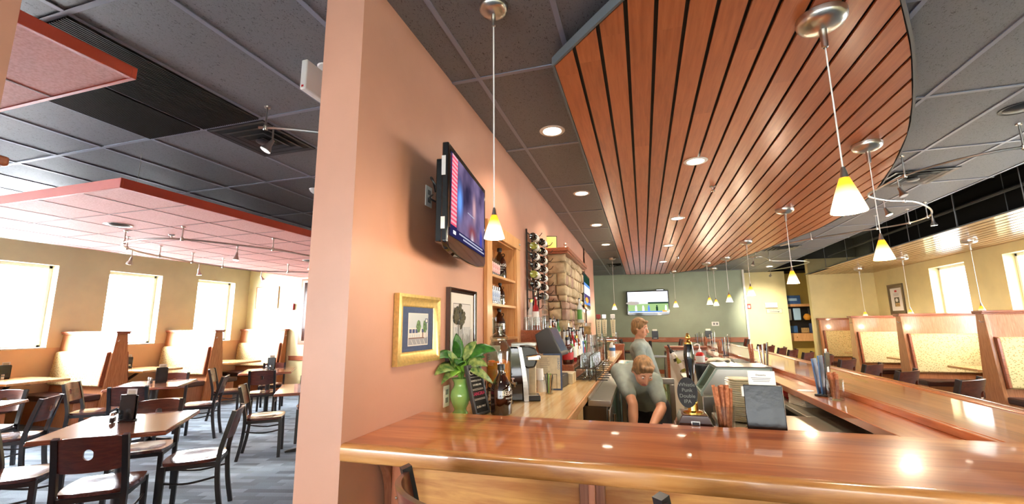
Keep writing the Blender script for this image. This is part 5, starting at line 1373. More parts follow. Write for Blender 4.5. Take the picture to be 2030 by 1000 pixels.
ordw = ['first','second','third','fourth','fifth','sixth','seventh','eighth','ninth','tenth','eleventh','twelfth']
front_order = [2,2,8,5,7,7,6,0,3,1,2,8]
for x_, z_, y0_, dy, n_, nm in rows:
    for i in range(n_):
        k = kinds[front_order[i] if nm == 'front step' else rnd.choice((0,1,1,3,3,4,6,7,8))]
        liquor((x_+rnd.uniform(-.008,.008), y0_+dy*i, z_), *k, '%s bottle on the %s of the bar, %s from the near end'%(cname[k[1]],nm,ordw[i]))
# glasses and cups on the small cupboard
for i in range(4): pint((-1.04+0.052*i,3.93+0.02*(i%2),1.451),'clear upturned glass on top of the small wooden cupboard, %s from the wall'%ordw[i],'glasses on the small cupboard',None,0.03,0.026,0.12)
liquor((-0.985,4.08,1.451),'slim','red_spirit','label_white','spout','tall red bottle with a pale label on top of the small wooden cupboard')
liquor((-1.04,4.12,1.451),'tall','clear_spirit','label_white','brass','clear bottle with a gold cap at the back of the small wooden cupboard')
for i in range(6): pint((-0.905,4.13,1.451+0.05*i),'tumbler in the tall nested stack on the small cupboard, %s from below'%ordw[i],'tall nested stack of tumblers',None,0.024,0.034,0.085)
liquor((-0.815,5.90,1.521),'slim','clear_spirit','label_green','spout','clear bottle with a green label on the lit chimney ledge')
liquor((-0.815,6.05,1.521),'tall','clear_spirit','label_cream','brass','clear bottle with a cream label and gold cap on the lit chimney ledge')
e = thing('orange_tin','orange tin inside the small wooden cupboard','tin',(-0.96,3.915,1.271)); MB().lathe([(0,0),(0.04,0),(0.042,0.004),(0.042,0.08),(0.038,0.09),(0,0.09)],n=20).build('tin_body','orange_label',e); MB().lathe([(0,0.09),(0.036,0.09),(0.036,0.1),(0,0.1)],n=20).build('tin_lid','brass',e)
tag(MB().box(-0.06,0.06,-0.008,0.008,0,0.09).box(-0.006,0.006,-0.02,0.02,-0.09,0.0).box(-0.03,0.03,-0.03,0.03,-0.10,-0.09).build('cork_sign','cork',bevel=0.004,loc=(-0.66,5.12,1.48)),'small blank cork sign standing above the stacked pints','sign') if False else None
e = thing('cork_sign','small blank cork sign on a thin stand above the stacked pints','sign',(-0.655,5.2,1.141))
MB().box(-0.06,0.06,-0.008,0.008,0.24,0.335).build('cork_panel','cork',e,0.003); MB().cyl((0,0,0.004),(0,0,0.245),0.004,n=8).lathe([(0,0),(0.03,0),(0.03,0.004),(0,0.006)],n=16).build('sign_stand','chrome',e)
# ---- beer tap tower with three white handles
e = thing('beer_tap','chrome beer tap tower with three pale tap handles at the back counter','beer tap',(-0.53,6.25,BZ))
MB().lathe([(0,0),(0.06,0),(0.055,0.01),(0.035,0.02),(0.032,0.26),(0.04,0.28),(0,0.30)],n=24).build('tower_column','chrome',e)
MB().cyl((-0.10,0,0.285),(0.16,0.05,0.285),0.032,n=18).build('tower_arm','chrome',e)
for i,(x_,y_,hz,cap) in enumerate(((-0.065,-0.01,0.60,'book_red'),(0.01,0.02,0.60,'steel'),(0.125,0.05,0.62,'white_plastic'))):
    h = MB().prism([(-0.022,0.33),(0.022,0.33),(0.034,0.56),(-0.034,0.56)],-0.012,0.012,'y')
    hh = h.build('tap_handle','label_cream',e,0.004,loc=(x_,y_-0.04,0))
    MB().box(-0.03,0.03,-0.014,0.014,0.575,0.635).box(-0.008,0.008,-0.008,0.008,0.56,0.575).build('handle_finial',cap,hh,0.004)
    MB().cyl((0,0,0.33),(0,0.01,0.28),0.010,n=10).tube(smooth_path([(0,0.02,0.285),(0,-0.03,0.28),(0,-0.045,0.25),(0,-0.045,0.21)],4),0.010,8).build('tap_spout','chrome',hh)
    t = text('lettering','\n'.join('SEBAGO'),0.026,'ink',hh,(0,-0.0126,0.455),line=1.05)
e = thing('squeeze_bottle','small bottle with a green spout beyond the beer taps','bottle',(-0.48,7.0,BZ)); MB().lathe([(0,0),(0.045,0),(0.046,0.16),(0.03,0.20),(0.012,0.22),(0,0.22)],n=18).build('bottle_body','clear_spirit',e); MB().lathe([(0.0465,0.09),(0.0465,0.14),(0.046,0.14),(0.046,0.09)],n=18).build('paper_label','label_blue',e); MB().cyl((0,0,0.22),(-0.01,0,0.32),0.010,0.005).build('spout','green_cap',e)
# ------------------------------------------------------------------ things on the bar's inner shelf
SZ = 1.0325
e = thing('hand_pump','tall dark beer pump handle with brass fittings and an oval chalk sign','beer pump',(0.192,2.165,SZ))
MB().prism([(-0.082,0.0),(0.082,0.0),(0.082,0.018),(0.075,0.022),(0.060,0.062),(0.052,0.075),(-0.052,0.075),(-0.060,0.062),(-0.075,0.022),(-0.082,0.018)],-0.075,0.075,'y').build('pump_base','wood_dark',e,0.003)
MB().box(-0.018,0.018,-0.0775,-0.0745,0.030,0.052).build('name_plate','steel',e,0.001); MB().box(-0.014,0.014,-0.0782,-0.0774,0.035,0.047).build('plate_inset','ink',e)
text('plate_lettering','ANGRAM',0.006,'steel',e,(0,-0.0785,0.041),ext=0.0002) if False else None
MB().lathe([(0,0.075),(0.042,0.075),(0.042,0.079),(0.03,0.083),(0.022,0.084),(0.021,0.115),(0.024,0.118),(0.018,0.125),(0,0.125)],n=28).build('brass_foot','brass',e)
MB().lathe([(0,0.118),(0.012,0.12),(0.012,0.16),(0.017,0.235),(0.023,0.305),(0.024,0.325),(0.020,0.36),(0.016,0.373),(0.0,0.375)],n=26).build('pump_handle','black_gloss',e)
MB().lathe([(0,0.371),(0.018,0.373),(0.017,0.380),(0.009,0.386),(0.007,0.392),(0.011,0.398),(0.0105,0.407),(0.006,0.413),(0.007,0.419),(0.0,0.424)],n=20).build('brass_finial','brass',e)
o = MB().prism([(-0.022+0.042*cos(2*pi*i/40),0.165+0.065*sin(2*pi*i/40)) for i in range(40)],-0.045,-0.038,'y').build('oval_sign','chalkboard',e)
MB().box(-0.012,0.004,-0.038,-0.008,0.16,0.17).build('sign_clip','brass',e)
for s_, z_ in (('Whistle',0.198),('Punk',0.175),('Double',0.150),('IPA',0.127)): text('chalk_lettering',s_,0.022,'chalk_dim',o,(-0.023,-0.0455,z_))
def pretzels(loc, label, group, n=8, h=0.11, r=0.044, rodlen=0.19, rz=0):
    e = thing('pretzel_glass', label, 'glass of pretzels', loc, rz, group)
    MB().lathe([(0,0.010),(r-0.010,0.010),(r-0.003,h),(r,h),(r-0.005,0.004),(r-0.009,0),(0,0)],n=26).build('tumbler','glass',e)
    for i in range(n):
        a = 2*pi*i/n + 0.3; rr = (r-0.018) if i%3 else 0.006
        L = rodlen*rnd.uniform(0.9,1.06)
        MB().tube([(rr*0.7*cos(a),rr*0.7*sin(a),0.012),(rr*1.0*cos(a)+0.002,rr*1.0*sin(a),L*0.5),(min(rr*1.35,r)*cos(a),min(rr*1.35,r)*sin(a),L)],[0.0075,0.0085,0.0072],9).build('pretzel_rod','pretzel',e)
    return e
gp = 'glasses of pretzel rods on the bar shelf'
pretzels((0.318,2.165,SZ),'glass packed with brown pretzel rods between the beer pump and the black menu',gp,9)
e = thing('menu_holder','black leather menu with a white card above it, standing on the front shelf','menu',(0.487,2.19,SZ),radians(-2))
e.rotation_euler = (radians(-7),0,radians(-3))
MB().box(-0.076,0.076,-0.006,0.004,0.0,0.195).build('menu_cover','menu_black',e,0.003)
MB().box(-0.070,0.0785,0.004,0.010,0.004,0.190).build('menu_back','paper',e,0.001)
c = MB().box(-0.05,0.058,0.014,0.016,0.10,0.256).build('white_card','paper',e)
text('card_lettering','Desserts',0.011,'ink',c,(0.002,0.0135,0.238)); 
m = MB()
for i in range(3): m.box(-0.038+0.004*i,0.040-0.003*i,0.0132,0.014,0.224-0.007*i,0.2262-0.007*i)
m.build('card_text','ink_grey',c)
MB().box(-0.084,-0.074,-0.004,0.010,0.145,0.188).build('page_tab','paper',e)
# menus + glass on the long shelf
def menu_set(loc, rz, label, colors=('menu_black','menu_blue','paper'), tall=0.26, group='menu stands along the bar shelf', card=True):
    e = thing('menu_stand', label, 'menus', loc, rz, group)
    MB().box(-0.055,0.055,-0.035,0.035,0.0,0.012).build('stand_base','black_plastic',e,0.002)
    for i, c_ in enumerate(colors):
        y_ = -0.028+0.022*i
        mm = MB(); mm.M = Matrix.Translation((0,y_,0.012)) @ Matrix.Rotation(radians(4-4*i),4,'X'); mm.box(-0.052+0.004*i,0.052-0.002*i,-0.004,0.004,0,tall-0.02*i)
        mm.build('menu',c_,e,0.0015)
    if card:
        cd = MB().box(-0.022,0.022,-0.044,-0.041,0.10,tall+0.035).build('card','paper',e)
        MB().box(-0.012,0.012,-0.0448,-0.044,tall-0.02,tall+0.02).build('card_print','ink_grey',cd)
    return e
menu_set((1.085,3.34,SZ),radians(58),'menu stand with blue menus and a white card, nearest on the long shelf',('menu_black','menu_blue','menu_blue'))
pretzels((1.095,3.165,SZ),'glass of pretzel rods beside the blue menus on the long bar shelf',gp,7,0.125,0.046,0.165)
e = thing('coaster','round pale coaster lying beside the blue menus on the long bar shelf','coaster',(1.045,3.53,SZ)); MB().lathe([(0,0),(0.05,0),(0.05,0.003),(0,0.003)],n=32).build('coaster_disc','paper',e); MB().lathe([(0,0.0031),(0.038,0.0031),(0.038,0.0034),(0,0.0034)],n=28).build('coaster_print','menu_blue',e)
menu_set((1.13,4.95,SZ),radians(70),'grey menu stand behind the white card, beside the glass jar on the long shelf',('menu_black','steel','steel'),0.26,card=False)
pretzels((1.07,5.12,SZ),'glass with a few thin pretzel rods beside the grey menu stand',gp,4,0.10,0.042,0.24)
e = thing('glass_jar','low glass jar with a stopper lid in front of the thin pretzel rods','jar',(1.04,4.75,SZ))
MB().lathe([(0,0.004),(0.06,0.0),(0.065,0.006),(0.068,0.02),(0.055,0.03),(0.03,0.034),(0.032,0.07),(0.028,0.085),(0,0.086)],n=28).build('jar_body','glass',e); MB().lathe([(0.066,0.02),(0.072,0.022),(0.072,0.028),(0.06,0.03)],n=28).build('jar_rim','chrome',e)
menu_set((1.12,7.0,SZ),radians(75),'menu stand with silver menus and a thin card, third along the long bar shelf',('menu_black','steel','menu_blue'),0.27)
pretzels((1.10,7.35,SZ),'glass of reddish pretzel rods behind the third menu stand on the long shelf',gp,6,0.11,0.045,0.2)
menu_set((1.13,8.3,SZ),radians(80),'menu stand with silver menus and a white card, fourth along the long bar shelf',('steel','steel','paper'),0.3)
pretzels((1.13,9.15,SZ),'small glass of pretzel rods near the far end of the long shelf',gp,5,0.11,0.045,0.2)
menu_set((1.12,9.5,SZ),radians(80),'dark menu stand near the far end of the long bar shelf',('menu_black','steel','menu_black'),0.28,card=False)
menu_set((1.06,9.85,SZ),radians(80),'farthest dark menu stand on the long bar shelf, next to the divider side',('menu_black','menu_blue','menu_black'),0.27,card=False)
menu_set((1.60,9.6,1.0705),radians(80),'dark menu stand on the bar top near its far end',('menu_black','steel','menu_black','paper'),0.2,card=False)
e = thing('rubber_mat','dark rubber bar mat on the long bar shelf in front of the far menus','mat',(1.10,6.0,SZ)); MB().box(-0.09,0.09,-0.30,0.30,0,0.006).build('mat_base','black_plastic',e,0.002)
m = MB()
for i in range(20): m.box(-0.08,0.08,-0.285+0.03*i,-0.275+0.03*i,0.006,0.009)
m.build('mat_ridges','dark_grey',e)
# things on the side counter, beyond the display
e = thing('pump_bottle','white pump bottle of red syrup beside the beer pump handle, farther back','bottle',(0.70,6.35,0.951))
MB().lathe([(0,0),(0.055,0),(0.057,0.01),(0.057,0.13),(0.045,0.155),(0.02,0.17),(0,0.17)],n=22).build('bottle_body','red_sauce',e); MB().lathe([(0.0575,0.035),(0.0575,0.12),(0.057,0.12),(0.057,0.035)],n=22).build('paper_label','label_white',e)
MB().lathe([(0,0.17),(0.022,0.17),(0.02,0.20),(0.008,0.21),(0.008,0.27),(0,0.27)],n=16).tube(smooth_path([(0,0,0.265),(-0.03,0,0.272),(-0.065,0,0.255)],4),0.009,8).build('pump_head','white_plastic',e)
e = thing('folded_towel','folded cream towel lying on a steel block beyond the display cooler','towel',(0.80,5.5,1.052),0.3)
rows_ = [[(-0.10+0.20*i/8, -0.09+0.18*j/6, 0.035+0.010*sin(i*1.1+j)+0.006*cos(j*1.7)-0.02*max(0,(abs(i-4)-3))) for j in range(7)] for i in range(9)]
MB().grid(rows_).build('towel_cloth','cloth',e,solid=0.03,sub=1)
tag(MB().box(0.70,0.975,5.35,5.75,0.0,1.05).build('steel_block','steel_worn',bevel=0.006),'plain steel cabinet under the folded cream towel','cabinet')
e = thing('ice_bucket','black plastic bucket between the display cooler and the folded towel','bucket',(0.58,5.0,0.87)); MB().lathe([(0,0.005),(0.07,0),(0.09,0.19),(0.096,0.19),(0.096,0.20),(0.084,0.20),(0.066,0.01),(0,0.01)],n=24).build('bucket_wall','black_plastic',e); MB().tube([(0.09*cos(a),0.09*sin(a),0.205) for a in [2*pi*i/20 for i in range(20)]],0.005,6,closed=True).build('bucket_rim','dark_grey',e)
tag(MB().box(0.42,0.69,4.75,6.1,0.84,0.869).box(0.44,0.69,4.78,6.08,0.1,0.84).build('sink_unit','steel_worn',bevel=0.004),'low steel sink unit under the black bucket','sink')
for i,(y_,z_,lab) in enumerate(((7.86,0.875,'dark wine bottle slanting on pegs against the divider, the upper one'),(7.86,0.715,'wine bottle with a pale label slanting on pegs against the divider, the lower one'))):
    o = dup(wb[i], (0.50+0.10*i,y_-0.085*i,z_), 0, lab, 'wine bottles by the divider'); o.rotation_euler = (radians(-4),radians(-24),0)
# ------------------------------------------------------------------ chairs and stools
def hole_panel(w, h, rh, th, bow, zc, y0, tilt, topbow=0.0, n=48, m=4):
    """curved back board with a round hole; bow > 0 curves the middle away from the sitter (-y)"""
    def P3(x, z, side):
        yy = y0 - bow*(1-(2*x/w)**2) - tilt*(z-zc) + side*th/2
        zz = z + topbow*(1-(2*x/w)**2)*(1 if z > zc else -0.4)
        return (x, yy, zz)
    vs, fs = [], []
    angs = [2*pi*i/n for i in range(n)]
    for side in (1, -1):
        for k in range(m+1):
            t = k/m
            for a in angs:
                c, s_ = cos(a), sin(a)
                sc = min((w/2)/abs(c) if abs(c) > 1e-6 else 9, (h/2)/abs(s_) if abs(s_) > 1e-6 else 9)
                x = c*(rh*(1-t) + sc*t); z = zc + s_*(rh*(1-t) + sc*t)
                vs.append(P3(x, z, side))
    S = (m+1)*n
    for k in range(m):
        for i in range(n):
            j = (i+1)%n
            fs.append((k*n+i, (k+1)*n+i, (k+1)*n+j, k*n+j)); fs.append((S+k*n+i, S+k*n+j, S+(k+1)*n+j, S+(k+1)*n+i))
    for i in range(n):
        j = (i+1)%n
        fs.append((i, j, S+j, S+i)); fs.append((m*n+i, S+m*n+i, S+m*n+j, m*n+j))
    return MB().add(vs, fs)
def seat_mb(w, d, z, th=0.026):
    vs, N_ = [], 12
    rows_t, rows_b = [], []
    for i in range(N_+1):
        v = -1+2*i/N_; rt, rb = [], []
        for j in range(N_+1):
            u = -1+2*j/N_
            # squircle mapping
            x = u*sqrt(1-0.28*v*v); y_ = v*sqrt(1-0.22*u*u)
            ww = w/2*(1.0+0.06*y_)
            dip = -0.011*max(0,1-(x*x*1.4+(y_+0.1)**2*1.2)) 
            rt.append((x*ww, y_*d/2, z+dip)); rb.append((x*ww*0.97, y_*d/2*0.97, z-th))
        rows_t.append(rt); rows_b.append(rb)
    mb = MB(); mb.grid(rows_t); b0 = len(mb.v)
    mb.grid([list(reversed(r)) for r in rows_b])
    n1 = N_+1
    T = lambda i,j: i*n1+j
    B = lambda i,j: b0+i*n1+(N_-j)
    for j in range(N_): mb.f.append((T(0,j+1),T(0,j),B(0,j),B(0,j+1))); mb.mi.append(0); mb.f.append((T(N_,j),T(N_,j+1),B(N_,j+1),B(N_,j))); mb.mi.append(0)
    for i in range(N_): mb.f.append((T(i,0),T(i+1,0),B(i+1,0),B(i,0))); mb.mi.append(0); mb.f.append((T(i+1,N_),T(i,N_),B(i,N_),B(i+1,N_))); mb.mi.append(0)
    return mb
def make_chair(loc, rz, label, group):
    e = thing('dining_chair', label, 'chair', loc, rz, group)
    seat_mb(0.41,0.41,0.455).build('seat','wood_chair',e,angle=45)
    for s_ in (-1,1):
        MB().bar([(s_*0.178,0.172,0.43),(s_*0.183,0.180,0.0)],0.0165).build('leg','black_frame',e)
        MB().bar(smooth_path([(s_*0.180,-0.245,0.0),(s_*0.182,-0.205,0.22),(s_*0.182,-0.192,0.44),(s_*0.180,-0.225,0.62),(s_*0.178,-0.275,0.815)],4),0.0165).build('leg','black_frame',e)
        MB().tube(smooth_path([(s_*0.182,0.172,0.305),(s_*0.183,0.0,0.285),(s_*0.183,-0.195,0.315)],5),0.008,8).build('stretcher','black_frame',e)
    MB().box(-0.178,0.178,0.160,0.178,0.395,0.428).box(-0.178,0.178,-0.198,-0.182,0.395,0.428).box(-0.190,-0.172,-0.19,0.17,0.395,0.428).box(0.172,0.190,-0.19,0.17,0.395,0.428).build('seat_frame','black_frame',e,0.003)
    hole_panel(0.345,0.215,0.026,0.016,0.035,0.70,-0.243,0.26,0.012).build('backrest','wood_chair_back',e,angle=50)
    return e
chair0 = None
def chair(x, y, head, label, group):
    """head: compass direction (degrees from +x) the sitter faces"""
    global chair0
    rz = radians(head-90)
    if chair0 is None: chair0 = make_chair((x,y,0), rz, label, group); return chair0
    return dup(chair0, (x,y,0), rz, label, group)
TH = 39.0
U = Vector((cos(radians(TH)), sin(radians(TH)))); V = Vector((-U.y, U.x))
def dining_table(cx, cy, label):
    e = thing('dining_table', label, 'table', (cx,cy,0), radians(TH), 'freestanding dining tables')
    MB().box(-0.39,0.39,-0.45,0.45,0.722,0.75).build('tabletop','wood_table',e,0.006)
    MB().box(-0.393,0.393,-0.453,0.453,0.718,0.735).build('table_edge','wood_trim',e,0.004)
    MB().cyl((0,0,0.03),(0,0,0.70),0.036,n=20).build('pedestal','black_frame',e)
    MB().box(-0.18,0.18,-0.18,0.18,0.70,0.718).build('top_plate','black_frame',e)
    for q_ in range(4):
        a = q_*pi/2
        MB().prism([(0.0,0.0),(0.27,0.0),(0.27,0.014),(0.25,0.022),(0.03,0.06),(0.0,0.06)],-0.022,0.022,'y').build('leg','black_frame',e,0.003).rotation_euler = (0,0,a)
    return e
TA, TB, TC, TD, TE = Vector((-4.03,2.60)), Vector((-6.48,4.46)), Vector((-6.40,6.30)), Vector((-4.05,4.70)), Vector((-6.52,2.60))
for p_, l_ in ((TA,'nearest dark wood dining table with the tall black menu, before the front chair'),(TB,'middle dark wood dining table in front of the second booth'),(TC,'far dark wood dining table near the back wall, with a menu and condiments'),(TD,'dark wood dining table partly hidden by the pink wall end'),(TE,'dark wood dining table cut off by the left edge of the picture')):
    dining_table(p_.x, p_.y, l_)
def around(T, side, dist, label, group, turn=0.0, shift=0.0):
    d = {'+u':U,'-u':-U,'+v':V,'-v':-V}[side]; t = Vector((-d.y,d.x))
    p = T + d*dist + t*shift
    return chair(p.x, p.y, math.degrees(atan2(-d.y,-d.x))+turn, label, group)
gA,gB,gC,gD,gE = 'chairs at the nearest dining table','chairs at the middle dining table','chairs at the far dining table','chairs at the half-hidden dining table','chairs at the table cut off on the left'
around(TA,'-v',0.52,'dark wood chair, back toward the viewer, at the nearest dining table',gA,0,0.09)
around(TA,'+u',0.50,'dark chair with a shiny seat pulled out right of the nearest dining table',gA,0,0.0)
around(TA,'+v',0.52,'dark chair facing the viewer behind the nearest dining table, right of its menu',gA,0,0.02)
around(TA,'-u',0.60,'dark wood chair at the bottom left corner, left of the nearest dining table',gA,0,0.0)
around(TB,'-v',0.56,'dark chair, back to the viewer at the middle dining table, behind the tall menu',gB)
around(TB,'+u',0.56,'dark wood chair at the right side of the middle dining table, seen in profile',gB)
around(TB,'+v',0.56,'dark wood chair facing the viewer on the far side of the middle dining table',gB)
around(TB,'-u',0.60,'dark chair left of the middle dining table, before the first sunlit booth',gB)
around(TC,'-v',0.50,'dark chair, back to the viewer, at the far dining table near the back wall',gC)
around(TC,'+v',0.56,'dark wood chair facing the viewer on the far side of the far dining table',gC)
around(TC,'-u',0.58,'dark chair left of the far dining table, before the second sunlit booth',gC)
around(TD,'-u',0.50,'dark chair in profile, left of the dining table half hidden by the pink wall',gD)
around(TD,'+v',0.56,'dark wood chair behind the dining table half hidden by the pink wall',gD)
around(TE,'+u',0.50,'dark chair in profile near the left edge, before the first sunlit booth',gE)
around(TE,'+v',0.56,'dark wood chair facing the viewer at the left edge, before the first booth table',gE)
# menus and shakers on the dining tables
def table_menu(p, rz, label, h=0.21, card=True, w=0.125):
    e = thing('table_menu', label, 'menu', (p[0],p[1],0.751), rz, 'menus on the dining room tables')
    MB().box(-w/2,w/2,-0.022,0.03,0.0,0.012).build('menu_base','black_plastic',e,0.002)
    MB().box(-w/2,w/2,-0.018,-0.008,0.012,h).build('menu_cover','menu_black',e,0.002)
    MB().box(-w/2+0.01,w/2+0.006,0.0,0.008,0.012,h-0.01).build('menu_cover','menu_black',e,0.002)
    if card:
        c = MB().box(-0.04,0.045,0.012,0.015,0.05,h+0.042).build('card','paper',e); MB().box(-0.028,0.033,0.0112,0.012,h-0.002,h+0.03).build('card_print','paper_tan',c)
    return e
shk = {}
def shaker(p, kind, label):
    if kind not in shk:
        e = thing('shaker', label, 'shaker', (p[0],p[1],0.751), 0, 'salt and pepper shakers')
        MB().lathe([(0,0.003),(0.018,0),(0.02,0.004),(0.019,0.055),(0.016,0.062),(0,0.062)],n=14).build('shaker_body','glass',e)
        MB().lathe([(0,0.004),(0.016,0.004),(0.0155,0.042),(0,0.042)],n=12).build('filling','white_plastic' if kind=='salt' else 'dark_grey',e)
        MB().lathe([(0.0168,0.058),(0.0168,0.072),(0.010,0.082),(0,0.084)],n=14).build('shaker_cap','chrome',e)
        shk[kind] = e; return e
    return dup(shk[kind], (p[0],p[1],0.751), 0, label)
table_menu((-4.13,2.665),radians(16),'tall black menu with a framed card standing on the nearest dining table')
shaker((-4.18,2.60),'salt','salt shaker in front of the tall black menu on the nearest dining table'); shaker((-4.145,2.565),'pepper','pepper shaker in front of the tall black menu on the nearest dining table')
table_menu((-6.50,4.56),radians(50),'dark menu with a white card standing on the middle dining table')
shaker((-6.58,4.46),'salt','salt shaker beside the dark menu on the middle dining table'); shaker((-6.51,4.44),'pepper','pepper shaker beside the dark menu on the middle dining table')
table_menu((-6.47,6.42),radians(25),'blue-grey menu with a white card standing on the far dining table')
shaker((-6.45,6.30),'salt','salt shaker before the menu on the far dining table'); shaker((-6.39,6.33),'pepper','pepper shaker before the menu on the far dining table')
# bar stools
def make_stool(loc, rz, label, group):
    e = thing('bar_stool', label, 'bar stool', loc, rz, group)
    seat_mb(0.42,0.40,0.76,0.03).build('seat','wood_chair',e,angle=45)
    for s_ in (-1,1):
        MB().bar([(s_*0.165,0.165,0.73),(s_*0.205,0.20,0.0)],0.014).build('leg','black_frame',e)
        MB().bar(smooth_path([(s_*0.21,-0.245,0.0),(s_*0.19,-0.20,0.45),(s_*0.19,-0.195,0.74),(s_*0.192,-0.22,0.90),(s_*0.192,-0.262,1.075)],4),0.015).build('leg','black_frame',e)
        MB().tube([(s_*0.192,0.185,0.30),(s_*0.20,-0.205,0.32)],0.010,8).build('stretcher','black_frame',e)
    MB().tube([(-0.192,0.187,0.25),(0.192,0.187,0.25)],0.012,8).build('foot_rail','black_frame',e)
    MB().box(-0.172,0.172,0.150,0.168,0.69,0.728).box(-0.18,0.18,-0.198,-0.182,0.69,0.728).box(-0.188,-0.168,-0.19,0.16,0.69,0.728).box(0.168,0.188,-0.19,0.16,0.69,0.728).build('seat_frame','black_frame',e,0.003)
    hole_panel(0.375,0.215,0.026,0.018,0.075,0.955,-0.232,0.24,0.010).build('backrest','wood_chair_back',e,angle=50)
    return e
stool0 = None
def stool(x, y, head, label, group):
    global stool0
    rz = radians(head-90)
    if stool0 is None: stool0 = make_stool((x,y,0), rz, label, group); return stool0
    return dup(stool0, (x,y,0), rz, label, group)
gs = 'bar stools along the long bar'
stool(-0.405,1.325,48,'curved stool back below the front bar top, beside the wooden bracket','stools at the front bar')
stool(0.335,1.285,48,'dark stool back just showing at the bottom edge below the front bar top','stools at the front bar')
sy = [4.36,4.95,5.58,6.22,6.85,7.50,8.15,8.80,9.45,10.1]
sl = ['nearest dark stool back over the long bar, beside the first booth post','second dark stool back over the long bar, below the middle booth table','third dark stool back over the long bar, before the middle booth','fourth dark stool back over the long bar, right of the blue menus','fifth stool back over the long bar, just left of the blue menus','sixth stool back over the long bar, before the wall recess','seventh stool back over the long bar, right edge of the cream wall','eighth stool back over the long bar, before the cream wall','ninth stool back over the long bar, before the cream wall near the corner','farthest stool back over the long bar, beside the green wall corner']
for i, y_ in enumerate(sy):
    stool([2.13,2.02,2.03,2.05,2.05,2.04,2.03,2.05,2.03,2.04][i], y_, 180+[-46,-43,-42,-40,-36,-32,-30,-28,-28,-30][i], sl[i], gs)
# ------------------------------------------------------------------ booths
def booth(x_wall, x_aisle, y, top, cush_top, label, group, sides=(-1,1), name='dining_booth'):
    s = 1 if x_aisle > x_wall else -1
    e = thing(name, label, 'booth', (x_aisle, y, 0), 0, group)
    W = abs(x_aisle-x_wall)-0.004; X = lambda d: -s*d        # d measured from the aisle toward the wall
    lo, hi = (lambda a,b: (min(a,b),max(a,b))), None
    hy = lambda z: 0.075 + (top-z)/(top-0.40)*0.105
    both = len(sides) == 2
    def ylim(z): return ((-hy(z) if -1 in sides else -0.0), (hy(z) if 1 in sides else 0.0))
    a0, a1 = ylim(0.0); b0, b1 = ylim(top-0.05)
    ft = 0.0
    prof = [(a0,0.0),(a1,0.0),(b1,top-0.05),(b0,top-0.05)]
    x0, x1 = lo(X(0.0), X(0.045))
    MB().prism(prof, x0, x1, 'x').build('end_panel','wood_booth',e,0.004)
    prof2 = [(a0*0.9,0.0),(a1*0.9,0.0),(b1*0.86,top-0.05),(b0*0.86,top-0.05)]
    x0, x1 = lo(X(0.045), X(W))
    MB().prism(prof2, x0, x1, 'x').build('back_panel','wood_booth_x',e)
    x0, x1 = lo(X(-0.03), X(W))
    MB().box(x0,x1,b0-0.018,b1+0.018,top-0.05,top-0.028).box(x0,x1,b0-0.032,b1+0.032,top-0.028,top).build('cap','wood_trim',e,0.005)
    MB().tube(smooth_path([(X(-0.002),b0*0.5-0.02,top-0.16),(X(-0.04),b0*0.5-0.03,top-0.165),(X(-0.055),b0*0.5-0.03,top-0.14)],4),0.005,6).build('coat_hook','nickel',e)
    for sd in sides:
        c0, c1 = 0.56, cush_top; th = 0.055
        ya, yb = sd*hy(c0)*0.92, sd*hy(c1)*0.9
        pr = [(ya,c0),(ya+sd*th,c0+0.02),(yb+sd*th,c1-0.02),(yb,c1)]
        if sd < 0: pr = pr[::-1]
        x0, x1 = lo(X(0.085), X(W-0.02)); MB().prism(pr, x0, x1, 'x').build('back_cushion','fabric_pale',e,0.012)
        x0, x1 = lo(X(0.055), X(0.085)); MB().prism([(p[0]+sd*0.006*(k in (1,2)),p[1]) for k,p in enumerate(pr)], x0, x1, 'x').build('cushion_side','wood_trim',e,0.003)
        y0_, y1_ = lo(sd*hy(0.42)*0.9, sd*0.56); x0, x1 = lo(X(0.03), X(W))
        MB().box(x0,x1,y0_,y1_,0.37,0.46).build('seat_cushion','vinyl',e,0.02)
        y0_, y1_ = lo(sd*hy(0.2)*0.9, sd*0.50); x0, x1 = lo(X(0.06), X(W))
        MB().box(x0,x1,y0_,y1_,0.0,0.37).build('bench_base','wood_booth_x',e,0.003)
    return e
gl = 'booths along the window wall of the dining room'
booth(XL,-8.42,3.45,1.46,1.13,'booth back at the far left edge of the dining room',gl)
booth(XL,-8.42,5.20,1.46,1.13,'sunlit patterned booth back between the first two dining room windows',gl)
booth(XL,-8.42,6.95,1.46,1.13,'sunlit patterned booth back between the last two dining room windows',gl)
booth(XL,-8.42,8.76,1.46,1.13,'sunlit patterned booth back in the far corner of the dining room',gl,sides=(-1,))
gr = 'booths along the right wall'
booth(XR,4.68,6.35,1.64,1.27,'booth back just outside the right edge, nearest to the viewer',gr) if False else None
booth(XR,4.68,8.00,1.64,1.27,'nearest pale patterned booth with a tall wooden post at the right edge',gr)
booth(XR,4.69,10.14,1.64,1.27,'middle pale patterned booth with a hook on its post, under the first right window',gr)
booth(XR,4.68,12.12,1.63,1.27,'third patterned booth on the right, under the framed poster',gr)
booth(XR,4.68,14.10,1.60,1.27,'shaded patterned booth back against the khaki wall at the far right',gr,sides=(-1,))
def booth_table(x_wall, x_end, y, z, label, group, hw=0.36):
    s = 1 if x_end > x_wall else -1
    e = thing('booth_table', label, 'table', (x_end,y,0), 0, group)
    L = abs(x_end-x_wall)-0.006
    x0, x1 = min(0,-s*L), max(0,-s*L)
    MB().box(x0,x1,-hw,hw,z-0.038,z).build('tabletop','wood_table_pale',e,0.006)
    MB().bar([(-s*(L-0.03),0,0.42),(-s*(L-0.55),0,z-0.05)],0.018).bar([(-s*(L-0.03),0,z-0.052),(-s*0.25,0,z-0.052)],0.016).bar([(-s*(L-0.02),0,0.0),(-s*(L-0.02),0,z-0.05)],0.018).build('wall_bracket','black_frame',e)
    return e
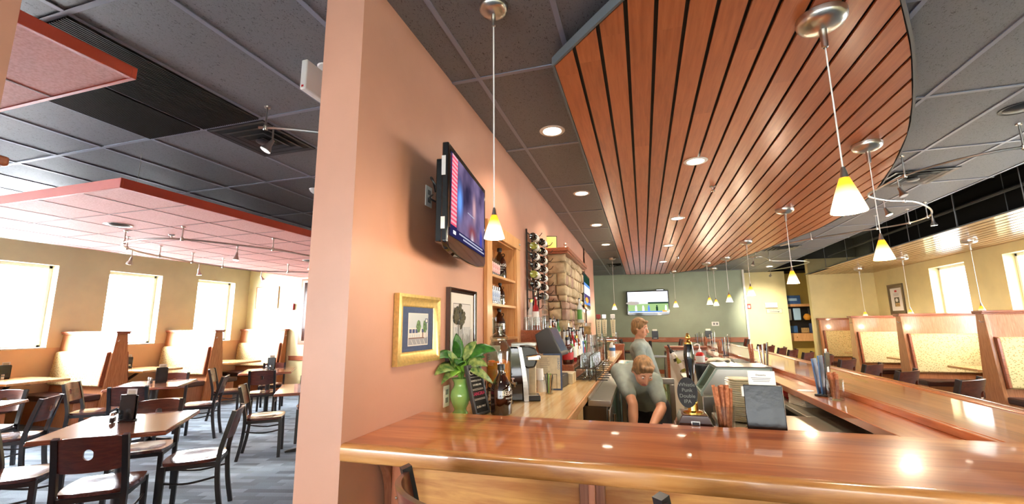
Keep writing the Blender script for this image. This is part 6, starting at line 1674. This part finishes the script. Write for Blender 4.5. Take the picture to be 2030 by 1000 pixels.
gt = 'booth tables on the left'
booth_table(XL,-8.60,4.32,0.75,'pale booth table under the first dining room window',gt)
booth_table(XL,-8.63,6.08,0.75,'pale booth table under the second dining room window, behind the middle dining table',gt)
booth_table(XL,-8.52,7.80,0.75,'pale booth table in the far corner of the dining room',gt)
gt = 'booth tables on the right'
booth_table(XR,5.02,9.2,0.735,'pale booth table before the middle right booth',gt)
booth_table(XR,5.05,11.25,0.735,'pale booth table before the third right booth',gt)
booth_table(XR,4.98,13.15,0.735,'pale booth table before the shaded far right booth',gt)
table_menu((-9.55,4.35),radians(60),'black menu on the booth table at the far left edge',card=True)
table_menu((-9.55,6.05),radians(60),'black menu on the second booth table, right of the sunlit booth post')
shaker((-9.42,6.0),'pepper','shaker beside the black menu on the second booth table'); shaker((-9.42,4.28),'salt','shaker beside the black menu on the booth table at the far left')
# ------------------------------------------------------------------ far wall things
HB = 0
def flat_picture(loc, rz, w, h, label, framecol, art, fw=0.03, mount='paper'):
    e = thing('framed_picture', label, 'picture', loc, rz)
    frame(e, w, h, fw, 0.02, framecol)
    MB().box(-w/2+fw*0.8,w/2-fw*0.8,-0.008,0,-h/2+fw*0.8,h/2-fw*0.8).build('mount_board',mount,e)
    if art: art(e)
    return e
def pale_art(e):
    global y, m
    y = -0.0085; m = MB(); blob(0.05,0.0,0.16,0.09,0); blob(-0.08,-0.05,0.1,0.05,1); m.build('print',['wash_sky','wash_grey'],e)
flat_picture((-9.17,8.799,2.25),0,0.72,0.56,'large pale picture in a thin frame on the sunlit dining room back wall','wood_oak',pale_art,0.02)
e = thing('wall_mounted_alarm','red fire alarm on the sunlit back wall of the dining room','alarm',(-8.35,8.799,2.0)); MB().box(-0.06,0.06,-0.05,0,-0.08,0.08).build('alarm_body','red_box',e,0.006); MB().box(-0.03,0.03,-0.056,-0.05,-0.05,0.03).build('alarm_lens','white_plastic',e,0.003)
def dark_art(e):
    MB().box(-0.38,0.38,-0.012,-0.008,-0.70,0.70).build('mirror_panel','wood_dark',e)
flat_picture((-7.62,8.799,1.88),0,0.98,1.60,'tall dark framed panel on the sunlit back wall, cut by the pink wall','wood_trim',dark_art,0.09,'wood_dark')
def poster(e):
    global y, m
    y = -0.0085; m = MB(); q(-0.18,0.18,-0.30,0.26,0); q(-0.05,0.05,0.18,0.23,1); q(-0.10,0.12,-0.18,0.05,2); blob(0.0,-0.02,0.06,0.05,0); q(-0.08,0.12,-0.18,-0.09,3)
    for i in range(4): q(-0.12,0.12,0.09+0.018*i,0.097+0.018*i,4)
    m.build('print',['wash_white','label_red','wash_tree','cork','wash_grey'],e)
flat_picture((XR-0.001,13.2,2.04),-HP,0.70,0.76,'framed poster in a wide brown frame on the right wall above the booths','wood_dark',poster,0.10,'wash_white')
e = thing('wall_mounted_alarm','red fire alarm on the cream wall beside the green wall corner','alarm',(3.19,15.099,2.0)); MB().box(-0.055,0.055,-0.05,0,-0.075,0.075).build('alarm_body','red_box',e,0.006); MB().box(-0.03,0.03,-0.056,-0.05,-0.05,0.03).build('alarm_lens','white_plastic',e,0.003)
e = thing('wall_lamp','white emergency light fixture on the cream wall above the small sign','emergency light',(3.80,15.099,2.02)); MB().box(-0.17,0.17,-0.08,0,-0.075,0.075).build('fixture_body','white_plastic',e,0.01); MB().box(-0.15,0.15,-0.083,-0.08,-0.05,0.06).build('lamp_lens','exit_white',e,0.004)
e = thing('wall_sign','small wide sign with dark lettering and an arrow on the cream wall','sign',(3.88,15.099,1.845)); MB().box(-0.21,0.21,-0.012,0,-0.065,0.065).build('sign_plate','label_cream',e,0.002); text('sign_lettering','RESTROOMS',0.05,'ink',e,(0,-0.013,0.028)); MB().box(-0.13,0.10,-0.0135,-0.012,-0.035,-0.022).prism([(0.10,-0.045),(0.15,-0.0285),(0.10,-0.012)],-0.0135,-0.012,'y').build('sign_arrow','ink',e)
m = MB().box(-0.215,-0.21,-0.013,0,-0.07,0.07).box(0.21,0.215,-0.013,0,-0.07,0.07).box(-0.215,0.215,-0.013,0,0.065,0.07).box(-0.215,0.215,-0.013,0,-0.07,-0.065).build('sign_border','ink',e)
e = thing('light_switch','pale double switch plate on the green wall right of the television','switch',(2.06,14.199,1.475)); MB().box(-0.10,0.10,-0.01,0,-0.06,0.06).build('switch_plate','white_plastic',e,0.003); MB().box(-0.06,-0.01,-0.016,-0.01,-0.03,0.03).box(0.02,0.07,-0.016,-0.01,-0.03,0.03).build('switch_rocker','grey_plastic',e,0.002)
# display cabinet in the recess
e = thing('display_cabinet','oak display cabinet with glass front and merchandise in the wall recess','cabinet',(4.80,15.85,0))
m = MB().box(-0.52,0.42,-0.30,0.04,0.92,1.16).box(-0.52,0.42,-0.30,0.04,1.98,2.06).box(-0.52,-0.47,-0.30,0.04,1.16,1.98).box(0.37,0.42,-0.30,0.04,1.16,2.3)
m.build('cabinet_frame','wood_oak',e,0.004)
MB().box(-0.47,0.37,0.02,0.04,1.16,1.98).build('cabinet_back','black_plastic',e); MB().box(-0.47,0.37,-0.28,-0.275,1.16,1.98).build('cabinet_pane','picture_glass',e)
MB().box(-0.47,0.37,-0.25,0.02,1.545,1.56).build('glass_shelf','glass',e)
MB().ball((-0.25,-0.305,1.04),0.015,n=10,m=6).ball((0.2,-0.305,1.04),0.015,n=10,m=6).build('drawer_knob','brass',e)
for i,(x_,z_,w_,h_,c_,lab,nm) in enumerate(((-0.35,1.56,0.14,0.36,'white_plastic','white folded garment in the recess display cabinet','folded_shirt'),(-0.12,1.56,0.20,0.38,'sky_blue','pale blue shirt hung in the recess display cabinet','folded_shirt'),(0.27,1.56,0.16,0.38,'black_plastic','black shirt in the recess display cabinet','folded_shirt'),(-0.28,1.165,0.26,0.22,'menu_blue','blue folded shirts low in the recess display cabinet','folded_shirt'),(0.05,1.165,0.22,0.16,'cork','tan folded shirts low in the recess display cabinet','folded_shirt'),(0.26,1.165,0.18,0.30,'navy','navy shirt low in the recess display cabinet','folded_shirt'))):
    tag(MB().box(4.80+x_-w_/2,4.80+x_+w_/2,15.74,15.80,z_+0.001,z_+h_).build(nm,c_,bevel=0.02),lab,'shirt','goods in the display cabinet')
tag(MB().lathe([(0,0),(0.06,0.005),(0.10,0.06),(0.10,0.12),(0.05,0.19),(0,0.20)],n=20).build('gourd','orange_label',loc=(4.92,15.68,1.561)),'round orange ball in the middle of the recess display cabinet','ball')
e = thing('carton','blue carton standing on top of the recess display cabinet','box',(4.57,15.72,2.061)); MB().box(-0.20,0.20,-0.12,0.12,0,0.27).build('carton_body','blue_box',e,0.004); MB().box(-0.14,0.10,-0.1215,-0.12,0.10,0.18).build('carton_label','sky_blue',e)
# high tables by the green wall
def high_table(x, y, label, cols):
    e = thing('high_table', label, 'table', (x,y,0), 0, 'high tables by the green wall')
    MB().box(-0.42,0.42,-0.33,0.33,1.035,1.075).build('tabletop','wood_trim',e,0.005); MB().cyl((0,0,0.03),(0,0,1.035),0.04,n=16).build('pedestal','black_frame',e); MB().box(-0.28,0.28,-0.04,0.04,0,0.03).box(-0.04,0.04,-0.28,0.28,0,0.03).build('pedestal_foot','black_frame',e)
    return e
high_table(0.16,12.85,'small wooden high table below the television on the green wall',0); high_table(1.75,12.95,'wooden high table before the green wall, right of the divider cap',0)
gf = 'stools at the high tables'
stool(-0.36,12.85,0,'black tall stool on the left of the high table below the green wall television',gf); stool(0.70,12.85,180,'black tall stool on the right of the high table below the green wall television',gf)
stool(2.35,12.95,180,'black tall stool at the right side of the second high table',gf)
def far_menu(x,y,label):
    e = thing('table_menu', label, 'menu', (x,y,1.076), 0, 'menus on the high tables'); MB().box(-0.085,0.085,-0.02,0.02,0,0.22).build('menu_cover','menu_black',e,0.003); MB().box(-0.06,0.06,0.021,0.024,0.1,0.27).build('card','paper',e); MB().box(-0.05,0.05,-0.022,-0.02,0.02,0.03).build('menu_strip','paper',e)
far_menu(0.30,12.8,'black menu with a pale card on the high table below the green wall television'); far_menu(1.68,12.9,'black menu with a pale card on the high table right of the divider')
# ------------------------------------------------------------------ people
def body_mesh(name, chains, mat, parent, vox=0.012, smooth=6, extra=None):
    mb = MB()
    for pts, rs in chains:
        P_ = smooth_path(pts, 4); n = len(P_); k = len(rs)-1; R = []
        for i in range(n):
            u = i/(n-1)*k; j = min(int(u), k-1); R.append(rs[j]+(rs[j+1]-rs[j])*(u-j))
        mb.tube(P_, R, 14); mb.ball(P_[0], R[0]*0.99, n=12, m=8); mb.ball(P_[-1], R[-1]*0.99, n=12, m=8)
    if extra: extra(mb)
    o = mb.build(name, mat, parent, angle=180)
    r = o.modifiers.new('remesh','REMESH'); r.mode = 'VOXEL'; r.voxel_size = vox; r.use_smooth_shade = True
    s = o.modifiers.new('smooth','SMOOTH'); s.iterations = smooth; s.factor = 0.5
    return o
def hand(base, d, up, s=1.0, curl=0.35):
    """chains for a palm and five bent fingers from wrist BASE along D"""
    d = Vector(d).normalized(); up = Vector(up); sd = d.cross(up).normalized(); up = sd.cross(d).normalized(); b = Vector(base)
    ch = [([b, b+d*0.04*s, b+d*0.085*s],[0.024*s,0.030*s,0.028*s])]
    for off in (-0.018,0.018): ch.append(([b+d*0.01*s+sd*off*0.6*s, b+d*0.08*s+sd*off*s],[0.018*s,0.017*s]))
    for i,(o_,L) in enumerate(((-0.030,0.060),(-0.010,0.074),(0.010,0.078),(0.030,0.070))):
        k = b+d*0.085*s+sd*o_*s
        ch.append(([k, k+d*L*0.45*s-up*L*curl*0.3*s, k+d*L*0.75*s-up*L*curl*0.75*s, k+d*L*0.9*s-up*L*curl*1.25*s],[0.0095*s,0.009*s,0.0085*s,0.0075*s]))
    t0 = b+d*0.025*s+sd*0.028*s
    ch.append(([t0, t0+d*0.025*s+sd*0.025*s, t0+d*0.052*s+sd*0.036*s-up*0.01*s],[0.012*s,0.0105*s,0.009*s]))
    return ch
def head_parts(root, c, yaw, pitch, s=1.0, bun=False):
    """head centred at C looking along yaw (deg from +x) and pitch (deg, + is up): returns an extra() for the body and adds hair and face"""
    R = Matrix.Translation(Vector(c)) @ Matrix.Rotation(radians(yaw),4,'Z') @ Matrix.Rotation(radians(-pitch),4,'Y') @ Matrix.Scale(s,4)
    def extra(mb):
        old = mb.M; mb.M = R
        mb.ball((0,0,0.025),0.092,(1.02,0.82,1.08),18,12); mb.ball((0.025,0,-0.045),0.068,(1.0,0.86,1.05),16,10); mb.ball((0.055,0,-0.085),0.032,(1,1.1,0.8),12,8)
        mb.tube([(0.088,0,0.015),(0.105,0,-0.012),(0.117,0,-0.032)],[0.010,0.013,0.015],10); mb.ball((0.112,0,-0.034),0.015,n=10,m=8)
        for sy in (-1,1):
            mb.ball((0.082,sy*0.034,0.028),0.017,(0.8,1.3,0.6),10,8); mb.ball((0.066,sy*0.046,-0.02),0.024,n=10,m=8)
            mb.tube([(-0.002,sy*0.078,0.022),(-0.012,sy*0.088,0.012),(-0.008,sy*0.086,-0.012),(0.004,sy*0.079,-0.022)],[0.009,0.013,0.011,0.007],8)
        mb.M = old
    def face(par):
        for sy in (-1,1):
            m = MB(); m.M = R; m.ball((0.0875,sy*0.033,0.012),0.0095,(0.9,1.15,0.62),10,8); m.build('eye','white_plastic',par)
            m = MB(); m.M = R; m.ball((0.0945,sy*0.033,0.011),0.0044,n=8,m=6); m.build('iris','eye',par)
            m = MB(); m.M = R; m.tube([(0.093,sy*0.018,0.035),(0.092,sy*0.036,0.040),(0.080,sy*0.052,0.034)],[0.003,0.004,0.002],6); m.build('eyebrow','hair',par)
        m = MB(); m.M = R; m.tube([(0.086,-0.026,-0.068),(0.097,-0.010,-0.064),(0.099,0,-0.066),(0.097,0.010,-0.064),(0.086,0.026,-0.068)],[0.003,0.006,0.0065,0.006,0.003],8); m.build('lips','lips',par)
        m = MB(); m.M = R
        m.ball((-0.014,0,0.045),0.100,(1.02,0.90,1.0),20,14); m.ball((-0.045,0,-0.01),0.075,(0.9,1.02,1.1),16,10)
        m.tube([(0.055,-0.055,0.095),(0.078,-0.02,0.098),(0.078,0.03,0.096),(0.045,0.068,0.085)],[0.016,0.02,0.02,0.015],8)
        for sy in (-1,1): m.tube([(0.02,sy*0.078,0.07),(-0.01,sy*0.086,0.02),(-0.03,sy*0.078,-0.03)],[0.016,0.018,0.014],8)
        if bun: m.tube([(-0.09,0,0.04),(-0.125,0,0.03),(-0.13,0,-0.03),(-0.11,0,-0.10)],[0.03,0.032,0.028,0.012],10)
        h = m.build('hair','hair',par,angle=180)
        r = h.modifiers.new('remesh','REMESH'); r.mode='VOXEL'; r.voxel_size=0.008; r.use_smooth_shade=True
        sm = h.modifiers.new('smooth','SMOOTH'); sm.iterations=4
    return extra, face
# --- bartender bending down in front of the open cooler door
px, py = -0.145, 4.10
e = thing('person','person with reddish hair in a grey-green shirt bending down in the bar aisle','person',(px,py,0))
hip = Vector((0.15,0.18,0.80)); chest = Vector((0.05,-0.06,1.025)); neck = Vector((0.085,-0.15,1.085)); hc = Vector((0.12,-0.21,1.105))
shL = chest+Vector((-0.125,-0.02,0.055)); shR = chest+Vector((0.15,-0.02,-0.02))
ex, face = head_parts(e, hc, -68, -38, 0.96, True)
elR = Vector((0.25,-0.24,0.82)); wrR = Vector((0.16,-0.42,0.70)) 
elL = Vector((0.03,-0.34,0.86)); wrL = Vector((0.02,-0.42,0.64))
ch = [([hip, (hip+chest)/2+Vector((0,0.0,0.05)), chest],[0.135,0.125,0.13]),([chest,neck,hc],[0.09,0.056,0.052]),
      ([shL,chest,shR],[0.072,0.10,0.072]),
      ([shR,(shR+elR)/2,elR],[0.058,0.048,0.040]),([elR,(elR*0.6+wrR*0.4),wrR],[0.041,0.042,0.026]),
      ([shL,(shL+elL)/2,elL],[0.058,0.048,0.040]),([elL,(elL*0.6+wrL*0.4),wrL],[0.041,0.042,0.026])]
for s_ in (-1,1):
    h0 = hip+Vector((s_*0.09,0,-0.05)); kn = Vector((s_*0.11+0.15,0.04,0.44)); an = Vector((s_*0.11+0.15,0.19,0.09))
    ch += [([h0,(h0+kn)/2,kn],[0.092,0.078,0.056]),([kn,kn*0.55+an*0.45,an],[0.056,0.054,0.036]),([an+Vector((0,0.03,-0.03)),an+Vector((0,-0.05,-0.045)),an+Vector((0,-0.16,-0.062))],[0.036,0.036,0.026])]
ch += hand(wrR,(wrR-elR),(0,0,1),1.0,0.5)+hand(wrL,(wrL-elL),(0,0,1),1.0,0.5)
body = body_mesh('body', ch, 'skin', e, 0.009, 5, ex)
face(e)
sh = [([hip+Vector((0,0.02,-0.03)),(hip+chest)/2+Vector((0,0.0,0.055)),chest+Vector((0,0,0.005))],[0.155,0.142,0.145]),([shL,chest,shR],[0.085,0.112,0.085]),([chest,chest*0.45+neck*0.55],[0.11,0.074])]
for a, b in ((shR,elR),(shL,elL)): sh.append(([a,a*0.6+b*0.4,a*0.30+b*0.70],[0.076,0.068,0.064]))
body_mesh('shirt', sh, 'shirt', e, 0.011, 5)
tr = [([hip+Vector((0,0.01,-0.02)),hip+Vector((0,0.01,-0.10))],[0.150,0.145])]
sho = []
for s_ in (-1,1):
    h0 = hip+Vector((s_*0.09,0,-0.05)); kn = Vector((s_*0.11+0.15,0.04,0.44)); an = Vector((s_*0.11+0.15,0.19,0.09))
    tr += [([h0,(h0+kn)/2,kn],[0.106,0.092,0.072]),([kn,kn*0.5+an*0.5,an+Vector((0,0,0.01))],[0.072,0.068,0.056])]
    sho.append(([an+Vector((0,0.035,-0.045)),an+Vector((0,-0.05,-0.048)),an+Vector((0,-0.17,-0.058))],[0.042,0.042,0.031]))
body_mesh('trousers', tr, 'trousers', e, 0.012, 5)
body_mesh('shoes', sho, 'black_plastic', e, 0.010, 3)
# --- second person standing farther down the aisle, leaning forward in profile
px, py = 0.06, 5.78
e = thing('person','person standing farther down the aisle in profile, below the golf television','person',(px,py,0))
hip = Vector((-0.02,0.06,0.87)); chest = Vector((-0.11,0.0,1.17)); neck = Vector((-0.115,-0.01,1.33)); hc = Vector((-0.105,-0.03,1.44))
shA = chest+Vector((-0.02,-0.17,0.05)); shB = chest+Vector((-0.01,0.17,0.05))
ex, face = head_parts(e, hc, -20, -8, 0.98, False)
elA = Vector((-0.08,-0.24,0.96)); wrA = Vector((0.06,-0.23,0.84)); elB = Vector((-0.08,0.25,0.96)); wrB = Vector((0.06,0.22,0.84))
ch = [([hip,(hip+chest)/2,chest],[0.125,0.115,0.125]),([chest+Vector((0,0,.05)),neck,hc],[0.08,0.054,0.052]),([shA,chest+Vector((0,0,.03)),shB],[0.066,0.095,0.066]),
      ([shA,(shA+elA)/2,elA],[0.055,0.046,0.038]),([elA,elA*0.6+wrA*0.4,wrA],[0.039,0.040,0.025]),([shB,(shB+elB)/2,elB],[0.055,0.046,0.038]),([elB,elB*0.6+wrB*0.4,wrB],[0.039,0.040,0.025])]
legs = []
for s_ in (-1,1):
    h0 = hip+Vector((0,s_*0.085,-0.05)); kn = Vector((0.02,s_*0.10+0.05,0.47)); an = Vector((0.0,s_*0.10+0.06,0.09)); legs.append((h0,kn,an))
    ch += [([h0,(h0+kn)/2,kn],[0.09,0.076,0.055]),([kn,kn*0.55+an*0.45,an],[0.055,0.053,0.036]),([an+Vector((-0.03,0,-0.03)),an+Vector((0.06,0,-0.045)),an+Vector((0.16,0,-0.062))],[0.036,0.036,0.026])]
ch += hand(wrA,wrA-elA,(0,0,1),1.0,0.4)+hand(wrB,wrB-elB,(0,0,1),1.0,0.4)
body_mesh('body', ch, 'skin', e, 0.009, 5, ex); face(e)
sh = [([hip+Vector((0,0,-0.04)),(hip+chest)/2,chest],[0.142,0.132,0.138]),([shA,chest+Vector((0,0,.03)),shB],[0.08,0.108,0.08]),([chest+Vector((0,0,.05)),(chest+neck)/2+Vector((0,0,.03))],[0.10,0.07])]
for a, b in ((shA,elA),(shB,elB)): sh.append(([a,a*0.6+b*0.4,a*0.3+b*0.7],[0.072,0.066,0.062]))
body_mesh('shirt', sh, 'shirt', e, 0.011, 5)
tr = [([hip+Vector((0,0,-0.03)),hip+Vector((0,0,-0.10))],[0.138,0.135])]; sho = []
for h0, kn, an in legs:
    tr += [([h0,(h0+kn)/2,kn],[0.104,0.090,0.070]),([kn,kn*0.5+an*0.5,an+Vector((0,0,0.01))],[0.070,0.066,0.055])]
    sho.append(([an+Vector((-0.035,0,-0.045)),an+Vector((0.06,0,-0.048)),an+Vector((0.17,0,-0.058))],[0.042,0.042,0.031]))
body_mesh('trousers', tr, 'trousers', e, 0.012, 5); body_mesh('shoes', sho, 'black_plastic', e, 0.010, 3)
